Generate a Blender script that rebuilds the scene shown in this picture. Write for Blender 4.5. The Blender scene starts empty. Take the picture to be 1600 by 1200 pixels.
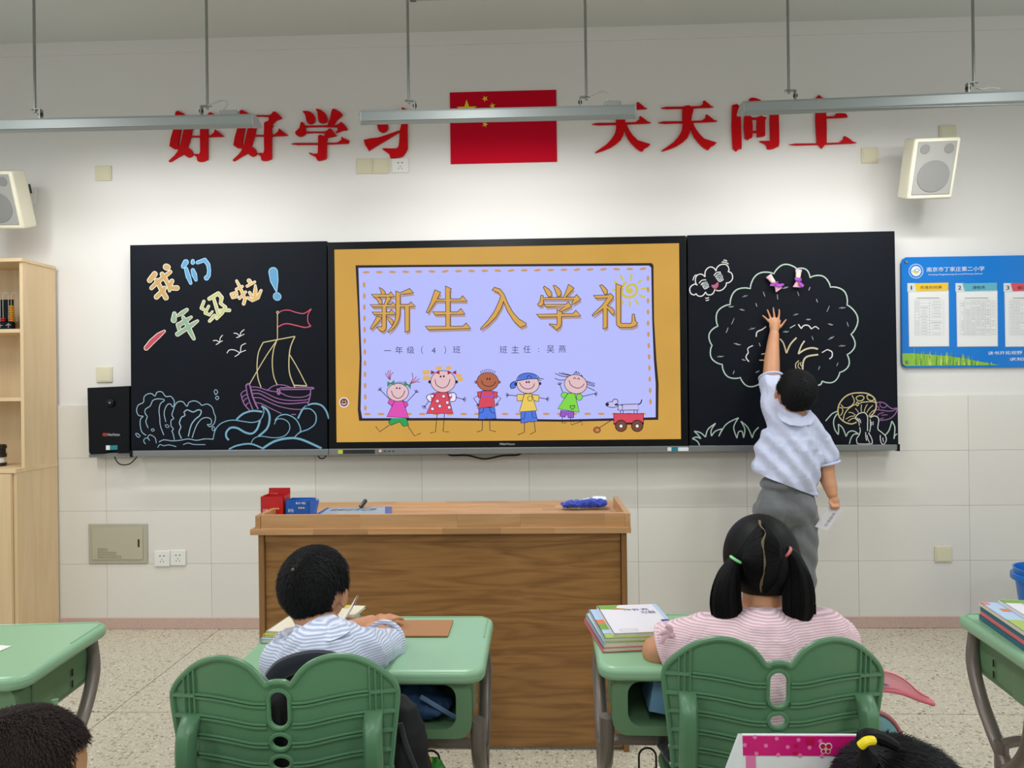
import bpy, bmesh, math, random
import numpy as np
from mathutils import Vector, Matrix, Euler, noise
from mathutils.geometry import delaunay_2d_cdt
SC = bpy.context.scene; COL = SC.collection; PI = math.pi
random.seed(7)

# ------------------------------------------------------------ camera
YAW, PITCH, ROLL, FPX = 0.0322, 0.0015, -0.0122, 1118.74
CAM = np.array([0, 0, 1.354])
_cy, _sy = math.cos(YAW), math.sin(YAW); _cp, _sp = math.cos(PITCH), math.sin(PITCH); _cr, _sr = math.cos(ROLL), math.sin(ROLL)
_f = np.array([-_sy*_cp, _cy*_cp, _sp]); _r = np.array([_cy, _sy, 0.0]); _u = np.cross(_r, _f)
CR = _r*_cr + _u*_sr; CU = -_r*_sr + _u*_cr
def ray(x, y): return _f*FPX + CR*(x-800) - CU*(y-600)
def W(x, y, Y):                      # point of the place that lies at depth Y
    d = ray(x, y); return Vector(CAM + d*(Y/d[1]))
def Z(x, y, z):                      # point of the place that lies at height z
    d = ray(x, y); return Vector(CAM + d*((z-1.354)/d[2]))
cd = bpy.data.cameras.new('camera'); cam = bpy.data.objects.new('camera', cd); COL.objects.link(cam)
mw = Matrix.Identity(4)
for i in range(3):
    mw[i][0] = CR[i]; mw[i][1] = CU[i]; mw[i][2] = -_f[i]; mw[i][3] = CAM[i]
cam.matrix_world = mw
cd.sensor_fit = 'HORIZONTAL'; cd.sensor_width = 36; cd.lens = FPX/1600*36; cd.clip_start = 0.05
SC.camera = cam
# ------------------------------------------------------------ light and exposure
SC.view_settings.view_transform = 'Standard'; SC.view_settings.look = 'None'
SC.view_settings.gamma = 1.0; SC.view_settings.use_curve_mapping = False
SC.view_settings.exposure = 0.0
w = bpy.data.worlds.new('world'); SC.world = w; w.use_nodes = True
w.node_tree.nodes['Background'].inputs[0].default_value = (0.80, 0.92, 1.0, 1)
w.node_tree.nodes['Background'].inputs[1].default_value = 0.7
WIN_POWER = 9; LAMP_POWER = 7.2; ROOM_POWER = 24.5; ROOM_COL = (.97, 1.0, 1.0)
def area(name, loc, rot, sx, sy, power, col=(1, 1, 1), spread=PI, parent=None):
    l = bpy.data.lights.new(name, 'AREA'); l.shape = 'RECTANGLE'; l.size = sx; l.size_y = sy; l.energy = power; l.color = col; l.spread = spread
    o = bpy.data.objects.new(name, l); COL.objects.link(o); o.location = loc; o.rotation_euler = rot
    if parent: o.parent = parent
    return o
# daylight standing in the window openings of the two side walls
for k, yy in enumerate((2.0, -0.2, -2.4)):
    area('window_daylight', (4.36, yy, 1.95), (0, PI/2, 0), 1.7, 1.8, WIN_POWER, (0.93, 0.97, 1.0))
    area('window_daylight', (-3.96, yy, 1.95), (0, -PI/2, 0), 1.7, 1.8, WIN_POWER*0.8, (0.97, 0.98, 1.0))

# ------------------------------------------------------------ materials
def s2l(c):
    c = c/255.0
    return c/12.92 if c <= 0.04045 else ((c+0.055)/1.055)**2.4
def rgb(c): return (s2l(c[0]), s2l(c[1]), s2l(c[2]), 1)
MATS = {}
def mat(name, col, rough=0.5, metal=0.0, noise_s=0, noise_a=0.0, bump=0.0, bump_s=60, emit=0, spec=0.5, alpha=1, rnd=0.0, coat=0, sheen=0):
    if name in MATS: return MATS[name]
    m = bpy.data.materials.new(name); m.use_nodes = True; nt = m.node_tree; b = nt.nodes['Principled BSDF']
    N = nt.nodes.new; L = nt.links.new
    b.inputs['Base Color'].default_value = rgb(col); b.inputs['Roughness'].default_value = rough; b.inputs['Metallic'].default_value = metal
    b.inputs['Specular IOR Level'].default_value = spec
    if coat: b.inputs['Coat Weight'].default_value = coat
    if sheen: b.inputs['Sheen Weight'].default_value = sheen
    if alpha < 1: b.inputs['Alpha'].default_value = alpha
    if emit:
        b.inputs['Specular IOR Level'].default_value = 0.08
        b.inputs['Base Color'].default_value = (0.01, 0.01, 0.01, 1)
        b.inputs['Emission Color'].default_value = rgb(col); b.inputs['Emission Strength'].default_value = emit
    tc = N('ShaderNodeTexCoord')
    if noise_a or rnd:
        mx = N('ShaderNodeHueSaturation'); mx.inputs['Color'].default_value = rgb(col)
        src = None
        if noise_a:
            n = N('ShaderNodeTexNoise'); n.inputs['Scale'].default_value = noise_s or 5; n.inputs['Detail'].default_value = 5
            L(tc.outputs['Object'], n.inputs['Vector'])
            mr = N('ShaderNodeMapRange'); mr.inputs[1].default_value = 0.3; mr.inputs[2].default_value = 0.7
            mr.inputs[3].default_value = 1-noise_a; mr.inputs[4].default_value = 1+noise_a; L(n.outputs[0], mr.inputs[0]); src = mr.outputs[0]
        if rnd:
            oi = N('ShaderNodeObjectInfo'); mr2 = N('ShaderNodeMapRange'); mr2.inputs[3].default_value = 1-rnd; mr2.inputs[4].default_value = 1+rnd
            L(oi.outputs['Random'], mr2.inputs[0])
            if src:
                mm = N('ShaderNodeMath'); mm.operation = 'MULTIPLY'; L(src, mm.inputs[0]); L(mr2.outputs[0], mm.inputs[1]); src = mm.outputs[0]
            else: src = mr2.outputs[0]
        L(src, mx.inputs['Value'])
        L(mx.outputs[0], b.inputs['Emission Color' if emit else 'Base Color'])
    if bump:
        n = N('ShaderNodeTexNoise'); n.inputs['Scale'].default_value = bump_s; n.inputs['Detail'].default_value = 4
        L(tc.outputs['Object'], n.inputs['Vector'])
        bp = N('ShaderNodeBump'); bp.inputs['Strength'].default_value = bump; bp.inputs['Distance'].default_value = 0.002
        L(n.outputs[0], bp.inputs['Height']); L(bp.outputs[0], b.inputs['Normal'])
    MATS[name] = m; return m

def wood(name, light, dark, scale=1.0, axis='X', rough=0.45, rnd=0.0, contrast=1.0):
    m = bpy.data.materials.new(name); m.use_nodes = True; nt = m.node_tree; b = nt.nodes['Principled BSDF']; N = nt.nodes.new; L = nt.links.new
    tc = N('ShaderNodeTexCoord'); mp = N('ShaderNodeMapping')
    s = {'X': (0.55, 5, 5), 'Y': (5, 0.55, 5), 'Z': (5, 5, 0.55)}[axis]
    mp.inputs['Scale'].default_value = [q*scale for q in s]; L(tc.outputs['Object'], mp.inputs[0])
    oi = N('ShaderNodeObjectInfo'); L(tc.outputs['Object'], mp.inputs[0])
    if rnd:
        va = N('ShaderNodeVectorMath'); va.operation = 'ADD'; sc = N('ShaderNodeVectorMath'); sc.operation = 'SCALE'
        cb = N('ShaderNodeCombineXYZ'); L(oi.outputs['Random'], cb.inputs[0]); L(oi.outputs['Random'], cb.inputs[2]); L(cb.outputs[0], sc.inputs[0]); sc.inputs['Scale'].default_value = 37
        L(mp.outputs[0], va.inputs[0]); L(sc.outputs[0], va.inputs[1]); src = va.outputs[0]
    else: src = mp.outputs[0]
    n1 = N('ShaderNodeTexNoise'); n1.inputs['Scale'].default_value = 1.3; n1.inputs['Detail'].default_value = 3; n1.inputs['Distortion'].default_value = 0.4; L(src, n1.inputs['Vector'])
    mu = N('ShaderNodeMath'); mu.operation = 'MULTIPLY'; mu.inputs[1].default_value = 9; L(n1.outputs[0], mu.inputs[0])
    sn = N('ShaderNodeMath'); sn.operation = 'PINGPONG'; sn.inputs[1].default_value = 1; L(mu.outputs[0], sn.inputs[0])
    mp2 = N('ShaderNodeMapping'); s2 = {'X': (3, 90, 90), 'Y': (90, 3, 90), 'Z': (90, 90, 3)}[axis]; mp2.inputs['Scale'].default_value = s2; L(tc.outputs['Object'], mp2.inputs[0])
    n2 = N('ShaderNodeTexNoise'); n2.inputs['Scale'].default_value = 1.0; n2.inputs['Detail'].default_value = 2; L(mp2.outputs[0], n2.inputs['Vector'])
    ad = N('ShaderNodeMath'); ad.operation = 'ADD'
    m1 = N('ShaderNodeMath'); m1.operation = 'MULTIPLY'; m1.inputs[1].default_value = 0.5*contrast; L(sn.outputs[0], m1.inputs[0])
    m2 = N('ShaderNodeMath'); m2.operation = 'MULTIPLY'; m2.inputs[1].default_value = 0.6*contrast; L(n2.outputs[0], m2.inputs[0])
    L(m1.outputs[0], ad.inputs[0]); L(m2.outputs[0], ad.inputs[1])
    cr = N('ShaderNodeMix'); cr.data_type = 'RGBA'; cr.inputs['A'].default_value = rgb(light); cr.inputs['B'].default_value = rgb(dark); L(ad.outputs[0], cr.inputs['Factor'])
    out = cr.outputs['Result']
    if rnd:
        hs = N('ShaderNodeHueSaturation'); mr = N('ShaderNodeMapRange'); mr.inputs[3].default_value = 1-rnd; mr.inputs[4].default_value = 1+rnd
        L(oi.outputs['Random'], mr.inputs[0]); L(mr.outputs[0], hs.inputs['Value']); L(out, hs.inputs['Color']); out = hs.outputs[0]
    L(out, b.inputs['Base Color']); b.inputs['Roughness'].default_value = rough
    MATS[name] = m; return m

def terrazzo():
    m = bpy.data.materials.new('terrazzo'); m.use_nodes = True; nt = m.node_tree; b = nt.nodes['Principled BSDF']; N = nt.nodes.new; L = nt.links.new
    tc = N('ShaderNodeTexCoord'); base = N('ShaderNodeRGB'); base.outputs[0].default_value = rgb((196, 188, 168)); cur = base.outputs[0]
    for sc_, th, col in ((55, 0.30, (150, 138, 112)), (80, 0.26, (226, 222, 208)), (120, 0.24, (118, 110, 92)), (42, 0.165, (62, 58, 50)), (90, 0.15, (70, 60, 50))):
        v = N('ShaderNodeTexVoronoi'); v.inputs['Scale'].default_value = sc_; v.inputs['Randomness'].default_value = 1; 
        nz = N('ShaderNodeTexNoise'); nz.inputs['Scale'].default_value = sc_*1.6; L(tc.outputs['Object'], nz.inputs['Vector'])
        mxv = N('ShaderNodeMix'); mxv.data_type = 'VECTOR'; mxv.inputs['Factor'].default_value = 0.012; L(tc.outputs['Object'], mxv.inputs['A']); L(nz.outputs['Color'], mxv.inputs['B'])
        L(mxv.outputs['Result'], v.inputs['Vector'])
        sp = N('ShaderNodeSeparateColor'); L(v.outputs['Color'], sp.inputs[0])
        dv = N('ShaderNodeMath'); dv.operation = 'SUBTRACT'; L(v.outputs['Distance'], dv.inputs[0])
        mm = N('ShaderNodeMath'); mm.operation = 'MULTIPLY'; mm.inputs[1].default_value = th*1.6; L(sp.outputs[0], mm.inputs[0]); L(mm.outputs[0], dv.inputs[1])
        mr = N('ShaderNodeMapRange'); mr.inputs[1].default_value = 0.0; mr.inputs[2].default_value = -0.06; mr.inputs[3].default_value = 0; mr.inputs[4].default_value = 0.85; L(dv.outputs[0], mr.inputs[0])
        mx = N('ShaderNodeMix'); mx.data_type = 'RGBA'; L(mr.outputs[0], mx.inputs['Factor']); L(cur, mx.inputs['A']); mx.inputs['B'].default_value = rgb(col); cur = mx.outputs['Result']
    L(cur, b.inputs['Base Color']); b.inputs['Roughness'].default_value = 0.32; MATS['terrazzo'] = m; return m

def cloth(name, c1, c2, period=0.004, axis='DIAGONAL', rough=0.85):
    m = bpy.data.materials.new(name); m.use_nodes = True; nt = m.node_tree; b = nt.nodes['Principled BSDF']; N = nt.nodes.new; L = nt.links.new
    tc = N('ShaderNodeTexCoord'); wv = N('ShaderNodeTexWave'); wv.wave_type = 'BANDS'; wv.bands_direction = axis
    wv.inputs['Scale'].default_value = 2*PI/(20*period); wv.inputs['Distortion'].default_value = 0.9; wv.inputs['Detail'].default_value = 1; wv.inputs['Detail Scale'].default_value = 0.3
    L(tc.outputs['Object'], wv.inputs['Vector'])
    mx = N('ShaderNodeMix'); mx.data_type = 'RGBA'; mx.inputs['A'].default_value = rgb(c1); mx.inputs['B'].default_value = rgb(c2); L(wv.outputs[1], mx.inputs['Factor'])
    L(mx.outputs['Result'], b.inputs['Base Color']); b.inputs['Roughness'].default_value = rough; b.inputs['Sheen Weight'].default_value = 0.2
    n = N('ShaderNodeTexNoise'); n.inputs['Scale'].default_value = 18; n.inputs['Detail'].default_value = 4; n.inputs['Distortion'].default_value = 1.0; L(tc.outputs['Object'], n.inputs['Vector'])
    bp = N('ShaderNodeBump'); bp.inputs['Strength'].default_value = 0.5; bp.inputs['Distance'].default_value = 0.01; L(n.outputs[0], bp.inputs['Height']); L(bp.outputs[0], b.inputs['Normal'])
    MATS[name] = m; return m

# ------------------------------------------------------------ object helpers
def wloc(o):
    v = Vector((0, 0, 0))
    while o: v += o.location; o = o.parent
    return v
def thing(name, label, cat, loc=(0, 0, 0), rotz=0, group=None):
    o = bpy.data.objects.new(name, None); COL.objects.link(o); o.empty_display_size = 0.05
    o.location = loc; o.rotation_euler = (0, 0, rotz); o['label'] = label; o['category'] = cat
    if group: o['group'] = group
    return o
def tag(o, label, cat, group=None):
    o['label'] = label; o['category'] = cat
    if group: o['group'] = group
    return o
def struct(o): o['kind'] = 'structure'; return o
def copy_tree(o, parent=None):
    c = o.copy(); COL.objects.link(c)
    if parent: c.parent = parent
    for ch in [x for x in bpy.data.objects if x.parent == o]: copy_tree(ch, c)
    return c
def dup(root, loc, rotz, label, group=None):
    c = copy_tree(root); c.location = loc; c.rotation_euler = (0, 0, rotz); c['label'] = label
    if group: c['group'] = group
    return c
def catmull(pts, n=6, closed=False):
    P = [Vector(p) for p in pts]; out = []; m = len(P)
    if m < 3: return P
    rng = range(m if closed else m-1)
    for i in rng:
        if closed: p0, p1, p2, p3 = P[(i-1) % m], P[i], P[(i+1) % m], P[(i+2) % m]
        else: p0, p1, p2, p3 = P[max(i-1, 0)], P[i], P[i+1], P[min(i+2, m-1)]
        for k in range(n):
            t = k/n; out.append(0.5*((2*p1)+(p2-p0)*t+(2*p0-5*p1+4*p2-p3)*t*t+(3*p1-p0-3*p2+p3)*t**3))
    if not closed: out.append(P[-1])
    return out
def inpoly(x, y, poly):
    c = False; n = len(poly); j = n-1
    for i in range(n):
        xi, yi = poly[i][0], poly[i][1]; xj, yj = poly[j][0], poly[j][1]
        if (yi > y) != (yj > y) and x < (xj-xi)*(y-yi)/(yj-yi)+xi: c = not c
        j = i
    return c
class MB:
    def __init__(s): s.v = []; s.f = []; s.m = []; s.k = None
    def add(s, vs, fs):
        o = len(s.v); s.v += [tuple(p) for p in vs]
        for f in fs: s.f.append(tuple(o+i for i in f)); s.m.append(s.k)
        return s
    def use(s, k): s.k = k; return s
    def box(s, x0, x1, y0, y1, z0, z1):
        return s.add([(x0, y0, z0), (x1, y0, z0), (x1, y1, z0), (x0, y1, z0), (x0, y0, z1), (x1, y0, z1), (x1, y1, z1), (x0, y1, z1)],
                     [(0, 3, 2, 1), (4, 5, 6, 7), (0, 1, 5, 4), (1, 2, 6, 5), (2, 3, 7, 6), (3, 0, 4, 7)])
    def obox(s, c, ax, ay, az):      # centre and half-axis vectors
        c = Vector(c); ax = Vector(ax); ay = Vector(ay); az = Vector(az)
        vs = [c-ax-ay-az, c+ax-ay-az, c+ax+ay-az, c-ax+ay-az, c-ax-ay+az, c+ax-ay+az, c+ax+ay+az, c-ax+ay+az]
        return s.add(vs, [(0, 3, 2, 1), (4, 5, 6, 7), (0, 1, 5, 4), (1, 2, 6, 5), (2, 3, 7, 6), (3, 0, 4, 7)])
    def tube(s, pts, r, seg=8, closed=False, flat=1.0):
        P = [Vector(p) for p in pts]; n = len(P); R = r if isinstance(r, (list, tuple)) else [r]*n
        rings = []; up = None
        for i in range(n):
            a = P[(i-1) % n] if (closed or i > 0) else P[i]; b = P[(i+1) % n] if (closed or i < n-1) else P[i]
            t = (b-a); t = t.normalized() if t.length > 1e-9 else Vector((0, 0, 1))
            if up is None:
                up = Vector((0, 1, 0)) if abs(t.y) < 0.9 else Vector((1, 0, 0))
            side = t.cross(up)
            if side.length < 1e-6: side = t.orthogonal()
            side.normalize(); up = side.cross(t).normalized()
            rings.append([P[i]+(side*math.cos(2*PI*k/seg)+up*math.sin(2*PI*k/seg)*flat)*R[i] for k in range(seg)])
        vs = [q for ring in rings for q in ring]; fs = []
        for i in range(n if closed else n-1):
            j = (i+1) % n
            for k in range(seg): fs.append((i*seg+k, i*seg+(k+1) % seg, j*seg+(k+1) % seg, j*seg+k))
        if not closed: fs.append(tuple(range(seg-1, -1, -1))); fs.append(tuple((n-1)*seg+k for k in range(seg)))
        return s.add(vs, fs)
    def lathe(s, prof, c, axis=(0, 0, 1), seg=20):   # prof: [(r, h)] along the axis
        ax = Vector(axis).normalized(); a = ax.orthogonal().normalized(); b = ax.cross(a); c = Vector(c); vs = []; fs = []
        for r, h in prof:
            for k in range(seg): vs.append(c+ax*h+(a*math.cos(2*PI*k/seg)+b*math.sin(2*PI*k/seg))*r)
        for i in range(len(prof)-1):
            for k in range(seg): fs.append((i*seg+k, i*seg+(k+1) % seg, (i+1)*seg+(k+1) % seg, (i+1)*seg+k))
        fs.append(tuple(range(seg-1, -1, -1))); fs.append(tuple((len(prof)-1)*seg+k for k in range(seg)))
        return s.add(vs, fs)
    def ell(s, c, r, rot=None, seg=20, rings=12):
        c = Vector(c); r = (r, r, r) if isinstance(r, (int, float)) else r; vs = [Vector((0, 0, r[2]))]; fs = []
        for i in range(1, rings):
            th = PI*i/rings
            for k in range(seg): vs.append(Vector((r[0]*math.sin(th)*math.cos(2*PI*k/seg), r[1]*math.sin(th)*math.sin(2*PI*k/seg), r[2]*math.cos(th))))
        vs.append(Vector((0, 0, -r[2])))
        for k in range(seg): fs.append((0, 1+k, 1+(k+1) % seg))
        for i in range(rings-2):
            for k in range(seg): a = 1+i*seg+k; b = 1+i*seg+(k+1) % seg; fs.append((a, a+seg, b+seg, b))
        l = len(vs)-1
        for k in range(seg): fs.append((l, l-seg+(k+1) % seg, l-seg+k))
        if rot: vs = [rot @ v for v in vs]
        return s.add([c+v for v in vs], fs)
    def cap(s, a, b, ra, rb, seg=14):     # tapered capsule
        a = Vector(a); b = Vector(b)
        s.ell(a, ra, seg=seg, rings=8); s.ell(b, rb, seg=seg, rings=8)
        d = b-a
        if d.length > 1e-5: s.lathe([(ra*.998, 0), (rb*.998, d.length)], a, d, seg)
        return s
    def chain(s, pr):
        for (a, ra), (b, rb) in zip(pr[:-1], pr[1:]): s.cap(a, b, ra, rb)
        return s
    def prism(s, poly, y0, y1, f=None):    # polygon in (x, z), or any map f(p, t) t=0 front 1 back
        P = [tuple(p) for p in poly]; n = len(P)
        ar = sum(P[i][0]*P[(i+1) % n][1]-P[(i+1) % n][0]*P[i][1] for i in range(n))
        if ar < 0: P = P[::-1]
        g = f or (lambda p, t: (p[0], y0 if t == 0 else y1, p[1]))
        vs = [g(p, 0) for p in P]+[g(p, 1) for p in P]
        fs = [tuple(range(n)), tuple(range(2*n-1, n-1, -1))]+[(i, i+n, (i+1) % n+n, (i+1) % n) for i in range(n)]
        return s.add(vs, fs)
    def flat(s, pts, y=None):              # single n-gon
        return s.add([(p[0], y, p[1]) if y is not None else p for p in pts], [tuple(range(len(pts)))])
    def ribbon(s, pts, w, y, taper=False):        # in the x-z plane
        P = [Vector((p[0], p[1])) for p in pts]; n = len(P); vs = []
        for i in range(n):
            t = P[min(i+1, n-1)]-P[max(i-1, 0)]
            t = t.normalized() if t.length > 1e-9 else Vector((1, 0)); q = Vector((-t.y, t.x))*w/2
            if taper: q = q*(0.35+0.65*math.sin(PI*(i+0.3)/(n-0.4)))
            vs += [(P[i].x+q.x, y, P[i].y+q.y), (P[i].x-q.x, y, P[i].y-q.y)]
        return s.add(vs, [(2*i, 2*i+1, 2*i+3, 2*i+2) for i in range(n-1)])
    def build(s, name, mats=None, parent=None, smooth=35, bevel=0, local=False, seg=2, label=None):
        me = bpy.data.meshes.new(name); V = [Vector(v) for v in s.v]
        loc = Vector((0, 0, 0))
        if not local:
            if parent: off = wloc(parent); V = [v-off for v in V]
            else:
                a = np.array([tuple(v) for v in V]); lo = a.min(0); hi = a.max(0)
                loc = Vector(((lo[0]+hi[0])/2, (lo[1]+hi[1])/2, lo[2])); V = [v-loc for v in V]
        me.from_pydata([tuple(v) for v in V], [], s.f)
        if mats is not None and not isinstance(mats, (list, tuple)): me.materials.append(mats)
        else:
            keys = []
            for k in s.m:
                if k not in keys: keys.append(k)
            for k in keys: me.materials.append(MATS[k])
            me.polygons.foreach_set('material_index', [keys.index(k) for k in s.m])
        if smooth:
            me.polygons.foreach_set('use_smooth', [True]*len(me.polygons)); me.update()
            me.set_sharp_from_angle(angle=math.radians(smooth))
        o = bpy.data.objects.new(name, me); COL.objects.link(o); o.location = loc
        if parent: o.parent = parent
        if label: o['label'] = label
        if bevel:
            b = o.modifiers.new('b', 'BEVEL'); b.width = bevel; b.segments = seg; b.limit_method = 'ANGLE'; b.angle_limit = math.radians(40)
        return o
def plate(outline, holes, sp, thick, warp, edge_n=0):
    """thin plate cut from an outline with holes, bent by warp(u, v, w)"""
    loops = [outline]+holes; verts = []; edges = []
    for lp in loops:
        o = len(verts); verts += [Vector((p[0], p[1])) for p in lp]; n = len(lp); edges += [(o+i, o+(i+1) % n) for i in range(n)]
    xs = [p[0] for p in outline]; ys = [p[1] for p in outline]; x = min(xs)+sp/2
    while x < max(xs):
        y = min(ys)+sp/2
        while y < max(ys):
            if inpoly(x, y, outline) and not any(inpoly(x, y, h) for h in holes):
                if min((Vector((x, y))-q).length for q in verts[:sum(map(len, loops))]) > sp*0.4: verts.append(Vector((x, y)))
            y += sp
        x += sp
    v, e, f = delaunay_2d_cdt(verts, edges, [], 0, 1e-6)[:3]
    F = []
    for t in f:
        cx = sum(v[i].x for i in t)/len(t); cy = sum(v[i].y for i in t)/len(t)
        if inpoly(cx, cy, outline) and not any(inpoly(cx, cy, h) for h in holes): F.append(tuple(t))
    n = len(v); vs = [warp(p.x, p.y, 0) for p in v]+[warp(p.x, p.y, thick) for p in v]
    fs = [t for t in F]+[tuple(i+n for i in reversed(t)) for t in F]
    cnt = {}
    for t in F:
        for a, b in zip(t, t[1:]+t[:1]): cnt[(a, b)] = 1
    for (a, b) in list(cnt):
        if (b, a) not in cnt: fs.append((b, a, a+n, b+n))
    return vs, fs
_txt = {}
def textmesh(body):
    if body in _txt: return _txt[body]
    c = bpy.data.curves.new('t', 'FONT'); c.body = body; c.resolution_u = 3; c.align_x = 'CENTER'
    o = bpy.data.objects.new('t', c); COL.objects.link(o); bpy.context.view_layer.update()
    m = bpy.data.meshes.new_from_object(o.evaluated_get(bpy.context.evaluated_depsgraph_get()))
    vs = [(v.co.x, v.co.y) for v in m.vertices]; fs = [tuple(p.vertices) for p in m.polygons]
    bpy.data.objects.remove(o); bpy.data.curves.remove(c); bpy.data.meshes.remove(m)
    if vs:
        x0 = min(v[0] for v in vs); x1 = max(v[0] for v in vs); y0 = min(v[1] for v in vs); y1 = max(v[1] for v in vs)
        vs = [((v[0]-x0)/(x1-x0), (v[1]-y0)/max(y1-y0, .01)) for v in vs]
    _txt[body] = (vs, fs); return _txt[body]
def text(mb, body, f):                  # f(u, v) -> 3-D point, u and v in 0..1
    vs, fs = textmesh(body); mb.add([f(u, v) for u, v in vs], fs)
def T(x0, y0, s): return lambda pts: [(x0+p[0]/s, y0+p[1]/s) for p in pts]
def onW(pts, Y): return [(lambda q: (q.x, q.z))(W(p[0], p[1], Y)) for p in pts]
def remeshed(name, mb, voxel, m, parent=None, smooth_it=4, wrinkle=0, wscale=9, disp=None, local=False):
    me = bpy.data.meshes.new('tmp'); me.from_pydata(mb.v, [], mb.f); o = bpy.data.objects.new('tmp', me); COL.objects.link(o)
    r = o.modifiers.new('r', 'REMESH'); r.mode = 'VOXEL'; r.voxel_size = voxel; r.use_smooth_shade = True
    s = o.modifiers.new('s', 'SMOOTH'); s.factor = 0.5; s.iterations = smooth_it
    bpy.context.view_layer.update()
    e = o.evaluated_get(bpy.context.evaluated_depsgraph_get()); out = bpy.data.meshes.new_from_object(e)
    bpy.data.objects.remove(o); bpy.data.meshes.remove(me)
    n = len(out.vertices)
    if wrinkle or disp:
        out.update(); nor = [v.normal.copy() for v in out.vertices]
        for v, q in zip(out.vertices, nor):
            p = v.co; d = 0
            if wrinkle:
                a = noise.noise(Vector((p.x*wscale, p.y*wscale, p.z*wscale*0.6)))
                b = noise.noise(Vector((p.x*wscale*2.3+7, p.y*wscale*2.3, p.z*wscale*1.1)))
                d = wrinkle*((1-abs(a)*3)+0.5*(1-abs(b)*3)-0.6)
            if disp: d += disp(p)
            v.co = p+q*d
    off = wloc(parent) if parent else Vector((0, 0, 0)); loc = Vector((0, 0, 0))
    if not parent:
        a = np.array([tuple(v.co) for v in out.vertices]); lo = a.min(0); hi = a.max(0); loc = Vector(((lo[0]+hi[0])/2, (lo[1]+hi[1])/2, lo[2])); off = loc
    for v in out.vertices: v.co = v.co-off
    out.name = name; out.materials.clear(); out.materials.append(m)
    out.polygons.foreach_set('use_smooth', [True]*len(out.polygons)); out.update()
    ob = bpy.data.objects.new(name, out); COL.objects.link(ob); ob.location = loc
    if parent: ob.parent = parent
    return ob

def cut(o, co, no, cen=None, rad=None):      # trim a garment along a plane, near a point only if asked
    off = wloc(o.parent)+o.location if o.parent else o.location
    bm = bmesh.new(); bm.from_mesh(o.data); co = Vector(co)-off
    if cen is not None:
        cen = Vector(cen)-off; fs = [f for f in bm.faces if (f.calc_center_median()-cen).length < rad]
        g = set(fs)
        for f in fs: g.update(f.edges); g.update(f.verts)
        g = list(g)
    else: g = bm.faces[:]+bm.edges[:]+bm.verts[:]
    r = bmesh.ops.bisect_plane(bm, geom=g, plane_co=co, plane_no=Vector(no).normalized(), clear_outer=False)
    n = Vector(no).normalized(); kill = [f for f in bm.faces if (f.calc_center_median()-co).dot(n) > 1e-5 and (cen is None or (f.calc_center_median()-cen).length < rad*1.02)]
    bmesh.ops.delete(bm, geom=kill, context='FACES'); bm.to_mesh(o.data); bm.free()
def hemmed(o, t=.004):
    m = o.modifiers.new('s', 'SOLIDIFY'); m.thickness = t; m.offset = -1
# ------------------------------------------------------------ palette
mat('wall_paint', (224, 222, 219), 0.85, bump=0.15, bump_s=250)
mat('ceiling_paint', (206, 210, 206), 0.9, bump=0.1, bump_s=200)
mat('tile', (220, 217, 210), 0.22, noise_s=2, noise_a=0.015, rnd=0.015)
mat('grout', (176, 174, 166), 0.8)
mat('skirting', (196, 168, 158), 0.35, noise_s=160, noise_a=0.12)
terrazzo(); mat('joint_strip', (112, 106, 92), 0.5)
mat('slogan_red', (200, 0, 14), 0.4, spec=.15)
mat('flag_red', (196, 0, 36), 0.6, spec=.1, noise_s=1.2, noise_a=0.04); mat('flag_yellow', (226, 200, 30), 0.5)
mat('cream_plastic', (214, 208, 180), 0.4); mat('white_plastic', (226, 226, 222), 0.35); mat('hole', (18, 18, 18), 0.6)
mat('lamp_alu', (142, 148, 147), 0.45, metal=0.2); mat('lamp_light', (150, 154, 152), 0.4, metal=0.1); mat('steel', (140, 142, 138), 0.35, metal=0.8); mat('dark_metal', (60, 62, 60), 0.4, metal=0.7)
mat('rod', (142, 146, 140), 0.4, metal=0.4); mat('cable_grey', (176, 178, 172), 0.5); mat('black_plastic', (9, 11, 15), 0.45, spec=.15); mat('cable_black', (14, 14, 14), 0.5)
mat('speaker_shell', (226, 222, 200), 0.45); mat('speaker_grille', (158, 158, 154), 0.7, bump=0.3, bump_s=900); mat('speaker_cone', (132, 132, 130), 0.7, bump=0.3, bump_s=900)
mat('slate', (16, 20, 28), 0.5, noise_s=3, noise_a=0.12, spec=0.1); mat('bezel', (6, 8, 12), 0.3, spec=.25); mat('tray', (126, 130, 130), 0.4, metal=0.5)
mat('sticker_teal', (20, 120, 140), 0.5); mat('sticker_white', (220, 225, 228), 0.5); mat('sticker_yellow', (190, 190, 60), 0.5); mat('logo_red', (150, 30, 36), 0.5); mat('logo_white', (190, 196, 200), 0.5)
mat('panel_metal', (178, 173, 152), 0.45); mat('panel_frame', (172, 168, 150), 0.45)
# ================================================================= the setting
WY = 4.0; CEIL = 3.339; XL, XR, YB = -3.95, 4.35, -4.6
mb = MB().box(XL, XR, WY, WY+0.2, -0.1, CEIL+0.1)
wall = struct(mb.build('wall_front', MATS['wall_paint'], smooth=0))
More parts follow.
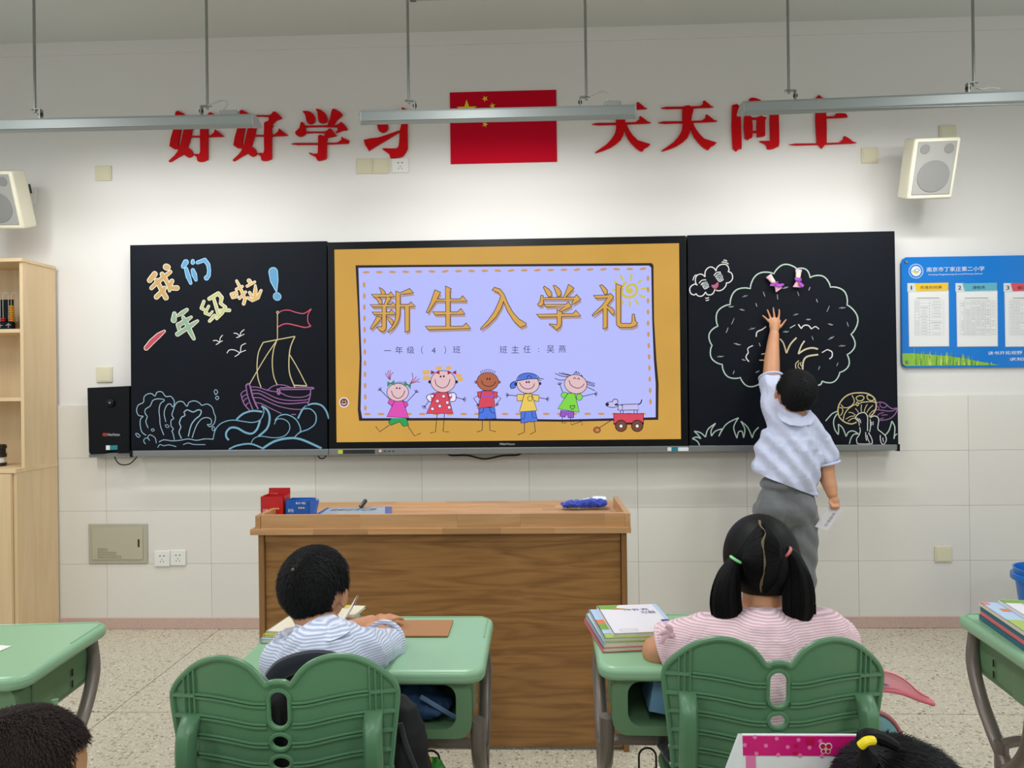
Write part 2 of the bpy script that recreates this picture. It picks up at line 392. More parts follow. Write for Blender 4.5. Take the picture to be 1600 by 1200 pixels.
# wall tiles: four courses of 60 x 30 cm
zt = [0.062, 0.3665, 0.667, 0.968, 1.269]
x0 = -2.4394-0.6*3
mb = MB().box(XL, XR, WY-0.010, WY-0.0005, 0.05, 1.2665); mb.build('tile_bedding', MATS['grout'], wall, smooth=0)
TM = {}
for r in range(4):
    for c in range(15):
        a = max(x0+0.6*c, XL+0.002); b = min(x0+0.6*(c+1), XR-0.002)
        if b-a < 0.02: continue
        key = (round(b-a, 3), r)
        if key not in TM:
            g = 0.0006; w_ = (b-a)/2-g; h = zt[r+1]-zt[r]-2*g
            o = MB().box(-w_, w_, -0.013, 0, 0, h).build('tile', MATS['tile'], wall, smooth=0, bevel=0.0008, local=True, seg=1); TM[key] = o
        else: o = TM[key].copy(); COL.objects.link(o)
        o.location = Vector(((a+b)/2, WY-0.001, zt[r]+0.0009))-wall.location
# skirting, wall sides, back, ceiling
struct(MB().box(XL, XR, WY-0.022, WY-0.001, 0.0, 0.064).build('baseboard_front', MATS['skirting'], bevel=0.003))
struct(MB().box(XL-0.2, XR+0.2, YB-0.2, WY+0.2, CEIL, CEIL+0.15).build('ceiling', MATS['ceiling_paint'], smooth=0))
struct(MB().box(XL-0.2, XR+0.2, YB-0.2, YB, -0.1, CEIL).build('wall_back', MATS['wall_paint'], smooth=0))
wins = [(1.1, 2.9), (-1.1, 0.7), (-3.3, -1.5)]
for nm, xa, xb in (('wall_left', XL-0.2, XL), ('wall_right', XR, XR+0.2)):
    mb = MB().box(xa, xb, YB, WY+0.2, -0.1, 1.1).box(xa, xb, YB, WY+0.2, 2.8, CEIL)
    ys = [YB]+[q for a, b in reversed(wins) for q in (a, b)]+[WY+0.2]
    for i in range(0, len(ys), 2): mb.box(xa, xb, ys[i], ys[i+1], 1.1, 2.8)
    struct(mb.build(nm, MATS['wall_paint'], smooth=0))
mat('window_white', (225, 228, 228), 0.4); k = 0
for xc in (XL-0.12, XR+0.12):
    for a, b in wins:
        k += 1; m_ = MB(); d = 0.025
        for ya, yb, za, zb in ((a, b, 1.1, 1.15), (a, b, 2.75, 2.8), (a, a+.05, 1.15, 2.75), (b-.05, b, 1.15, 2.75), ((a+b)/2-.025, (a+b)/2+.025, 1.15, 2.75)): m_.box(xc-d, xc+d, ya, yb, za, zb)
        struct(m_.build('window_%d' % k, MATS['window_white'], smooth=0))
# floor: terrazzo cast in bays between metal strips
fl = struct(MB().box(XL, XR, YB, WY, -0.1, -0.004).build('floor', MATS['joint_strip'], smooth=0))
xs = [XL, -1.792, 0.231, 2.62, XR]; ys = [YB, -2.4, 0.4, 2.955, WY-0.001]
ys2 = ys
for i in range(4):
    for j in range(4):
        g = 0.0022
        MB().box(xs[i]+g, xs[i+1]-g, ys[j]+g, ys[j+1]-g, -0.0045, 0).build('floor_slab', MATS['terrazzo'], fl, smooth=0)
# a faint moulding where wall and ceiling meet
struct(MB().box(XL, XR, WY-0.006, WY-0.0005, CEIL-0.075, CEIL).build('trim_1', MATS['wall_paint'], smooth=0))

# ================================================================= slogan
def glyph(mb, polys, tf, y0, y1, dx=0, dy=0):
    for k_, p in enumerate(polys):
        y0 = WY-0.014-.00025*k_
        pts = onW(tf([(q[0]+dx, q[1]+dy) for q in p]), y0)
        pts = [(q[0], q[1]) for q in catmull([(a, b, 0) for a, b in pts], 2, True)] if len(p) > 4 else pts
        mb.prism(pts, y0, y1)
tA, tB, tC, tD = T(240, 160, 7.273), T(440, 150, 7.273), T(920, 140, 7.273), T(1120, 140, 7.273)
HAO = [[(975,95),(1030,97),(1085,133),(1060,150),(1040,260),(1003,478),(1020,483),(1010,520),(905,485),(950,290)],
 [(1140,235),(1180,275),(1160,300),(1145,380),(1108,498),(1070,570),(1000,610),(915,662),(900,650),(965,590),(1010,520),(1040,420),(1070,290),(1110,250)],
 [(1000,490),(1060,498),(1108,498),(1150,525),(1168,560),(1165,590),(1130,612),(1100,605),(1060,570)],
 [(900,245),(1110,235),(1110,255),(915,262)],
 [(1122,142),(1320,142),(1355,102),(1400,115),(1450,165),(1445,180),(1390,200),(1340,245),(1290,230),(1310,158),(1135,158)],
 [(1255,228),(1330,235),(1360,268),(1340,290),(1340,610),(1325,640),(1280,660),(1225,655),(1215,610),(1170,578),(1225,572),(1255,545)],
 [(1145,368),(1375,362),(1420,300),(1440,305),(1500,355),(1495,375),(1145,382)]]
XUE = [[(235,170),(310,172),(360,205),(378,255),(372,295),(330,315),(290,300),(275,250),(262,200)],
 [(385,145),(430,150),(490,190),(518,245),(510,290),(470,305),(425,295),(412,240),(405,180)],
 [(575,145),(640,165),(692,212),(630,265),(575,335),(520,330),(550,250)],
 [(222,288),(262,325),(272,380),(268,430),(215,458),(165,440),(155,405),(200,360)],
 [(265,335),(620,328),(660,293),(700,310),(750,378),(690,388),(610,415),(630,350),(275,350)],
 [(275,402),(490,402),(535,370),(565,375),(618,440),(610,452),(520,470),(470,465),(490,415),(285,418)],
 [(413,450),(475,455),(522,485),(510,510),(510,680),(490,715),(410,732),(385,690),(315,655),(320,642),(410,650)],
 [(160,532),(630,528),(675,467),(700,475),(755,535),(180,550)]]
XI = [[(925,190),(1325,178),(1362,132),(1400,140),(1460,185),(1432,230),(1432,560),(1425,610),(1380,680),(1300,700),(1235,702),(1225,660),(1150,605),(1155,592),(1290,595),(1330,560),(1340,400),(1340,200),(930,215)],
 [(1060,230),(1160,250),(1208,330),(1200,385),(1150,413),(1100,385),(1085,325)],
 [(932,498),(1100,470),(1320,395),(1335,405),(1250,460),(1100,550),(1000,612),(985,608)]]
TIAN = [[(872,195),(1265,185),(1300,128),(1325,128),(1390,185),(1380,200),(885,215)],
 [(848,360),(1285,350),(1330,285),(1355,290),(1425,345),(1425,362),(860,382)],
 [(1070,190),(1190,200),(1172,300),(1160,440),(1120,550),(1000,640),(850,695),(838,685),(960,600),(1040,500),(1068,400)],
 [(1165,380),(1185,375),(1215,440),(1310,555),(1455,600),(1385,650),(1360,682),(1290,640),(1200,540),(1160,430)]]
XIANG = [[(178,175),(283,212),(272,235),(285,630),(265,665),(185,668)],
 [(380,95),(450,97),(508,125),(500,145),(460,170),(375,168)],
 [(270,212),(620,198),(620,222),(270,236)],
 [(612,180),(720,205),(705,240),(712,600),(690,645),(640,670),(580,672),(565,625),(495,590),(500,582),(590,580),(612,565)],
 [(315,300),(400,310),(408,520),(390,545),(325,555)],
 [(462,310),(545,308),(568,322),(552,350),(552,500),(540,525),(470,535),(462,515)],
 [(398,316),(466,314),(466,332),(398,335)], [(398,468),(466,465),(466,485),(398,488)]]
SHANG = [[(1132,90),(1200,92),(1275,115),(1270,135),(1240,150),(1250,605),(1142,608)],
 [(1240,305),(1335,300),(1360,270),(1460,270),(1482,300),(1475,312),(1245,322)],
 [(890,612),(1390,600),(1450,525),(1548,590),(1545,608),(905,630)]]
for G, tf, dx, dy, lab in ((HAO, tA, -727, 10, 'first red character from the left, partly behind the left lamp rod and cable'), (HAO, tA, 0, 0, 'second red character from the left, beside the end of the left board lamp'),
    (XUE, tB, 0, 0, 'third red character from the left, with three teardrop strokes on top'), (XI, tB, 0, 0, 'fourth red character, hook shaped, above the cream switch plates left of the flag'),
    (TIAN, tC, -755, 18, 'first red character right of the flag, touching the end of the middle lamp'), (TIAN, tC, 0, 0, 'second red character right of the flag, fully visible between two lamps'),
    (XIANG, tD, 0, 0, 'red box shaped character behind the left end of the right lamp'), (SHANG, tD, 0, 0, 'last red character of the slogan, with one tall stroke on a base line')):
    mb = MB(); glyph(mb, G, tf, WY-0.014, WY-0.001, dx, dy)
    tag(mb.build('slogan_character', MATS['slogan_red'], smooth=30), lab, 'wall letter', 'raised red slogan characters on the front wall')
# ================================================================= flag
c = [W(703, 145, WY), W(869, 141, WY), W(870.5, 253, WY), W(704.5, 257, WY)]
fx0, fx1, fz0, fz1 = c[0].x, c[1].x, (c[2].z+c[3].z)/2, (c[0].z+c[1].z)/2
fg = thing('wall_flag', 'red national flag panel with five yellow stars between the slogan halves', 'flag', ((fx0+fx1)/2, WY-0.005, fz0))
MB().box(fx0, fx1, WY-0.006, WY-0.0005, fz0, fz1).build('flag_panel', MATS['flag_red'], fg, smooth=0)
def star(mb, x, y, R, a0, Y=WY-0.0065):
    q = W(x, y, WY); pts = [(q.x+math.cos(a0+PI/2+i*PI/5)*(R if i % 2 == 0 else R*.382), q.z+math.sin(a0+PI/2+i*PI/5)*(R if i % 2 == 0 else R*.382)) for i in range(10)]
    mb.prism(pts, Y-0.001, Y)
for x, y, R, a in ((729.5, 172.5, .059, 0), (758, 155, .0185, .45), (769.5, 166.3, .0185, .2), (769.5, 181, .0185, 0), (758, 195, .0185, -.35)):
    mb = MB(); star(mb, x, y, R, a); mb.build('star', MATS['flag_yellow'], fg, smooth=0)

# ================================================================= wall plates and sockets
def wplate(x0, y0, x1, y1, kind, label, Y=WY, grp=None, back=0.0):
    a = W(x0, y1, Y); b = W(x1, y0, Y); cx = (a.x+b.x)/2; cz = (a.z+b.z)/2; w_ = (b.x-a.x)/2; h = (b.z-a.z)/2; YY = Y-back
    if kind == 'cream':
        t = thing('blank_wall_plate', label, 'wall plate', (cx, YY-.004, a.z), group=grp)
        MB().box(cx-w_, cx+w_, YY-.008, YY-.0005, cz-h, cz+h).build('plate_base', MATS['cream_plastic'], t, bevel=.002)
        MB().box(cx-w_*.82, cx+w_*.82, YY-.010, YY-.008, cz-h*.82, cz+h*.82).build('plate_cover', MATS['cream_plastic'], t, bevel=.0008)
    else:
        t = thing('wall_socket', label, 'socket', (cx, YY-.004, a.z), group=grp)
        MB().box(cx-w_, cx+w_, YY-.010, YY-.0005, cz-h, cz+h).build('plate_base', MATS['white_plastic'], t, bevel=.002)
        m_ = MB(); y = YY-.0104
        for dx in (-.011, .011): m_.box(cx+dx-.0035, cx+dx+.0035, y, y+.0006, cz+.012, cz+.018)
        for dx, dz in ((0, -.005), (-.009, -.017), (.009, -.017)): m_.box(cx+dx-.0014, cx+dx+.0014, y, y+.0006, cz+dz-.004, cz+dz+.004)
        m_.build('socket_hole', MATS['hole'], t, smooth=0)
    return t
TY = WY-0.014
wplate(150, 259, 174.5, 283, 'cream', 'cream blank plate on the upper wall, left of the slogan', grp='cream wall plates')
wplate(557.5, 248, 582.5, 272, 'cream', 'left one of the two cream plates under the fourth red character', grp='cream wall plates')
wplate(583, 248, 608, 272, 'cream', 'cream plate between its twin and the white socket under the slogan', grp='cream wall plates')
wplate(613, 248, 638.5, 270.5, 'sock', 'white power socket high on the wall under the slogan')
wplate(1345.5, 231, 1371, 255.5, 'cream', 'cream blank plate right of the last red character', grp='cream wall plates')
wplate(1467, 196, 1493, 222, 'cream', 'cream plate half hidden behind the top of the right speaker', grp='cream wall plates')
wplate(152, 573, 176, 597.5, 'cream', 'cream switch plate above the black camera box', grp='cream wall plates')
wplate(1460, 853, 1486, 878, 'cream', 'cream plate low on the tiled wall at right', Y=TY, grp='cream wall plates')
wplate(242.5, 860, 266.5, 884.5, 'sock', 'white socket beside the metal access panel, left of its twin', Y=TY)
wplate(267.5, 859, 291, 883, 'sock', 'white socket at the right of the low pair by the teacher desk', Y=TY)
wplate(34, 296, 57.5, 320.5, 'sock', 'white socket beside the left wall speaker')
# access panel
a = W(140, 880, TY); b = W(231, 818, TY)
t = thing('access_panel', 'beige metal access panel with vent holes set in the tiled wall', 'access panel', ((a.x+b.x)/2, TY-.005, a.z))
MB().box(a.x, b.x, TY-.008, TY-.0005, a.z, b.z).build('panel_frame', MATS['panel_frame'], t, bevel=.002)
a2 = W(146, 874, TY); b2 = W(224.5, 824, TY)
MB().box(a2.x, b2.x, TY-.012, TY-.008, a2.z, b2.z).build('panel_door', MATS['panel_metal'], t, bevel=.0012)
mb = MB()
for j, n in enumerate((6, 6, 11, 11, 14, 14)):
    for i in range(n):
        q = W(155.5+i*2.7, 857+j*2.75, TY); mb.lathe([(.0026, 0), (.0026, .0006)], (q.x, TY-.0127, q.z), (0, 1, 0), 6)
mb.build('vent_hole', MATS['hole'], t, smooth=0)['kind'] = 'stuff'
q = W(218.5, 848, TY); MB().box(q.x-.005, q.x+.005, TY-.014, TY-.012, q.z-.022, q.z+.022).build('latch', MATS['dark_metal'], t, bevel=.002)

# ================================================================= speakers
def speaker(cx, cz, label, wid=.225, hh=.30, dep=.17, tilt=0.33, yaw=0):
    t = thing('wall_speaker', label, 'speaker', (cx, 3.86, cz)); t.rotation_euler = (tilt, 0, yaw)
    w2 = wid/2; prof = [(-w2, -dep), (w2, -dep), (w2, -.05), (w2*.6, 0), (-w2*.6, 0), (-w2, -.05)]
    m_ = MB(); n = len(prof)
    m_.add([(x, y, -hh/2) for x, y in prof]+[(x, y, hh/2) for x, y in prof], [tuple(range(n-1, -1, -1)), tuple(range(n, 2*n))]+[(i, (i+1) % n, (i+1) % n+n, i+n) for i in range(n)])
    m_.build('shell', MATS['speaker_shell'], t, bevel=.012, local=True, seg=3)
    MB().box(-w2+.018, w2-.018, -dep-.003, -dep, -hh/2+.024, hh/2-.016).build('grille', MATS['speaker_grille'], t, local=True, bevel=.003)
    MB().lathe([(.078, 0), (.078, .002)], (0, -dep-.0035, -.035), (0, -1, 0), 32).build('woofer', MATS['speaker_cone'], t, local=True)
    for sx in (-.058, .058): MB().lathe([(.023, 0), (.023, .002)], (sx, -dep-.0035, hh/2-.052), (0, -1, 0), 20).build('tweeter', MATS['speaker_cone'], t, local=True)
    MB().box(-.03, .03, 0, .10, .02, .07).build('bracket', MATS['dark_metal'], t, local=True)
    return t
q = W(1458, 249, 3.72); speaker(q.x, q.z, 'cream wall speaker at the right, tilted down above the blue notice board', yaw=-0.05)
q = W(-4, 299, 3.72); speaker(q.x, q.z, 'cream wall speaker at the left, cut off by the picture edge', yaw=0.05)

# ================================================================= board lamps
LY = 3.25
def lamp(xa, za, xb, zb, rods, box_at, label, hx=0):
    """slim fixture between two ends with rods up to the ceiling"""
    t = thing('board_lamp', label, 'pendant lamp', ((xa+xb)/2, LY, (za+zb)/2), group='linear board lamps hung from the ceiling')
    A = Vector((xa, LY, za)); B = Vector((xb, LY, zb)); d = (B-A)
    sec = [(-.022, .028), (.03, .030), (.075, .005), (.070, -.004), (-.012, -.034), (-.026, -.020), (-.026, .018)]
    n = len(sec); m_ = MB()
    m_.add([(xa, LY+y, za+z) for y, z in sec]+[(xb, LY+y, zb+z) for y, z in sec], [tuple(range(n)), tuple(range(2*n-1, n-1, -1))]+[(i, i+n, (i+1) % n+n, (i+1) % n) for i in range(n)])
    m_.build('housing', MATS['lamp_alu'], t, smooth=0, bevel=.002)
    for E_, s in ((A, -1), (B, 1)):
        m_ = MB(); e = .010*s
        m_.add([(E_.x, LY+y*1.04, E_.z+z*1.04) for y, z in sec]+[(E_.x+e, LY+y*1.04, E_.z+z*1.04) for y, z in sec], [tuple(range(n)), tuple(range(2*n-1, n-1, -1))]+[(i, i+n, (i+1) % n+n, (i+1) % n) for i in range(n)])
        m_.build('end_cap', MATS['lamp_light'], t, smooth=0, bevel=.002)
    MB().box(xa+.01, xb-.01, LY-.0285, LY-.026, min(za, zb)-.0175, min(za, zb)-.0150).build('seam', MATS['lamp_light'], t, smooth=0)
    area('lamp_tube', (0, .048, -.030), (math.radians(31), 0, 0), abs(xb-xa)-.06, .05, LAMP_POWER, (1.0, 0.99, 0.975), math.radians(150), t)
    for rx, s in rods:
        k = (rx-xa)/(xb-xa); z = za+(zb-za)*k; off = .028*s
        MB().tube([(rx, LY, z+.062), (rx+.0, LY, CEIL)], .0062, 10).build('rod', MATS['rod'], t)
        m_ = MB(); m_.box(rx-.018, rx+.018, LY-.012, LY+.012, z+.075, z+.078).box(rx+off-.003, rx+off+.003, LY-.012, LY+.012, z+.028, z+.076)
        m_.box(min(rx, rx+off), max(rx, rx+off), LY-.012, LY+.012, z+.073, z+.077); m_.build('bracket', MATS['rod'], t, bevel=.001)
        MB().lathe([(.008, 0), (.008, .016)], (rx+off-.008*s, LY-.003, z+.052), (s, 0, 0), 8).build('bolt', MATS['dark_metal'], t)
    if box_at:
        bx, ln = box_at; k = (bx-xa)/(xb-xa); z = za+(zb-za)*k
        MB().box(bx-ln/2, bx+ln/2, LY-.015, LY+.02, z+.024, z+.052).build('driver_box', MATS['lamp_light'], t, bevel=.006)
        rx = rods[-1][0]
        MB().tube(catmull([(rx+.006, LY-.01, z+.075), (rx+.03, LY-.012, z+.082), (rx+.07, LY-.012, z+.095), (rx+.10, LY-.012, z+.085), (bx-ln/2+.01, LY-.01, z+.04)], 6), .004, 6).build('cable', MATS['cable_grey'], t)
    return t
def lz(x, y): q = W(x, y, LY); return q.x, q.z
a = lz(567, 185); b = lz(990, 176)
lamp(a[0], a[1], b[0], b[1], [(lz(638.5, 150)[0], 1), (lz(916, 150)[0], -1)], (lz(957, 165)[0], .075), 'middle board lamp hanging in front of the red flag')
a1 = lz(-60, 199); b1 = lz(396, 190)
lamp(a1[0], a1[1], b1[0], b1[1], [(lz(54.5, 150)[0], 1), (lz(324, 150)[0], -1)], (lz(358, 175)[0], .085), 'left board lamp hanging over the first red characters')
a2 = lz(1162, 171); b2 = lz(1604, 153)
t = lamp(a2[0], a2[1], b2[0], b2[1], [(lz(1232.5, 150)[0], 1), (lz(1521.5, 135)[0], -1)], None, 'right board lamp hanging over the last red characters')
q = lz(1522, 140); MB().tube(catmull([(q[0], LY-.01, q[1]+.005), (q[0]+.02, LY-.02, q[1]-.008), (q[0]+.06, LY-.02, q[1]-.003), (q[0]+.10, LY-.02, q[1]-.008)], 6), .004, 6).build('cable', MATS['cable_grey'], t)
# ceiling lamp whose near end peeps into the frame
q0 = W(641, 3, 2.75); q1 = W(762, 1, 2.75)
t = thing('ceiling_lamp', 'grey ceiling lamp just entering the top edge of the picture', 'ceiling lamp', ((q0.x+q1.x)/2, 2.15, q0.z))
mat('lamp_end', (96, 94, 92), 0.5)
area('ceiling_tube', (0, 0, -.006), (0, 0, 0), .26, 1.15, ROOM_POWER, ROOM_COL, PI, t)
mb = MB(); mb.box(q0.x, q1.x, 1.55, 2.75, q0.z, q0.z+.05); mb.build('housing', MATS['lamp_light'], t, bevel=.006)
for x in (q0.x-.001, q1.x-.025): MB().box(x, x+.026, 1.548, 2.752, q0.z-.002, q0.z+.035).build('end_rail', MATS['lamp_end'], t, bevel=.004)
for yy in (1.75, 2.5): MB().tube([((q0.x+q1.x)/2, yy, q0.z+.05), ((q0.x+q1.x)/2, yy, CEIL)], .006, 8).build('rod', MATS['rod'], t)

CL = t
for k, (xx, yy, lab) in enumerate(((-2.6, 2.15, 'grey ceiling lamp over the left aisle'), (2.3, 2.15, 'grey ceiling lamp over the right aisle'), (-2.6, -.6, 'grey ceiling lamp at the left behind the camera'), (-.2, -.6, 'grey ceiling lamp in the middle behind the camera'), (2.3, -.6, 'grey ceiling lamp at the right behind the camera'), (-.2, -3.0, 'grey ceiling lamp at the back of the room'))):
    c = dup(CL, (xx, yy, CL.location.z), 0, lab, 'grey ceiling lamps in rows'); CL['group'] = 'grey ceiling lamps in rows'
# ================================================================= the long board: slate, display, slate
BY = 3.905; BK = WY-.0165
def quad(mb, pts, y0, y1):
    mb.prism(onW(pts, y0), y0, y1)
for k, cc in dict(chalk_white=(214, 216, 214), chalk_green=(176, 196, 184), chalk_yellow=(200, 186, 140), chalk_purple=(150, 104, 158), chalk_blue=(120, 168, 194), chalk_bluel=(150, 180, 200), chalk_pink=(196, 88, 110), chalk_grey=(150, 156, 160), chalk_cream=(206, 190, 160),
               fill_tan=(184, 152, 104), fill_blue=(98, 150, 190), fill_red=(186, 78, 96), fill_mint=(136, 166, 144), fill_lime=(182, 186, 128), fill_orange=(208, 170, 112), rim_chalk=(222, 216, 196), rim_blue=(160, 200, 226), chalk_dust=(46, 50, 60)).items():
    mat(k, cc, 0.95, noise_s=260, noise_a=0.16, spec=0.1)
lb = thing('chalkboard', 'left black chalkboard with a ship, waves and coloured characters in chalk', 'blackboard', W(358, 705, 3.93))
mb = MB(); quad(mb, [(203, 383), (510.5, 376.6), (511.5, 703), (205, 705)], BY, BK); mb.build('slate', MATS['slate'], lb, smooth=0, bevel=.002)
rb = thing('chalkboard', 'right black chalkboard with a tree, a cloud face and mushrooms in chalk', 'blackboard', W(1238, 698, 3.93))
mb = MB(); quad(mb, [(1074.2, 367.5), (1398, 361), (1404, 695.5), (1077.5, 699)], BY, BK); mb.build('slate', MATS['slate'], rb, smooth=0, bevel=.002)
CH = BY-0.0012
def chalk(parent, name, tf, strokes, default=0.0048, smooth_=True, y=CH, taper=False):
    mb = MB()
    for st in strokes:
        col, pts = st[0], st[1]; w_ = st[2] if len(st) > 2 else default; closed = len(st) > 3 and st[3]
        P = [(q[0], q[1], 0) for q in tf(pts)]
        P = [(q[0], q[1]) for q in (catmull(P, 6, closed) if len(P) > 2 and smooth_ else P)]
        if closed: P.append(P[0])
        mb.use(col); mb.ribbon(onW(P, y), w_, y-ep(), taper)
    o = mb.build(name, None, parent, smooth=0)
    o['kind'] = 'stuff'
    return o
def scal(tf, pts, w_=.006, bul=0.38):      # scalloped outline: arcs bulging left of travel between given cusps
    out = []
    for a, b in zip(pts[:-1], pts[1:]):
        a = Vector(a); b = Vector(b); d = b-a; n = Vector((d.y, -d.x))
        out += [tuple(a+d*t+n*bul*math.sin(PI*t)**0.8) for t in (0, .06, .15, .28, .4, .5, .6, .72, .85, .94)]
    out.append(tuple(pts[-1])); return out
# --- lettering: rounded coloured strokes with a pale rim
EPS = [0]
def ep():
    EPS[0] = (EPS[0]+1) % 25; return EPS[0]*0.00002
def fat(mb, tf, pts, r, y, grow=0):
    y0_ = y
    P = [Vector(q) for q in tf(pts)]; s = tf([(1, 0)])[0][0]-tf([(0, 0)])[0][0]
    R = (list(r) if isinstance(r, (list, tuple)) else [r]*len(P)); R = [q*s+grow for q in R]
    for i in range(len(P)-1):
        y = y0_-ep(); a, b = P[i], P[i+1]; d = b-a; ang = math.atan2(d.y, d.x); out = []
        for k in range(9): t = ang+PI/2+PI*k/8; out.append((a.x+R[i]*math.cos(t), a.y+R[i]*math.sin(t)))
        for k in range(9): t = ang-PI/2+PI*k/8; out.append((b.x+R[i+1]*math.cos(t), b.y+R[i+1]*math.sin(t)))
        mb.flat(onW(out, y)[::-1], y)
P1, P2, P3, P4, P5, P6 = T(215, 390, 13.333), T(215, 470, 10), T(345, 400, 14.545), T(370, 470, 6), T(1070, 400, 15), T(1290, 600, 10.909)
LC, RC, WV = T(200, 360, 3.3333), T(1070, 350, 3.244), T(120, 580, 4.706)
CHARS = [
 (P1, 'fill_tan', 'rim_chalk', 'tan chalk character', [([(595, 360), (620, 370)], [62, 62]), ([(252, 640), (355, 510)], [50, 55]), ([(290, 800), (400, 690), (520, 590), (680, 465)], [38, 42, 44, 36]), ([(395, 640), (480, 800), (590, 1000)], [42, 45, 50]), ([(510, 510), (600, 650), (665, 780), (665, 860)], [42, 42, 40, 24]), ([(715, 655), (660, 790)], [42, 40]), ([(660, 800), (820, 800)], [42, 50]), ([(540, 840), (395, 985)], [44, 50]), ([(560, 800), (520, 880)], [40, 44])]),
 (P1, 'fill_blue', 'rim_blue', 'blue chalk character', [([(1005, 262), (955, 345)], [54, 44]), ([(1010, 400), (1055, 560), (1108, 700)], [34, 46, 26]), ([(1150, 235), (1150, 270)], [30, 38]), ([(1150, 430), (1180, 520), (1215, 630)], [36, 50, 28]), ([(1250, 268), (1400, 215), (1470, 310), (1490, 430), (1480, 540), (1435, 590)], [32, 36, 36, 32, 36, 46])]),
 (P2, 'fill_red', 'rim_chalk', 'red chalk stroke', [([(135, 738), (220, 640), (330, 540), (418, 475)], [34, 42, 38, 18])]),
 (P2, 'fill_mint', 'rim_chalk', 'mint chalk character', [([(575, 200), (565, 300)], [28, 42]), ([(610, 240), (700, 190), (770, 140)], [14, 34, 24]), ([(645, 375), (740, 320), (838, 255)], [34, 36, 18]), ([(715, 265), (790, 400), (820, 480), (878, 590)], [26, 34, 36, 24]), ([(630, 370), (650, 440)], [28, 28]), ([(625, 520), (720, 460), (850, 375), (935, 315)], [34, 32, 34, 20])]),
 (T(200, 360, 3.3333), 'fill_lime', 'rim_chalk', 'lime chalk character', [([(395, 370), (382, 405), (405, 418)], [7, 7, 6]), ([(420, 395), (402, 430), (425, 440), (440, 422)], [6, 7, 6, 4]), ([(424, 356), (470, 328), (488, 350), (482, 380)], [9, 9, 9, 7]), ([(445, 350), (460, 400), (472, 440)], [7, 8, 8]), ([(482, 380), (508, 400), (490, 430), (462, 460)], [7, 7, 8, 6]), ([(480, 415), (528, 416)], [6, 8]), ([(450, 445), (425, 472)], [9, 7])]),
 (P3, 'fill_orange', 'rim_chalk', 'orange chalk character', [([(235, 865), (270, 945), (370, 920), (355, 825), (235, 865)], [28]*5), ([(360, 565), (430, 700), (500, 860), (550, 980), (520, 1085)], [24, 32, 32, 34, 34]), ([(355, 755), (490, 690)], [28, 24]), ([(425, 960), (565, 815)], [30, 24]), ([(640, 560), (660, 580)], [42, 42]), ([(600, 685), (770, 590)], [28, 24]), ([(655, 830), (720, 930)], [28, 34]), ([(785, 665), (785, 780), (775, 930)], [18, 42, 44]), ([(615, 950), (720, 1005), (840, 945), (915, 785)], [28, 34, 40, 26])]),
 (P3, 'fill_blue', 'rim_blue', 'blue chalk exclamation mark', [([(1190, 360), (1215, 560), (1262, 795)], [100, 88, 14]), ([(1275, 915), (1285, 925)], [84, 84])])]
for tf, cf, cr_, lab, strokes in CHARS:
    mb = MB()
    for pts, r in strokes: mb.use(cr_); fat(mb, tf, pts, r, CH, .55)
    for pts, r in strokes: mb.use(cf); fat(mb, tf, pts, r, CH-.0006, -.55)
    mb.build('chalk_character', None, lb, smooth=0, label=lab)
# --- birds
chalk(lb, 'chalk_birds', LC, [('chalk_white', [(443, 575), (460, 573), (476, 583)], .0045), ('chalk_white', [(493, 545), (480, 562), (477, 583), (458, 595)], .0045), ('chalk_white', [(477, 583), (493, 575)], .004),
  ('chalk_white', [(550, 535), (568, 538), (582, 552)], .0045), ('chalk_white', [(606, 516), (588, 532), (582, 552), (564, 558)], .0045), ('chalk_white', [(582, 552), (606, 540)], .004),
  ('chalk_white', [(515, 640), (528, 623), (555, 623), (582, 638)], .0045), ('chalk_white', [(614, 588), (590, 602), (584, 636), (556, 658)], .0045), ('chalk_white', [(584, 636), (614, 624)], .004)])
# --- ship
y_, p_, k_ = 'chalk_yellow', 'chalk_purple', 'chalk_pink'
chalk(lb, 'chalk_flag', P4, [(k_, [(390, 112), (430, 92), (490, 88), (560, 110), (630, 118), (700, 75)], .0050), (k_, [(700, 75), (668, 130), (668, 200), (695, 236)], .005), (k_, [(695, 236), (640, 250), (560, 232), (480, 215), (430, 222), (385, 246)], .006), (y_, [(372, 108), (383, 98), (394, 108), (383, 120)], .004, True)])
chalk(lb, 'chalk_sails', P4, [(y_, [(381, 120), (381, 368)], .0045), (y_, [(248, 390), (545, 333)], .0055), (y_, [(248, 390), (205, 480), (190, 600), (198, 720), (228, 812)], .0055), (y_, [(376, 370), (345, 460), (333, 580), (345, 700), (378, 788)], .0055), (y_, [(376, 370), (280, 510), (190, 660), (118, 785)], .005),
  (y_, [(545, 333), (505, 430), (490, 540), (495, 680), (545, 812)], .006), (y_, [(498, 508), (570, 630), (658, 800)], .005), (y_, [(538, 792), (658, 798)], .0065)])
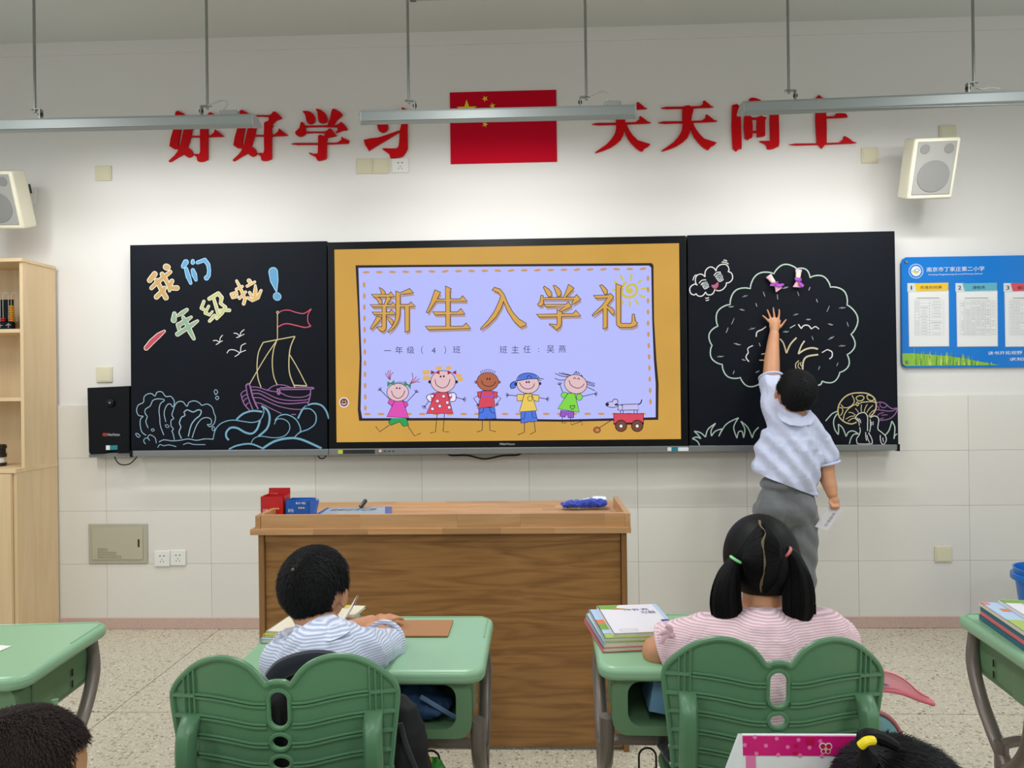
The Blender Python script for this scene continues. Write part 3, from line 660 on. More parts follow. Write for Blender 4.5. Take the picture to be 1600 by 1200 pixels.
chalk(lb, 'chalk_hull', P4, [(p_, [(85, 795), (118, 783), (150, 900), (200, 1015)], .008), (p_, [(85, 795), (105, 900), (150, 1020)], .006), (p_, [(125, 810), (150, 900), (180, 985)], .006), (p_, [(38, 872), (60, 850), (85, 838)]), (p_, [(38, 872), (65, 960), (120, 1028)], .006), (p_, [(50, 905), (75, 885), (95, 880)]), (p_, [(62, 945), (82, 920), (100, 912)]), (p_, [(85, 985), (98, 965), (115, 955)]),
  (p_, [(130, 808), (180, 808), (230, 820), (300, 842), (385, 855)]), (p_, [(290, 835), (340, 800), (400, 787), (460, 795), (510, 816)]), (p_, [(140, 838), (200, 838), (270, 865), (380, 915), (500, 935), (640, 930), (680, 915)]), (p_, [(150, 870), (210, 870), (280, 905), (380, 950), (500, 965), (665, 950)], .0055), (p_, [(155, 908), (220, 912), (300, 950), (400, 990), (520, 1015), (620, 1018)]), (p_, [(170, 955), (230, 965), (320, 1010), (420, 1058)]), (p_, [(510, 1065), (555, 1066)]),
  (p_, [(410, 862), (480, 895), (560, 905), (640, 898), (690, 872)]), (p_, [(405, 816), (690, 812), (690, 828), (415, 832)], .006), (p_, [(692, 830), (688, 890), (665, 970), (630, 1015)], .006), (p_, [(382, 820), (385, 870), (402, 868), (400, 820)], .009)])
# --- waves
b_, c_ = 'chalk_bluel', 'chalk_blue'
chalk(lb, 'chalk_surf', WV, [(b_, [(510, 472), (478, 445), (466, 390), (470, 350), (488, 332), (455, 325), (440, 290), (452, 250), (490, 228), (495, 190), (520, 168), (550, 165), (575, 182), (590, 155), (625, 152), (655, 186), (690, 185), (715, 215), (715, 250), (705, 262), (690, 242), (668, 245), (648, 280), (643, 320), (655, 372)], .0046),
  (b_, [(525, 418), (508, 370), (518, 335), (503, 310), (505, 280), (540, 255), (560, 215), (600, 203), (645, 212), (615, 240), (605, 290), (610, 340), (615, 400), (640, 470)], .0046),
  (b_, [(718, 505), (708, 460), (700, 440), (710, 425), (693, 400), (695, 360), (712, 348), (700, 320), (712, 280), (722, 250), (745, 225), (780, 225), (810, 258), (825, 230), (865, 218), (900, 232), (920, 250), (960, 242), (995, 265), (1010, 310), (1020, 340), (1010, 385), (980, 408), (960, 392), (985, 390), (990, 360), (965, 342), (920, 350), (880, 400), (848, 490)], .0046),
  (b_, [(770, 495), (752, 450), (765, 410), (755, 380), (770, 340), (795, 325), (790, 300), (815, 285), (855, 300), (890, 285), (915, 292), (905, 325), (870, 355), (840, 400), (820, 480)], .0060),
  (b_, [(605, 520), (640, 505), (700, 512), (760, 508), (820, 498), (880, 508), (940, 498), (1003, 500)], .0046), (b_, [(595, 562), (612, 540), (640, 548), (680, 542), (732, 555)], .004), (b_, [(782, 540), (820, 528), (860, 538), (945, 540)], .004),
  (b_, [(520, 492), (500, 495), (492, 515), (505, 535)], .0042), (b_, [(585, 530), (575, 490), (540, 468), (522, 485), (535, 510)], .0042),
  (b_, [(432, 462), (445, 458), (465, 475), (450, 485)], .004, True), (b_, [(547, 428), (562, 424), (570, 436), (555, 440)], .0036, True), (b_, [(650, 396), (668, 395), (678, 410), (660, 413)], .0036, True), (b_, [(995, 415), (1008, 410), (1015, 430), (1000, 436)], .004, True), (b_, [(1010, 150), (1022, 136), (1036, 152), (1022, 172)], .004, True), (b_, [(1020, 195), (1032, 184), (1044, 196), (1032, 210)], .004, True)])
chalk(lb, 'chalk_waves', LC, [(c_, [(443, 1088), (455, 1040), (485, 1005), (540, 988), (600, 995), (650, 1000), (690, 985), (708, 945), (700, 918)], .0052), (c_, [(565, 985), (600, 955), (650, 940), (700, 945)], .010),
  (c_, [(688, 990), (672, 1035), (645, 1058), (610, 1052), (570, 1030), (535, 1028), (513, 1050), (512, 1075), (525, 1092)], .011), (c_, [(695, 915), (725, 935), (738, 975), (725, 1030), (680, 1072)], .011), (c_, [(640, 1112), (655, 1085), (690, 1072), (760, 1080), (815, 1070), (842, 1035), (835, 1000), (805, 982), (775, 985), (762, 1010)], .0048), (c_, [(765, 990), (790, 965), (830, 960), (875, 985), (898, 1030), (895, 1055)], .006),
  (c_, [(525, 1140), (570, 1120), (640, 1112), (705, 1137)], .009), (c_, [(700, 1137), (760, 1100), (830, 1083), (900, 1088), (1008, 1135)], .012), (c_, [(885, 980), (915, 925), (960, 903), (1005, 910), (1032, 940), (1046, 982)], .009), (c_, [(915, 930), (950, 930), (978, 960), (975, 1005), (940, 1035), (895, 1052), (865, 1080)], .006)])
# --- tree on the right board
g_, wt, cm = 'chalk_green', 'chalk_white', 'chalk_cream'
cus = [(378, 810), (282, 778), (190, 712), (138, 615), (168, 518), (230, 408), (332, 328), (452, 252), (568, 228), (634, 272), (738, 320), (822, 410), (842, 560), (822, 662), (785, 752), (697, 796)]
pts = scal(None, cus, bul=0.30)
chalk(rb, 'chalk_tree_crown', RC, [(g_, pts, .0068), (g_, [(697, 796), (690, 812), (668, 822)], .008)], smooth_=False)
chalk(rb, 'chalk_branches', RC, [(cm, [(482, 582), (500, 605), (515, 655)], .007), (cm, [(515, 655), (535, 610), (566, 576)], .008), (cm, [(575, 658), (590, 618), (607, 592)], .008), (cm, [(575, 658), (610, 636), (645, 628), (675, 634)], .009), (cm, [(597, 752), (600, 700), (620, 672), (676, 662)], .009),
   (cm, [(588, 752), (566, 735), (562, 710), (578, 692)], .005), (cm, [(590, 738), (574, 722), (580, 702)], .004), (cm, [(594, 722), (586, 712), (590, 700)], .004), (cm, [(478, 762), (500, 762), (520, 772)], .005), (cm, [(478, 775), (496, 775), (508, 785)], .004), (cm, [(388, 660), (412, 656)], .006), (cm, [(378, 690), (412, 690)], .006)])
chalk(rb, 'chalk_leaves', RC, [(wt, [(362, 572), (366, 548), (392, 535)], .006), (wt, [(392, 535), (412, 520)], .005), (wt, [(533, 527), (560, 512)], .004), (wt, [(575, 508), (590, 530)], .006), (wt, [(590, 530), (603, 515), (625, 514), (642, 532)], .006), (wt, [(642, 532), (662, 520), (680, 533)], .005),
   (wt, [(345, 616), (320, 630), (322, 652)], .005), (wt, [(322, 652), (310, 675), (325, 698)], .006), (wt, [(695, 652), (722, 636)], .005), (wt, [(722, 636), (745, 648), (746, 672), (733, 684)], .006)])
mb = []
random.seed(3)
for x, y in [(305, 365), (402, 355), (363, 410), (290, 434), (235, 418), (470, 370), (510, 322), (575, 353), (631, 328), (670, 388), (726, 430), (798, 424), (243, 493), (214, 538), (341, 530), (563, 458), (626, 483), (739, 508), (826, 508), (648, 578), (742, 577), (512, 545), (266, 608), (380, 611), (180, 671), (298, 688), (797, 617), (247, 752), (368, 748), (680, 730), (773, 711)]:
    a = random.choice((-.5, -.3, .2, 1.45, 1.2, -.1, 2.0)); l = random.uniform(9, 18); dx, dy = math.cos(a)*l, math.sin(a)*l
    mb.append(('chalk_grey', [(x-dx, y-dy), (x+dx*.2, y+dy*.2+3), (x+dx, y+dy)], random.uniform(.002, .004)))
    mb.append(('chalk_grey', [(x-dx*.4, y-dy*.2-3), (x+dx*.6, y+dy*.6+2)], .003))
chalk(rb, 'chalk_marks', RC, mb)
chalk(rb, 'chalk_grass', RC, [(g_, q, .006) for q in ([(75, 1122), (62, 1100), (38, 1088)], [(38, 1088), (58, 1080), (82, 1088)], [(82, 1088), (66, 1068), (48, 1050)], [(48, 1050), (80, 1058), (105, 1080)], [(105, 1080), (118, 1040), (156, 1010)], [(156, 1010), (134, 1045), (135, 1075)], [(135, 1075), (155, 1050), (190, 1038)], [(190, 1038), (172, 1076)], [(172, 1076), (210, 1015), (272, 982)], [(272, 982), (248, 1030), (264, 1086)], [(264, 1086), (272, 1055), (290, 1052), (298, 1084)], [(298, 1084), (304, 1040), (284, 1000)], [(284, 1000), (318, 1030), (342, 1084)], [(342, 1084), (352, 1055), (374, 1030)])])
m6 = 'chalk_yellow'
chalk(rb, 'chalk_grass', P6, [(g_, q, .006) for q in ([(0, 630), (60, 560), (120, 500), (200, 465)], [(200, 505), (150, 580), (135, 670), (160, 780), (215, 862)], [(215, 862), (222, 780), (215, 685)], [(215, 685), (290, 750), (350, 895)], [(350, 895), (390, 820), (470, 800), (560, 850)], [(560, 850), (480, 860), (430, 930), (405, 1022)], [(1015, 870), (1080, 790), (1130, 632)], [(1130, 632), (1180, 740), (1165, 935)], [(1165, 935), (1180, 880), (1220, 850)])])
chalk(rb, 'chalk_mushroom', P6, [(m6, [(530, 650), (440, 680), (330, 650), (240, 570), (210, 450), (240, 330), (330, 220), (450, 162), (600, 150), (720, 165), (820, 230), (858, 320), (860, 400), (830, 480), (790, 530), (745, 560)], .0065), (m6, [(300, 620), (320, 520), (380, 430), (460, 370), (520, 345)], .005), (m6, [(560, 340), (620, 312), (700, 305), (800, 300), (858, 325)], .005), (m6, [(520, 345), (535, 310), (560, 335), (545, 372)], .005, True),
   (m6, [(262, 350), (310, 400), (380, 400), (450, 360), (490, 290), (450, 190)], .0045), (m6, [(520, 240), (560, 205), (620, 200), (655, 235), (620, 280), (555, 285)], .005, True), (m6, [(705, 200), (745, 190), (800, 215), (828, 260), (780, 285), (720, 255)], .005, True), (m6, [(232, 405), (280, 410), (292, 470), (255, 540)], .0045),
   (m6, [(390, 485), (450, 490), (510, 530)], .004), (m6, [(345, 600), (420, 555), (500, 545)], .004), (m6, [(385, 635), (450, 590), (510, 580)], .0045), (m6, [(505, 415), (545, 460), (558, 495)], .004), (m6, [(612, 350), (605, 420), (608, 472)], .004), (m6, [(710, 345), (675, 410), (660, 475)], .004), (m6, [(805, 362), (745, 420), (700, 490)], .004), (m6, [(840, 440), (780, 480), (730, 550)], .004),
   (wt, [(575, 640), (530, 610), (510, 570), (560, 510), (640, 485), (690, 510), (715, 570), (715, 700), (715, 800)], .0045), (wt, [(580, 735), (590, 800), (570, 870), (530, 930), (535, 1000), (570, 1020), (770, 1020), (795, 990), (780, 920), (730, 830)], .0045), (wt, [(530, 575), (560, 620), (575, 710)], .0035), (wt, [(682, 820), (685, 900), (698, 965)], .004), (wt, [(705, 870), (720, 940), (750, 1000)], .004), (wt, [(565, 590), (590, 620), (598, 665)], .004),
   (wt, [(760, 575), (820, 545), (880, 560), (905, 620), (890, 760), (950, 820), (1015, 880), (1035, 950), (1005, 1015), (965, 1022), (935, 960), (932, 870)], .0045), (wt, [(760, 600), (765, 720), (750, 820)], .004), (wt, [(975, 915), (980, 960), (990, 985)], .004), (wt, [(785, 640), (785, 710)], .003), (wt, [(810, 640), (812, 700)], .003),
   (p_, [(870, 320), (930, 308), (1010, 330), (1080, 390), (1140, 420), (1215, 412), (1205, 480), (1140, 560), (1050, 605), (920, 620)], .005), (p_, [(860, 438), (950, 445), (1060, 462), (1150, 455), (1210, 420)], .0045), (p_, [(935, 320), (925, 360), (965, 400), (1020, 395), (1042, 365)], .004), (p_, [(870, 385), (908, 395), (905, 430)], .004), (p_, [(885, 540), (930, 500), (995, 485)], .004), (p_, [(950, 530), (1055, 525)], .004), (p_, [(925, 600), (990, 575)], .004)])
chalk(rb, 'chalk_cloud', P5, [(wt, [(295, 688), (265, 662), (200, 670), (135, 725), (115, 800), (145, 880), (215, 912), (270, 880)], .0058), (wt, [(270, 880), (290, 920), (360, 945), (430, 920), (488, 845)], .0055), (wt, [(488, 845), (520, 900), (590, 912), (660, 880), (708, 780)], .0055), (wt, [(730, 800), (810, 815), (900, 775), (965, 690), (970, 630)], .0055), (wt, [(970, 630), (1040, 620), (1105, 560), (1120, 480), (1090, 400), (1010, 362)], .0055), (wt, [(1010, 362), (1035, 330), (1015, 250), (960, 200), (880, 195), (800, 225), (745, 290), (732, 355)], .0055), (wt, [(732, 355), (690, 290), (620, 258), (550, 275), (490, 340), (472, 420), (475, 490)], .0055), (wt, [(475, 490), (420, 440), (350, 425), (280, 460), (250, 530), (250, 610), (268, 660)], .0055),
   (wt, [(272, 437), (220, 480), (188, 572)], .0045), (wt, [(905, 98), (950, 98), (992, 125)], .005), (wt, [(865, 145), (940, 145), (1025, 188)], .005), (wt, [(480, 985), (520, 990), (565, 970)], .005), (wt, [(490, 1042), (530, 1040), (568, 1022)], .005), (wt, [(335, 640), (380, 585), (430, 562), (498, 560)], .005), (wt, [(682, 460), (730, 400), (790, 380), (840, 380)], .005), (wt, [(380, 685), (410, 640), (450, 620)], .005), (wt, [(715, 495), (760, 440), (850, 408)], .005),
   (wt, [(415, 690), (470, 772), (570, 715)], .004), (wt, [(735, 510), (815, 598), (910, 548)], .004), ('chalk_grey', [(430, 680), (440, 640), (500, 610), (540, 660), (545, 710), (490, 740)], .0065, True), ('chalk_grey', [(460, 680), (480, 650), (510, 660), (510, 700), (480, 710)], .0075, True), ('chalk_grey', [(745, 500), (760, 455), (820, 430), (870, 460), (880, 530), (810, 565)], .0065, True), ('chalk_grey', [(775, 510), (800, 480), (840, 490), (840, 530), (800, 540)], .008, True),
   ('chalk_pink', [(630, 685), (700, 680), (775, 618)], .005), ('chalk_pink', [(775, 618), (775, 690), (745, 745), (700, 758), (655, 730), (630, 685)], .005)])
mb = MB(); mb.use('chalk_purple').flat(onW(P5([(640, 695), (705, 690), (768, 635), (765, 690), (740, 735), (700, 748), (660, 722)]), CH+.0004)[::-1], CH+.0004); mb.build('chalk_mouth', None, rb, smooth=0)

# ---------------------------------------------------------------- display
DY = 3.895
dp = thing('smart_display', 'large interactive display showing an orange welcome slide with cartoon children', 'display', W(793, 704, 3.93))
mb = MB(); S0 = [(522.5, 390), (1061, 380), (1064, 686), (526, 691)]
quad(mb, [(512, 378.5), (1072, 368), (1075.5, 697), (514, 702.5)], DY, BK); mb.build('bezel', MATS['bezel'], dp, smooth=0, bevel=.003)
EM = 1.0
for k, cc in dict(e_orange=(205, 158, 72), e_bg=(183, 188, 252), e_dark=(38, 30, 36), e_dash=(200, 150, 96), e_shadow=(176, 148, 140), e_char=(214, 164, 80), e_line=(28, 24, 44), e_text=(52, 58, 100), e_skin=(226, 190, 196), e_brown=(176, 100, 72), e_pink=(220, 80, 180), e_red=(214, 72, 92), e_green=(40, 160, 84), e_blue=(78, 118, 222), e_yellow=(232, 200, 96), e_lgreen=(128, 214, 72), e_purple=(150, 86, 196), e_white=(236, 232, 252), e_sun=(206, 192, 66), e_wheel=(120, 72, 44), e_hair=(226, 176, 92), e_hairr=(160, 56, 66), e_dred=(150, 30, 60), e_lav=(196, 190, 236)).items():
    mat(k, cc, 0.3, emit=EM, noise_s=(3 if k == 'e_orange' else 0), noise_a=(0.05 if k == 'e_orange' else 0))
def L_(k): return DY-0.0012-0.0006*k
def poly(mb, c, tf, pts, k): mb.use(c); y = L_(k)-ep(); mb.flat(onW(tf(pts), y)[::-1], y)
def line(mb, c, tf, pts, w_, k, sm=True, closed=False):
    P = [(q[0], q[1], 0) for q in tf(pts)]; P = [(q[0], q[1]) for q in (catmull(P, 5, closed) if len(P) > 2 and sm else P)]
    if closed: P.append(P[0])
    mb.use(c); mb.ribbon(onW(P, L_(k)), w_, L_(k)-ep())
def disc(mb, c, tf, cx, cy, rx, ry, k, rot=0):
    poly(mb, c, tf, [(cx+rx*math.cos(t)*math.cos(rot)-ry*math.sin(t)*math.sin(rot), cy+rx*math.cos(t)*math.sin(rot)+ry*math.sin(t)*math.cos(rot)) for t in [2*PI*i/24 for i in range(24)]], k)
ID = T(0, 0, 1)
mb = MB(); mb.use('e_orange'); mb.prism(onW(S0, DY-.0008), DY-.0008, DY+.0005); scr = mb.build('screen', None, dp, smooth=0)
mb = MB()
poly(mb, 'e_dark', ID, [(555.5, 414.5), (700, 413.5), (1018, 411), (1021, 414), (1022, 500), (1025.5, 560), (1029, 600), (1028.5, 656), (880, 659), (700, 657), (561, 657.5), (559, 640), (562, 560), (559, 480)], 0)
poly(mb, 'e_bg', ID, [(560, 418.5), (640, 417.5), (1014, 415), (1017.5, 418), (1019, 500), (1021.5, 560), (1024.5, 600), (1024.5, 652), (880, 655.5), (700, 653), (566, 653.5), (563.5, 640), (565, 560), (562, 480)], 1)
mb.build('slide_panel', None, scr, smooth=0)
mb = MB(); random.seed(5)
for i in range(22): x = 572+i*20.6; disc(mb, 'e_dash', ID, x, 425.5-i*.26, 5.5, 1.9, 2, random.uniform(-.2, .1))
for i in range(12): y = 445+i*17.5; disc(mb, 'e_dash', ID, 569+i*.17, y, 2.1, 4.4, 2); disc(mb, 'e_dash', ID, 1012.5+max(0, i-4)*.55, y-10, 2.1, 4.2, 2)
for i in range(21): x = 574+i*21.5; disc(mb, 'e_dash', ID, x, 647-(i*.02), 5.5, 1.8, 2)
mb.build('slide_border', None, scr, smooth=0)['kind'] = 'stuff'
tE, tF, tG = T(560, 430, 8), T(740, 430, 8.889), T(900, 420, 10)
TITLE = [
 (tE, [[(262,157),(285,165),(315,190),(335,215),(338,235),(290,240),(285,205)], [(165,240),(385,240),(405,210),(452,268),(195,275)], [(212,268),(265,285),(295,320),(295,350),(270,370),(245,325)], [(358,265),(410,285),(350,375),(322,370)], [(150,368),(410,368),(430,338),(475,392),(180,398)], [(172,462),(390,462),(413,432),(465,490),(198,492)], [(300,375),(345,375),(345,665),(320,700),(290,705),(230,655),(260,645),(295,645)], [(235,512),(290,538),(165,678),(150,665)], [(350,512),(420,550),(440,590),(420,625),(385,580)], [(470,200),(520,222),(580,195),(640,168),(686,220),(520,240),(520,480),(505,560),(470,625),(430,672),(378,715),(368,705),(420,640),(455,575),(468,500)], [(515,366),(630,366),(655,336),(710,390),(515,396)], [(580,390),(634,390),(634,695),(585,712)]]),
 (tE, [[(957,185),(1025,215),(965,330),(870,470),(850,462),(900,350)], [(960,300),(1270,298),(1303,260),(1358,325),(950,325)], [(1090,138),(1160,172),(1145,190),(1145,650),(1095,650)], [(932,458),(1240,460),(1280,420),(1330,485),(958,495)], [(840,640),(1305,640),(1348,600),(1400,665),(872,680)]]),
 (tF, [[(260,208),(290,170),(370,195),(415,255),(418,350),(385,450),(310,580),(200,690),(105,758),(98,740),(200,630),(290,500),(350,370),(378,290),(340,240)], [(400,240),(425,270),(470,380),(540,510),(630,610),(728,670),(728,692),(650,725),(560,640),(470,500),(410,350)]]),
 (tF, [[(985,155),(1050,200),(1085,245),(1080,290),(1045,305),(1020,270),(970,170)], [(1108,145),(1135,145),(1190,190),(1218,240),(1205,285),(1165,295),(1145,240)], [(1320,130),(1392,180),(1275,310),(1250,308)], [(935,282),(965,285),(970,400),(940,430),(900,425),(890,405),(925,360)], [(950,315),(1400,305),(1430,272),(1487,335),(1370,410),(1362,400),(1395,335),(950,340)], [(980,405),(1280,405),(1315,372),(1362,435),(1215,505),(1195,490),(1270,432),(1005,440)], [(1160,482),(1230,515),(1218,560),(1218,680),(1195,725),(1145,760),(1110,715),(1055,690),(1055,678),(1160,690)], [(878,545),(1380,535),(1420,490),(1487,565),(910,582)]]),
 (tG, [[(372,262),(400,250),(450,290),(490,340),(485,385),(465,405),(440,385)], [(278,418),(510,410),(535,385),(588,440),(480,575),(400,640),(265,740),(255,720),(400,580),(495,452),(310,462)], [(425,590),(485,570),(485,915),(425,940)], [(480,575),(560,610),(600,660),(590,705),(570,718),(530,670),(470,595)], [(625,238),(718,270),(695,300),(695,835),(710,855),(855,855),(875,830),(882,712),(912,712),(920,805),(960,850),(930,890),(860,915),(690,915),(645,890),(632,850)]])]
def offset(P, d):
    n = len(P); A = sum(P[i][0]*P[(i+1) % n][1]-P[(i+1) % n][0]*P[i][1] for i in range(n)); s = 1 if A > 0 else -1; out = []
    for i in range(n):
        p0, p1, p2 = Vector(P[i-1]), Vector(P[i]), Vector(P[(i+1) % n]); a = (p1-p0).normalized(); b = (p2-p1).normalized()
        na = Vector((a.y, -a.x))*s; nb = Vector((b.y, -b.x))*s; m_ = na+nb
        if m_.length < 1e-3: m_ = na
        m_.normalize(); out.append(tuple(p1+m_*min(d/max(m_.dot(na), .4), d*1.8)))
    return out
SUNW = []
mb = MB()   # sun behind the last character
sp = [(tG([(835+(20+26*t)*math.cos(-.9+t*1.0)*1.0, 330+(20+26*t)*math.sin(-.9+t*1.0))])[0]) for t in [i*.22 for i in range(33)]]
sp = [(820, 330), (835, 325), (850, 318), (870, 335), (860, 360), (835, 368), (805, 350), (795, 315), (810, 275), (850, 250), (905, 248), (940, 280), (952, 330), (935, 385), (895, 425), (840, 445), (780, 440), (735, 405), (715, 350), (725, 280), (755, 235), (785, 205)]
line(mb, 'e_sun', tG, sp, .0135, 2)
for a_ in ((690, 95, 735, 180), (870, 75, 855, 180), (1030, 175, 965, 220), (1110, 300, 1010, 318), (1075, 450, 985, 405), (975, 560, 925, 475), (840, 595, 840, 505), (720, 560, 745, 495), (590, 195, 660, 235), (560, 330, 620, 328)):
    line(mb, 'e_sun', tG, [(a_[0], a_[1]), (a_[2], a_[3])], .0105, 2)
mb.build('slide_sun', None, scr, smooth=0)
for tf, ps in TITLE:
    mb = MB()
    for p in ps:
        q = tf(p); poly(mb, 'e_shadow', ID, [(a+2.1, b+4.2) for a, b in q], 3)
    for p in ps:
        q = tf(p); sm = [(v.x, v.y) for v in [Vector(t) for t in q]]
        poly(mb, 'e_line', ID, offset(q, .75), 4); poly(mb, 'e_char', ID, offset(q, -.15), 5)
    mb.build('title_character', None, scr, smooth=0)
mb = MB(); mb.use('e_text')
def stext(mb, body, x0, y0, x1, y1, k=3, Y=None):
    Y = Y if Y is not None else L_(k)
    def f(u, v):
        q = W(x0+(x1-x0)*u, y1+(y0-y1)*v, Y); return (q.x, Y, q.z)
    text(mb, body, f)
hs = 18.05
for i, ch in enumerate('一年级（4）班'):
    x = 605.5+i*18.0; w_ = 5.8
    if ch == '一': stext(mb, ch, x-5.5, 547.3, x+5.5, 548.4)
    elif ch in '（）': stext(mb, ch, x-1.5, 541, x+1.5, 553)
    elif ch == '4': stext(mb, ch, x-3, 543, x+3, 552)
    else: stext(mb, ch, x-5.8, 541.5-i*.15, x+5.8, 553-i*.15)
for i, ch in enumerate('班主任：吴燕'):
    x = 786.5+i*18.4; 
    if ch == '：': stext(mb, ch, x-.8, 544, x+.8, 550)
    else: stext(mb, ch, x-5.8, 540.5-i*.2, x+5.8, 552-i*.2)
mb.build('slide_text', None, scr, smooth=0)
K1, K2 = T(510, 530, 5.517), T(780, 530, 5.333)
LW = .0036
def hand(mb, tf, x, y, a, s=26, k=6):
    for d in (-.9, -.3, .3, .9): line(mb, 'e_line', tf, [(x, y), (x+math.cos(a+d)*s, y+math.sin(a+d)*s)], LW*.9, k)
def child(parts): 
    mb = MB(); parts(mb); return mb.build('cartoon_child', None, scr, smooth=0)
def k_a(mb):
    for p in ([(545, 350), (515, 310), (512, 290)], [(545, 350), (530, 300), (535, 268)], [(548, 350), (545, 310), (553, 265)], [(550, 352), (555, 310), (578, 285)], [(720, 385), (745, 340), (738, 290)], [(720, 385), (760, 345), (775, 322)], [(722, 385), (770, 360), (802, 340)], [(722, 385), (770, 370), (806, 368)]): line(mb, 'e_hairr', K1, p, LW, 3)
    for i in range(7): line(mb, 'e_line', K1, [(598+i*11, 380-abs(i-3)*-2), (594+i*12, 364+abs(i-3)*2)], LW*.8, 3)
    line(mb, 'e_line', K1, [(468, 440), (540, 515)], LW, 3); line(mb, 'e_line', K1, [(770, 460), (695, 540)], LW, 3); hand(mb, K1, 468, 440, -2.3); hand(mb, K1, 772, 460, -1.1)
    poly(mb, 'e_green', K1, [(560, 680), (690, 680), (708, 742), (665, 752), (630, 712), (555, 742), (535, 718)], 4); line(mb, 'e_line', K1, [(560, 680), (535, 718), (555, 742), (630, 712), (665, 752), (708, 742), (690, 680)], LW, 6, False)
    line(mb, 'e_line', K1, [(545, 738), (460, 798), (425, 752)], LW, 6, False); line(mb, 'e_line', K1, [(700, 745), (760, 835), (812, 810)], LW, 6, False)
    poly(mb, 'e_pink', K1, [(545, 515), (590, 530), (570, 580), (530, 550)], 4); poly(mb, 'e_pink', K1, [(660, 530), (690, 540), (705, 565), (680, 590)], 4)
    poly(mb, 'e_pink', K1, [(590, 530), (660, 530), (712, 680), (520, 668)], 5); line(mb, 'e_line', K1, [(590, 530), (660, 530), (712, 680), (520, 668)], LW, 6, False, True)
    line(mb, 'e_line', K1, [(590, 530), (545, 515), (530, 550), (570, 580)], LW, 6, False); line(mb, 'e_line', K1, [(655, 532), (692, 542), (705, 565), (682, 590)], LW, 6, False)
    disc(mb, 'e_line', K1, 615, 458, 96, 80, 6); disc(mb, 'e_skin', K1, 615, 458, 91, 75, 7); disc(mb, 'e_line', K1, 607, 422, 7, 8, 8); disc(mb, 'e_line', K1, 632, 423, 7, 8, 8)
    line(mb, 'e_line', K1, [(560, 443), (575, 485), (615, 510), (655, 490), (677, 443)], LW, 8)
    for cx, cy, r_ in ((555, 382, -.2), (702, 395, .5)):
        for s in (-1, 1): poly(mb, 'e_green', K1, [(cx, cy), (cx+s*32*math.cos(r_)-12*math.sin(r_), cy+s*32*math.sin(r_)+20), (cx+s*28*math.cos(r_), cy+s*28*math.sin(r_)-22)], 9); line(mb, 'e_line', K1, [(cx, cy), (cx+s*32*math.cos(r_)-12*math.sin(r_), cy+s*32*math.sin(r_)+20), (cx+s*28*math.cos(r_), cy+s*28*math.sin(r_)-22)], LW*.8, 10, False, True)
def k_b(mb):
    for cx, cy, rr in ((860, 285, 34), (865, 335, 34), (970, 250, 28), (1055, 248, 26), (1140, 315, 26), (1155, 345, 26)):
        for j in range(4): a_ = j*1.6+cx; line(mb, 'e_hair', K1, [(cx+rr*math.cos(a_+t)*(.25+.75*t/5), cy+rr*.55*math.sin(a_+t)*(.25+.75*t/5)) for t in (0, 1, 2, 3, 4, 5)], .006, 3)
    line(mb, 'e_line', K1, [(955, 640), (940, 800), (895, 808)], LW, 4, False); line(mb, 'e_line', K1, [(1018, 640), (1006, 796), (1055, 800)], LW, 4, False)
    line(mb, 'e_line', K1, [(885, 530), (850, 580)], LW, 4); hand(mb, K1, 850, 575, 2.2, 30); line(mb, 'e_line', K1, [(1110, 500), (1180, 518)], LW, 4); hand(mb, K1, 1178, 518, 0.1, 30)
    poly(mb, 'e_white', K1, [(900, 475), (935, 480), (905, 545), (868, 510), (870, 485)], 4); poly(mb, 'e_white', K1, [(1045, 465), (1110, 470), (1115, 530), (1080, 540)], 4)
    poly(mb, 'e_red', K1, [(905, 470), (945, 465), (930, 520), (900, 545)], 5); poly(mb, 'e_red', K1, [(1040, 462), (1075, 465), (1085, 500), (1060, 530)], 5)
    poly(mb, 'e_red', K1, [(948, 458), (1042, 458), (1092, 640), (860, 642)], 6); line(mb, 'e_line', K1, [(948, 458), (1042, 458), (1092, 640), (860, 642)], LW, 7, False, True)
    line(mb, 'e_line', K1, [(935, 462), (880, 480), (862, 500), (880, 530), (905, 545)], LW, 7); line(mb, 'e_line', K1, [(1042, 458), (1100, 462), (1120, 490), (1110, 530), (1070, 540)], LW, 7)
    for cx, cy in ((912, 490), (1010, 492), (1068, 482), (957, 533), (1042, 546), (977, 577), (914, 600), (1058, 588)): disc(mb, 'e_line', K1, cx, cy, 16, 16, 8); disc(mb, 'e_white', K1, cx, cy, 12, 12, 9)
    for s in (-1, 1): disc(mb, 'e_line', K1, 1006+s*114, 368, 14, 14, 6)
    disc(mb, 'e_line', K1, 1006, 365, 110, 97, 8); disc(mb, 'e_skin', K1, 1006, 365, 105, 92, 9); disc(mb, 'e_line', K1, 985, 322, 8, 9, 10); disc(mb, 'e_line', K1, 1012, 320, 8, 9, 10)
    line(mb, 'e_line', K1, [(935, 345), (950, 395), (1000, 420), (1045, 398), (1067, 343)], LW, 10)
    for cx, cy in ((938, 287), (1082, 288)):
        for s in (-1, 1): poly(mb, 'e_dred', K1, [(cx, cy), (cx+s*38, cy+18), (cx+s*36, cy-20)], 10)
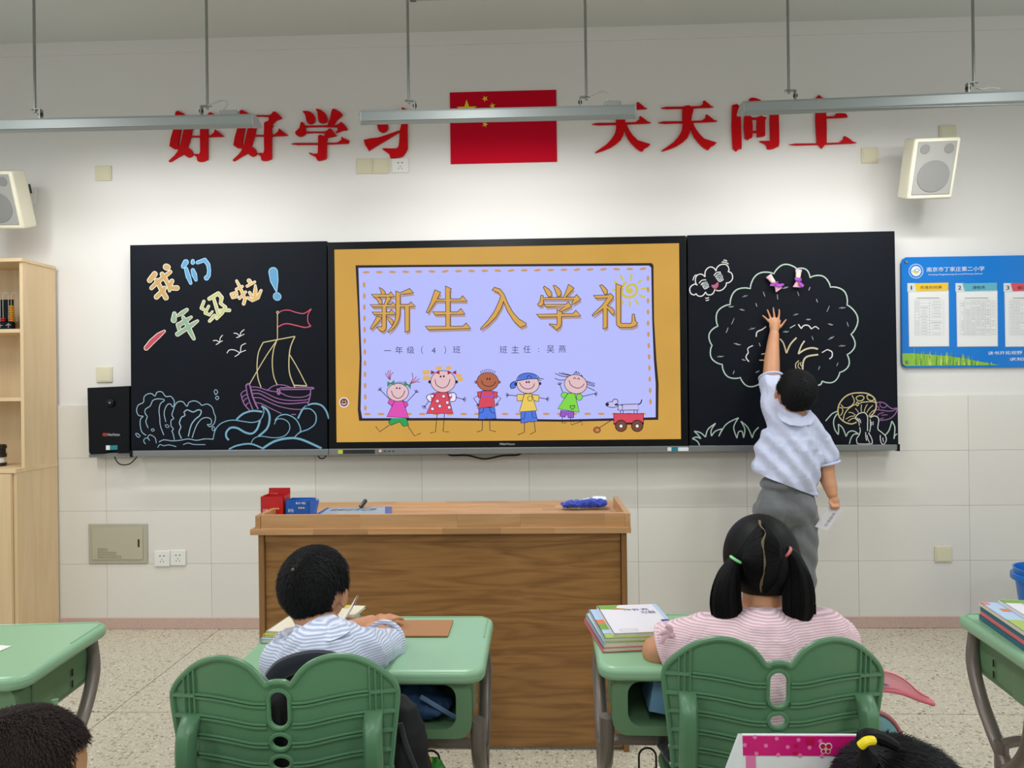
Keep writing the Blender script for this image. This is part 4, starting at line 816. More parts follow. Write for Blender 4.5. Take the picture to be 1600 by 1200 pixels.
def k_c(mb):
    for i in range(8): line(mb, 'e_line', K1, [(1335+i*16, 300-22*math.sin((i+.5)/8*PI)), (1330+i*18, 278-22*math.sin((i+.5)/8*PI))], LW*.9, 3)
    for s in (-1, 1): disc(mb, 'e_line', K1, 1390+s*100, 370, 13, 13, 4); disc(mb, 'e_brown', K1, 1390+s*100, 370, 9, 9, 5)
    line(mb, 'e_line', K1, [(1345, 705), (1343, 785), (1298, 800)], LW, 6, False); line(mb, 'e_line', K1, [(1407, 705), (1410, 785), (1460, 797)], LW, 6, False)
    line(mb, 'e_line', K1, [(1310, 485), (1268, 510), (1305, 560)], LW, 4, False); line(mb, 'e_line', K1, [(1470, 485), (1505, 510), (1465, 560)], LW, 4, False); hand(mb, K1, 1302, 560, 1.2, 20); hand(mb, K1, 1465, 558, .8, 22)
    poly(mb, 'e_red', K1, [(1300, 455), (1345, 450), (1330, 505), (1310, 505)], 4); poly(mb, 'e_red', K1, [(1430, 450), (1475, 455), (1465, 510), (1440, 500)], 4)
    line(mb, 'e_line', K1, [(1345, 450), (1300, 455), (1310, 505), (1330, 505)], LW, 6, False); line(mb, 'e_line', K1, [(1430, 450), (1475, 455), (1468, 510), (1445, 505)], LW, 6, False)
    poly(mb, 'e_blue', K1, [(1315, 588), (1450, 588), (1463, 682), (1395, 690), (1383, 672), (1372, 690), (1312, 690)], 5); line(mb, 'e_line', K1, [(1315, 588), (1450, 588), (1463, 682), (1395, 690), (1383, 672), (1372, 690), (1312, 690)], LW, 6, False, True)
    line(mb, 'e_line', K1, [(1355, 595), (1350, 625), (1315, 638)], LW*.8, 6); line(mb, 'e_line', K1, [(1405, 592), (1420, 628), (1455, 640)], LW*.8, 6)
    poly(mb, 'e_red', K1, [(1340, 445), (1435, 445), (1455, 578), (1303, 598)], 6); line(mb, 'e_line', K1, [(1340, 445), (1435, 445), (1455, 578), (1303, 598)], LW, 7, False, True)
    line(mb, 'e_purple', K1, [(1335, 493), (1442, 495)], .009, 8); line(mb, 'e_purple', K1, [(1345, 450), (1335, 493)], .006, 8); line(mb, 'e_purple', K1, [(1425, 450), (1440, 493)], .006, 8)
    disc(mb, 'e_line', K1, 1390, 365, 96, 82, 8); disc(mb, 'e_brown', K1, 1390, 365, 91, 77, 9); disc(mb, 'e_line', K1, 1386, 342, 7, 9, 10); disc(mb, 'e_line', K1, 1408, 342, 7, 9, 10)
    line(mb, 'e_line', K1, [(1335, 355), (1355, 393), (1398, 407), (1440, 395), (1460, 365)], LW, 10)
def k_d(mb):
    line(mb, 'e_line', K2, [(210, 690), (210, 775), (155, 798)], LW, 6, False); line(mb, 'e_line', K2, [(292, 690), (302, 770), (258, 793)], LW, 6, False)
    line(mb, 'e_line', K2, [(150, 472), (75, 465)], LW, 4); hand(mb, K2, 78, 465, 3.1); line(mb, 'e_line', K2, [(330, 487), (395, 498)], LW, 4); hand(mb, K2, 392, 498, .1)
    poly(mb, 'e_yellow', K2, [(148, 460), (215, 460), (195, 515), (150, 515)], 4); line(mb, 'e_line', K2, [(215, 460), (148, 460), (150, 515), (195, 512)], LW, 6, False); poly(mb, 'e_yellow', K2, [(270, 460), (332, 468), (328, 520), (285, 512)], 4); line(mb, 'e_line', K2, [(270, 460), (332, 468), (328, 520), (290, 512)], LW, 6, False)
    poly(mb, 'e_blue', K2, [(180, 600), (300, 596), (320, 685), (260, 690), (248, 682), (240, 692), (180, 700)], 5); line(mb, 'e_line', K2, [(180, 600), (180, 700), (240, 692), (248, 682), (260, 690), (322, 685), (300, 596)], LW, 6, False); line(mb, 'e_line', K2, [(215, 605), (212, 662), (183, 665)], LW*.8, 7, False); line(mb, 'e_line', K2, [(272, 600), (278, 652), (310, 655)], LW*.8, 7, False)
    poly(mb, 'e_yellow', K2, [(210, 455), (270, 455), (316, 594), (168, 605)], 6); line(mb, 'e_line', K2, [(210, 455), (270, 455), (316, 594), (168, 605)], LW, 7, False, True); line(mb, 'e_line', K2, [(240, 480), (270, 476), (272, 508), (250, 515), (240, 505)], LW*.8, 8, True, True)
    disc(mb, 'e_line', K2, 140, 375, 14, 14, 6); disc(mb, 'e_line', K2, 340, 370, 12, 12, 6); disc(mb, 'e_line', K2, 240, 375, 96, 80, 7); disc(mb, 'e_skin', K2, 240, 375, 91, 75, 8)
    disc(mb, 'e_line', K2, 228, 358, 7, 9, 10); disc(mb, 'e_line', K2, 248, 357, 7, 9, 10); line(mb, 'e_line', K2, [(168, 360), (195, 400), (240, 415), (280, 400), (295, 368)], LW, 10)
    poly(mb, 'e_blue', K2, [(150, 345), (165, 305), (205, 286), (250, 282), (300, 295), (328, 325), (240, 332)], 9); line(mb, 'e_line', K2, [(150, 345), (165, 305), (205, 286), (250, 282), (300, 295), (330, 325), (240, 332)], LW, 10, True, True)
    disc(mb, 'e_blue', K2, 118, 380, 34, 26, 6, -.7); line(mb, 'e_line', K2, [(148, 345), (105, 365), (92, 395), (105, 412), (140, 400)], LW, 7); line(mb, 'e_line', K2, [(230, 325), (240, 305), (262, 308), (270, 328)], LW, 11); line(mb, 'e_line', K2, [(330, 325), (370, 332)], LW, 6); line(mb, 'e_line', K2, [(320, 335), (350, 345)], LW, 6)
def k_e(mb):
    for p in ([(595, 300), (520, 280)], [(590, 310), (530, 310), (466, 285)], [(560, 340), (500, 340), (463, 325)], [(590, 300), (540, 295), (495, 280)], [(640, 290), (645, 265)], [(650, 290), (660, 275), (670, 295)], [(725, 350), (798, 370)], [(728, 360), (798, 385)], [(725, 375), (795, 395)], [(728, 395), (798, 430)], [(620, 295), (640, 268)], [(680, 305), (685, 298), (700, 325)]): line(mb, 'e_line', K2, p, LW, 5)
    line(mb, 'e_line', K2, [(530, 445), (508, 385)], LW, 4); hand(mb, K2, 506, 382, -1.8); line(mb, 'e_line', K2, [(690, 478), (800, 452)], LW, 4); hand(mb, K2, 796, 455, 0.1)
    poly(mb, 'e_purple', K2, [(515, 590), (622, 600), (620, 655), (575, 655), (565, 625), (548, 650), (505, 642)], 4); line(mb, 'e_line', K2, [(515, 590), (505, 642), (548, 650), (565, 625), (575, 655), (620, 655), (622, 600)], LW, 6, False)
    line(mb, 'e_line', K2, [(525, 648), (525, 700), (560, 695)], LW, 6, False); line(mb, 'e_line', K2, [(595, 655), (600, 715), (690, 682), (692, 718)], LW, 6, False); line(mb, 'e_line', K2, [(600, 670), (622, 672), (620, 692)], LW, 6, False)
    disc(mb, 'e_line', K2, 545, 466, 32, 26, 4); disc(mb, 'e_lgreen', K2, 545, 466, 28, 22, 5); disc(mb, 'e_line', K2, 668, 482, 28, 30, 4); disc(mb, 'e_lgreen', K2, 668, 482, 24, 26, 5)
    poly(mb, 'e_lgreen', K2, [(575, 448), (630, 452), (668, 610), (488, 578)], 6); line(mb, 'e_line', K2, [(575, 448), (630, 452), (668, 610), (488, 578)], LW, 7, False, True)
    line(mb, 'e_line', K2, [(610, 585), (592, 565), (595, 552), (610, 558), (622, 550), (630, 562)], LW, 8, True, True)
    disc(mb, 'e_line', K2, 637, 375, 97, 82, 8, .2); disc(mb, 'e_skin', K2, 637, 375, 92, 77, 9, .2); line(mb, 'e_line', K2, [(618, 332), (628, 320), (640, 330)], LW, 10); line(mb, 'e_line', K2, [(650, 335), (662, 324), (672, 338)], LW, 10); line(mb, 'e_line', K2, [(582, 342), (600, 385), (650, 408), (690, 395), (708, 370)], LW, 10)
for f_ in (k_a, k_b, k_c, k_d, k_e): child(f_)
mb = MB()
line(mb, 'e_line', K2, [(955, 662), (835, 738)], LW, 4); disc(mb, 'e_line', K2, 815, 756, 31, 27, 5); disc(mb, 'e_brown', K2, 815, 756, 26, 22, 6); disc(mb, 'e_orange', K2, 818, 757, 10, 8, 7)
poly(mb, 'e_line', K2, [(952, 618), (1205, 618), (1205, 712), (952, 712)], 4); poly(mb, 'e_red', K2, [(957, 623), (1200, 623), (1200, 690), (957, 700)], 5)
for cx in (1015, 1150): disc(mb, 'e_line', K2, cx, 722, 51, 51, 6); disc(mb, 'e_wheel', K2, cx, 722, 44, 44, 7); disc(mb, 'e_line', K2, cx, 724, 18, 18, 8); disc(mb, 'e_white', K2, cx, 724, 13, 13, 9)
mb.build('cartoon_wagon', None, scr, smooth=0)
mb = MB()
poly(mb, 'e_lav', K2, [(1010, 545), (1155, 540), (1162, 590), (1010, 592)], 4); line(mb, 'e_line', K2, [(1010, 545), (1155, 540), (1162, 590), (1010, 592)], LW, 5, False, True)
for x in (1010, 1033, 1125, 1150): line(mb, 'e_line', K2, [(x, 592), (x, 620)], LW, 5)
line(mb, 'e_line', K2, [(1158, 545), (1180, 530), (1188, 503)], .006, 5); line(mb, 'e_line', K2, [(985, 585), (1010, 590), (1030, 545)], LW, 5)
disc(mb, 'e_line', K2, 940, 545, 55, 26, 6, .05); disc(mb, 'e_lav', K2, 940, 545, 50, 21, 7, .05); disc(mb, 'e_line', K2, 900, 543, 15, 14, 8); disc(mb, 'e_line', K2, 975, 545, 14, 8, 8); disc(mb, 'e_line', K2, 967, 518, 25, 22, 7); disc(mb, 'e_lav', K2, 967, 519, 20, 17, 8); disc(mb, 'e_line', K2, 1008, 570, 22, 26, 7); disc(mb, 'e_lav', K2, 1008, 570, 18, 22, 8)
mb.build('cartoon_dog', None, scr, smooth=0)
mb = MB(); disc(mb, 'e_white', K1, 152, 545, 42, 44, 2); disc(mb, 'e_wheel', K1, 152, 545, 34, 36, 3); disc(mb, 'e_white', K1, 142, 535, 4, 5, 4); disc(mb, 'e_white', K1, 163, 535, 4, 5, 4); line(mb, 'e_white', K1, [(132, 550), (152, 564), (172, 548)], .004, 4); mb.build('smiley_button', None, scr, smooth=0)
# ---------------------------------------------------------------- tray below the boards
tr = thing('board_tray', 'grey aluminium ledge running under the boards and display', 'tray', W(805, 709, 3.87))
def ledge(mb, x0, yt0, x1, yt1, y_b0, y_b1, Y0=3.872):
    q = onW([(x0, yt0), (x1, yt1), (x1, y_b1), (x0, y_b0)], Y0); mb.prism(q, Y0, 3.8935)
for seg_ in ((205, 704.5, 513, 701.8, 713.5, 711.8), (513.6, 701.6, 1076, 697, 711.7, 706.6), (1076.6, 696.6, 1404, 694.8, 706.2, 703.6)):
    mb = MB(); ledge(mb, *seg_[:4], seg_[4], seg_[5]); mb.build('ledge', MATS['tray'], tr, smooth=0, bevel=.003)
for x, yt, yb in ((204.5, 704, 714.5), (1404.5, 694, 705)):
    q = onW([(x-2, yt), (x+2, yt), (x+2, yb), (x-2, yb)], 3.868); MB().prism(q, 3.868, 3.8935).build('end_cap', MATS['black_plastic'], tr, smooth=0, bevel=.002)
mb = MB(); q = onW([(536, 703), (585.5, 702.5), (585.5, 708.8), (536, 709.2)], 3.8712); mb.prism(q, 3.8705, 3.872); mb.build('port_panel', MATS['dark_metal'], tr, smooth=0)
mb = MB()
for i in range(9): a, b = onW([(549+i*3.1, 706.2), (551+i*3.1, 704.6)], 3.87); mb.box(a[0], b[0], 3.8695, 3.8705, a[1], b[1])
for x in (600, 606.5, 613): a, b = onW([(x, 705.8), (x+3.2, 704.2)], 3.87); mb.box(a[0], b[0], 3.8705, 3.872, a[1], b[1])
mb.build('port', MATS['hole'], tr, smooth=0)
q = W(594, 704.8, 3.868); MB().lathe([(.008, 0), (.007, .006)], (q.x, 3.872, q.z), (0, -1, 0), 14).build('power_button', mat('copper_lit', (232, 196, 176), 0.4), tr)
mb = MB()
for c_k, xa, xb, dy in (('sticker_yellow', 528, 535.5, 0), ('sticker_white', 1043, 1049, -4.2), ('sticker_teal', 1050, 1058.5, -4.2), ('sticker_white', 1059.5, 1076, -4.2)):
    q = onW([(xa, 703.2+dy), (xb, 703.2+dy), (xb, 709+dy), (xa, 709+dy)], 3.8706); mb.use(c_k).prism(q, 3.8706, 3.872)
mb.build('sticker', None, tr, smooth=0)
mb = MB().use('logo_white'); 
def wtext(mb, body, x0, y0, x1, y1, Y):
    def f(u, v):
        q = W(x0+(x1-x0)*u, y1+(y0-y1)*v, Y); return (q.x, Y, q.z)
    text(mb, body, f)
wtext(mb, 'HiteVision', 781, 692, 804, 695.3, DY-.0008); mb.build('logo', None, dp, smooth=0)
# cables below
def wcable(name, pts, Y, r, lab, cat='cable'):
    mb = MB().tube(catmull([W(x, y, Y) for x, y in pts], 6), r, 8); return tag(mb.build(name, MATS['cable_black'], None), lab, cat)
wcable('drooping_cable', [(697, 706), (705, 711.5), (730, 711.5), (757, 717), (785, 712), (808, 711), (817, 706)], 3.93, .005, 'black cable drooping under the middle of the display')
wcable('looped_cable', [(179, 700), (180, 716), (188, 725.5), (202, 725), (212, 716), (214, 711)], 3.93, .0035, 'thin black cable looping from the camera box to the tray')
wcable('cable_end', [(497, 712), (500, 716), (506, 716), (510, 711)], 3.93, .0035, 'tiny black cable end peeping out under the left board')
# ---------------------------------------------------------------- black box at the left
bx = thing('camera_box', 'black wall box with a round camera beside the left board', 'control box', W(170, 712, 3.93))
mb = MB(); q = onW([(136, 606), (202, 603), (202, 708), (184, 708.5), (182, 705.5), (166, 705.8), (164, 709), (141, 710), (138.5, 707)], 3.90); mb.prism(q, 3.90, BK); mb.build('cover', MATS['black_plastic'], bx, smooth=0, bevel=.004)
q = onW([(139, 709), (202, 706.5), (202, 712.5), (139, 715)], 3.915); MB().prism(q, 3.915, BK).build('base_plate', MATS['tray'], bx, smooth=0)
q = W(173.5, 629.5, 3.9); MB().lathe([(.024, 0), (.022, .01), (.012, .014)], (q.x, 3.9, q.z), (0, -1, 0), 24).build('camera_lens', MATS['bezel'], bx)
q = W(171.5, 629.3, 3.885); MB().lathe([(.0055, 0), (.005, .0015)], (q.x, 3.886, q.z), (0, -1, 0), 12).build('lens_glint', MATS['steel'], bx)
mb = MB(); q = onW([(160.5, 676.5), (167, 676.5), (167, 681.5), (160.5, 681.5)], 3.8992); mb.use('logo_red').prism(q, 3.8992, 3.9); mb.use('logo_white'); wtext(mb, 'HiteVision', 168, 676.8, 187, 681.2, 3.899); mb.build('logo', None, bx, smooth=0)
mb = MB(); q = onW([(165.5, 696), (171.5, 696), (171.5, 703), (165.5, 703)], 3.899); mb.use('sticker_white').prism(q, 3.899, 3.9); q = onW([(171.7, 696), (183.5, 695.6), (183.5, 702.6), (171.7, 703)], 3.899); mb.use('sticker_teal').prism(q, 3.899, 3.9); mb.build('sticker', None, bx, smooth=0)

# ---------------------------------------------------------------- two wrapped sweets on the right board
mat('candy_pink', (232, 176, 196), 0.35, noise_s=60, noise_a=.08); mat('candy_cream', (232, 226, 196), 0.4); mat('ribbon_purple', (168, 64, 196), 0.35, sheen=.4)
P7 = T(1180, 410, 17.778)
def sweet(label, axis, strips):
    (xa, ya), (xb, yb) = axis; Yc = BY-.014
    a, b = [W(*P7([q])[0], Yc) for q in axis]; t = thing('wrapped_sweet', label, 'sweet', (a+b)/2, group='wrapped sweets stuck on the right board')
    d = (b-a); n = Vector((d.z, 0, -d.x)).normalized()
    def ring(k, w_, th): c = a+d*k; return [c+n*w_*math.cos(u)+Vector((0, th*math.sin(u), 0)) for u in [2*PI*i/10 for i in range(10)]]
    def loft(rs, m_, nm):
        mb = MB(); vs = [p for r_ in rs for p in r_]; fs = []
        for i in range(len(rs)-1):
            for k in range(10): fs.append((i*10+k, i*10+(k+1) % 10, (i+1)*10+(k+1) % 10, (i+1)*10+k))
        fs += [tuple(range(9, -1, -1)), tuple((len(rs)-1)*10+k for k in range(10))]; mb.add(vs, fs); mb.build(nm, m_, t)
    loft([ring(0, .0175, .004), ring(.10, .0165, .006), ring(.2, .0145, .010), ring(.24, .014, .011)], MATS['candy_pink'], 'wrapper_end')
    loft([ring(.22, .0143, .0112), ring(.3, .0135, .012), ring(.45, .0125, .012)], MATS['candy_cream'], 'wrapper')
    loft([ring(.44, .0125, .012), ring(.56, .009, .010), ring(.62, .006, .006)], MATS['candy_pink'], 'wrapper')
    loft([ring(.60, .007, .006), ring(.75, .011, .007), ring(.9, .017, .005), ring(1, .022, .004)], MATS['candy_pink'], 'wrapper_end')
    for s in strips:
        mb = MB(); q = [W(*P7([p])[0], Yc-.014) for p in s]; mb.add([(v.x, v.y-.001*(i % 2), v.z) for i, v in enumerate(q)]+[(v.x, v.y+.0025, v.z) for v in q], [tuple(range(len(q))), tuple(range(2*len(q)-1, len(q)-1, -1))]+[(i, i+len(q), (i+1) % len(q)+len(q), (i+1) % len(q)) for i in range(len(q))]); mb.build('ribbon', MATS['ribbon_purple'], t, smooth=0)
    c = a+d*.60; mb = MB()
    for u in (-1, 0, 1): mb.tube([c+n*(.008*u+.006*math.cos(v))+Vector((0, -.012+.002*u, .007*math.sin(v))) for v in [2*PI*i/10 for i in range(10)]], .002, 6, True)
    mb.ell(c+Vector((0, -.011, 0)), (.006, .005, .006), seg=10, rings=6); mb.build('bow', MATS['ribbon_purple'], t)
sweet('pink wrapped sweet hanging slanted, its purple ribbon pointing right', ((370, 365), (665, 765)), ([(570, 600), (800, 585), (790, 640), (700, 680), (580, 640)], [(420, 600), (540, 590), (540, 650), (415, 655)]))
sweet('pink wrapped sweet hanging upright at the top of the chalk tree', ((1210, 200), (1160, 690)), ([(1200, 530), (1280, 560), (1365, 640), (1310, 695), (1230, 620)], [(1100, 430), (1280, 430), (1280, 500), (1110, 480)]))

# ---------------------------------------------------------------- blue notice board
NY = 3.982
mat('poster_blue', (0, 116, 204), 0.15, spec=.25, noise_s=1.5, noise_a=.05); mat('poster_green', (128, 180, 30), 0.15, noise_s=90, noise_a=.12); mat('grass_dark', (50, 130, 60), 0.2); mat('grass_light', (190, 210, 90), 0.2); mat('paper', (226, 226, 226), 0.5); mat('tab_yellow', (232, 190, 24), 0.25); mat('tab_teal', (84, 168, 190), 0.25); mat('tab_red', (208, 60, 72), 0.25); mat('tab_grey', (206, 212, 216), 0.25); mat('ink', (36, 40, 48), 0.6); mat('ink_grey', (120, 124, 128), 0.6); mat('poster_white', (226, 236, 242), 0.3); mat('poster_gold', (226, 204, 110), 0.3); mat('pocket_clear', (206, 220, 228), 0.06, spec=.8)
nb = thing('notice_board', 'blue school notice board with printed timetables and a grass edge', 'notice board', W(1510, 572, 3.99))
NX = 1760
def edge(y0, s): return lambda x: y0+(x-1410)*s
top = edge(403.5, -.021); bot = edge(573, .0005)
pts = [(1411.5, 404.5), (1416, 401.8), (NX, top(NX)), (NX, bot(NX)), (1417, 574.5), (1411, 571), (1409.5, 564), (1408.5, 412)]
mb = MB(); mb.prism(onW(pts, NY), NY, WY-.002); mb.build('board_panel', MATS['poster_blue'], nb, smooth=0, bevel=.002)
NBt = T(1390, 380, 5.4524)
def nflat(mb, c, pts, k, tf=NBt): Y = NY-.0008-.0006*k-ep(); mb.use(c).flat(onW(tf(pts), Y)[::-1], Y)
mb = MB(); nflat(mb, 'poster_green', [(107, 938), (190, 938), (330, 948), (500, 962), (650, 985), (800, 1015), (935, 1038), (140, 1046), (112, 1030)], 0)
random.seed(11)
for i in range(90):
    x = random.choice([random.uniform(150, 880), random.gauss(290, 40), random.gauss(620, 45), random.gauss(490, 30)]); h = random.uniform(20, 130)*(1 if x < 720 else .7); base = 1040
    b0 = 938+max(0, x-200)*.13
    nflat(mb, random.choice(('grass_dark', 'grass_light', 'poster_green', 'poster_green')), [(x-5, base), (x+5, base), (x+random.uniform(-14, 14), b0-h*.5)], 1)
mb.build('grass_print', None, nb, smooth=0)['kind'] = 'stuff'
mb = MB()
# logo, titles
c0 = (225, 238); ring_ = lambda r, n=28: [(c0[0]+r*math.cos(2*PI*i/n), c0[1]+r*math.sin(2*PI*i/n)) for i in range(n)]
nflat(mb, 'poster_white', ring_(62), 0); nflat(mb, 'poster_blue', ring_(58), 1); nflat(mb, 'poster_white', ring_(42), 2)
nflat(mb, 'poster_blue', [(205, 232), (235, 212), (262, 228), (232, 250)], 3); nflat(mb, 'poster_white', [(213, 232), (236, 218), (253, 228), (232, 243)], 4); nflat(mb, 'poster_gold', [(188, 236), (202, 230), (232, 254), (258, 240), (258, 250), (230, 266), (188, 246)], 3)
for i in range(16): a_ = 2*PI*i/16; nflat(mb, 'poster_white', [(c0[0]+50*math.cos(a_+u)+3*math.cos(v), c0[1]+50*math.sin(a_+u)+3*math.sin(v)) for u, v in ((0, 0), (0, 1.6), (0, 3.1), (0, 4.7))], 2)
def ntext(mb, c, body, x0, y0, x1, y1, k, tf=NBt):
    Y = NY-.0008-.0006*k; (a, b), (c2, d) = tf([(x0, y0), (x1, y1)]); mb.use(c)
    def f(u, v):
        q = W(a+(c2-a)*u, d+(b-d)*v-0.01*(a-1410)*0-(c2-a)*u*.02, Y); return (q.x, Y, q.z)
    text(mb, body, f)
ntext(mb, 'poster_white', '南京市丁家庄第二小学', 315, 205, 808, 245, 1); ntext(mb, 'poster_white', 'Nanjing Dingjiazhuang Second Primary School', 330, 262, 790, 278, 1)
ntext(mb, 'poster_white', '读书开拓视野', 838, 922, 1130, 952, 1); ntext(mb, 'poster_white', '求知', 1020, 975, 1140, 1003, 1)
mb.build('school_title', None, nb, smooth=0)
def sheet(x0, x1, tab, num, title, tx0, tx1, cols, rows):
    fr = MB(); nflat(fr, 'tab_grey', [(x0-4, 340), (x0+70, 340), (x0+80, 410), (x0-4, 412)], 1); nflat(fr, tab, [(x0+56, 342), (x1, 336), (x1, 402), (x0+74, 408)], 2); nflat(fr, 'tab_grey', [(x0+2, 412), (x1+4, 402), (x1+8, 880), (x0+10, 884)], 0)
    o = fr.build('sheet_header', None, nb, smooth=0)
    pp = MB(); Y = NY-.003; pts_ = onW(NBt([(x0+10, 420), (x1, 412), (x1+2, 876), (x0+14, 880)]), Y); pp.prism(pts_, Y, Y+.001); o = pp.build('timetable_sheet', MATS['paper'], nb, smooth=0)
    tm = MB(); ntext(tm, 'ink', num, x0+(26 if num == '1' else 18), 362, x0+(36 if num == '1' else 46), 396, 4); ntext(tm, 'ink', title, tx0, 364, tx1, 392, 4)
    Y = NY-.0038; tm.use('ink_grey')
    def seg(xa, ya, xb, yb, w_=.0009):
        tm.ribbon(onW(NBt([(xa, ya), (xb, yb)]), Y), w_, Y-ep())
    for r_ in range(rows+1): yy = 485+r_*(300/rows); seg(x0+56, yy, x1-52, yy-2, .0006)
    for c_n in cols: seg(c_n, 485, c_n, 785, .0006)
    tm.use('ink'); seg(x0+75, 468, x1-75, 466, .0022)
    random.seed(int(x0))
    for r_ in range(rows):
        yy = 485+(r_+.5)*(300/rows)
        for ca, cb in zip(cols[:-1], cols[1:]):
            if random.random() < .8: m_ = (ca+cb)/2; l = (cb-ca)*random.uniform(.2, .38); tm.use(random.choice(('ink', 'ink_grey', 'ink_grey'))); seg(m_-l, yy, m_+l, yy, .0012)
    tm.build('timetable_print', None, nb, smooth=0)['kind'] = 'stuff'
sheet(155, 500, 'tab_yellow', '1', '作息时间表', 262, 446, [216, 250, 340, 462], 12)
sheet(565, 915, 'tab_teal', '2', '课程表', 705, 815, [600, 640, 695, 735, 775, 815, 860, 905], 16)
sheet(975, 1330, 'tab_red', '3', '值日表', 1090, 1200, [1020, 1060, 1105, 1150, 1200, 1260], 12)
mb = MB()
for x, y in ((140, 160), (148, 1012)):
    q = W(*NBt([(x, y)])[0], NY); mb.lathe([(.009, 0), (.007, .006)], (q.x, NY, q.z), (0, -1, 0), 14)
mb.build('screw_cap', MATS['steel'], nb)
# ================================================================= furniture
wood('birch', (226, 200, 160), (206, 178, 136), 1.0, 'Z', 0.5, contrast=.7); wood('birch_x', (226, 200, 160), (206, 178, 136), 1.0, 'X', 0.5, contrast=.7)
wood('oak_laminate', (172, 126, 72), (116, 76, 38), 2.6, 'X', 0.42, contrast=.95); wood('oak_edge', (158, 118, 72), (126, 86, 48), 1.2, 'Z', 0.42)
wood('rubberwood', (206, 164, 118), (176, 128, 82), 1.4, 'X', 0.38, rnd=.16)
# --- tall cabinet at the left
cb = thing('tall_cabinet', 'pale birch cabinet with open shelves at the left edge', 'cabinet', (-3.1, 3.83, 0))
X1 = -2.712; X0 = -3.5; F1, F0 = 3.715, 3.655; zt_ = W(50, 408, 3.8).z; zc = W(40, 731, 3.7).z
MB().box(X1-.018, X1, F1, WY-.024, zc, zt_-.018).build('side_panel', MATS['birch'], cb, smooth=0, bevel=.001)
MB().box(X0, X0+.018, F1, WY-.024, zc, zt_-.018).build('side_panel', MATS['birch'], cb, smooth=0, bevel=.001)
MB().box(X0, X1+.004, F1-.012, WY-.024, zt_-.018, zt_).build('top_panel', MATS['birch_x'], cb, smooth=0, bevel=.001)
MB().box(X0+.018, X1-.018, WY-.034, WY-.026, zc, zt_-.018).build('back_panel', MATS['birch'], cb, smooth=0)
for yy in (517, 624): z = W(10, yy, F1).z; MB().box(X0+.018, X1-.018, F1, WY-.034, z-.01, z+.010).build('shelf', MATS['birch_x'], cb, smooth=0, bevel=.001)
MB().box(X0, X1+.002, F0-.01, WY-.024, zc-.022, zc).build('counter', MATS['birch_x'], cb, smooth=0, bevel=.001)
MB().box(X1-.018, X1, F0, WY-.024, .0, zc-.022).build('base_side', MATS['birch'], cb, smooth=0, bevel=.001)
MB().box(X0, X1-.02, F0-.001, WY-.03, .05, zc-.024).build('base_body', MATS['birch'], cb, smooth=0)
for a, b in ((X0, X0+.38), (X0+.383, X1-.02)): MB().box(a, b, F0-.019, F0-.002, .06, zc-.026).build('door', MATS['birch'], cb, smooth=0, bevel=.001)
# --- abacus
zs = W(10, 517, F1).z+.0105
mat('bead_red', (196, 24, 30), .3); mat('bead_yellow', (222, 160, 24), .3)
ab = thing('bead_abacus', 'black counting frame with red and yellow beads on the cabinet shelf', 'abacus', (-2.86, 3.80, zs))
qx = lambda x: W(x, 500, 3.80).x
MB().box(qx(-60), qx(19), 3.795, 3.825, zs, zs+.045).build('base', MATS['black_plastic'], ab, bevel=.002)
MB().box(qx(-58), qx(16.5), 3.822, 3.826, zs+.045, zs+.17).build('back_board', MATS['black_plastic'], ab, smooth=0)
for k, (x, nb_, m_) in enumerate(((17, 9, 'bead_yellow'), (4, 2, 'bead_red'), (-9, 3, 'bead_yellow'), (-22, 4, 'bead_red'))):
    xx = qx(x); MB().tube(catmull([(xx, 3.805, zs+.045), (xx, 3.805, zs+.19), (xx+.01, 3.812, zs+.205), (xx+.018, 3.82, zs+.19), (xx+.018, 3.82, zs+.05)], 4), .0014, 6).build('wire', MATS['cable_grey'], ab)
    for i in range(nb_): MB().lathe([(.006, 0), (.0125, .003), (.0125, .006), (.006, .009)], (xx, 3.805, zs+.047+i*.0098), (0, 0, 1), 12).build('bead', MATS[m_], ab)
mb = MB().use('logo_white')
for ch, x in (('个', 14), ('十', 1), ('百', -12)):
    a0 = qx(x-4); a1 = qx(x+4); text(mb, ch, lambda u, v: (a0+(a1-a0)*u, 3.7944, zs+.012+.026*v))
mb.build('lettering', None, ab, smooth=0)
z0 = zc; jr = thing('striped_jar', 'grey and white striped jar on the lowest cabinet shelf', 'jar', (qx(-6), 3.80, z0)); 
MB().lathe([(.040, 0), (.042, .01), (.042, .018)], (qx(-6), 3.80, z0+.001), (0, 0, 1), 24).build('base', MATS['dark_metal'], jr)
MB().lathe([(.038, 0), (.038, .03)], (qx(-6), 3.80, z0+.019), (0, 0, 1), 24).build('body', MATS['white_plastic'], jr)
MB().lathe([(.042, 0), (.042, .02), (.038, .022), (.038, .045), (.042, .047), (.042, .062), (.036, .068)], (qx(-6), 3.80, z0+.049), (0, 0, 1), 24).build('lid', MATS['dark_metal'], jr)

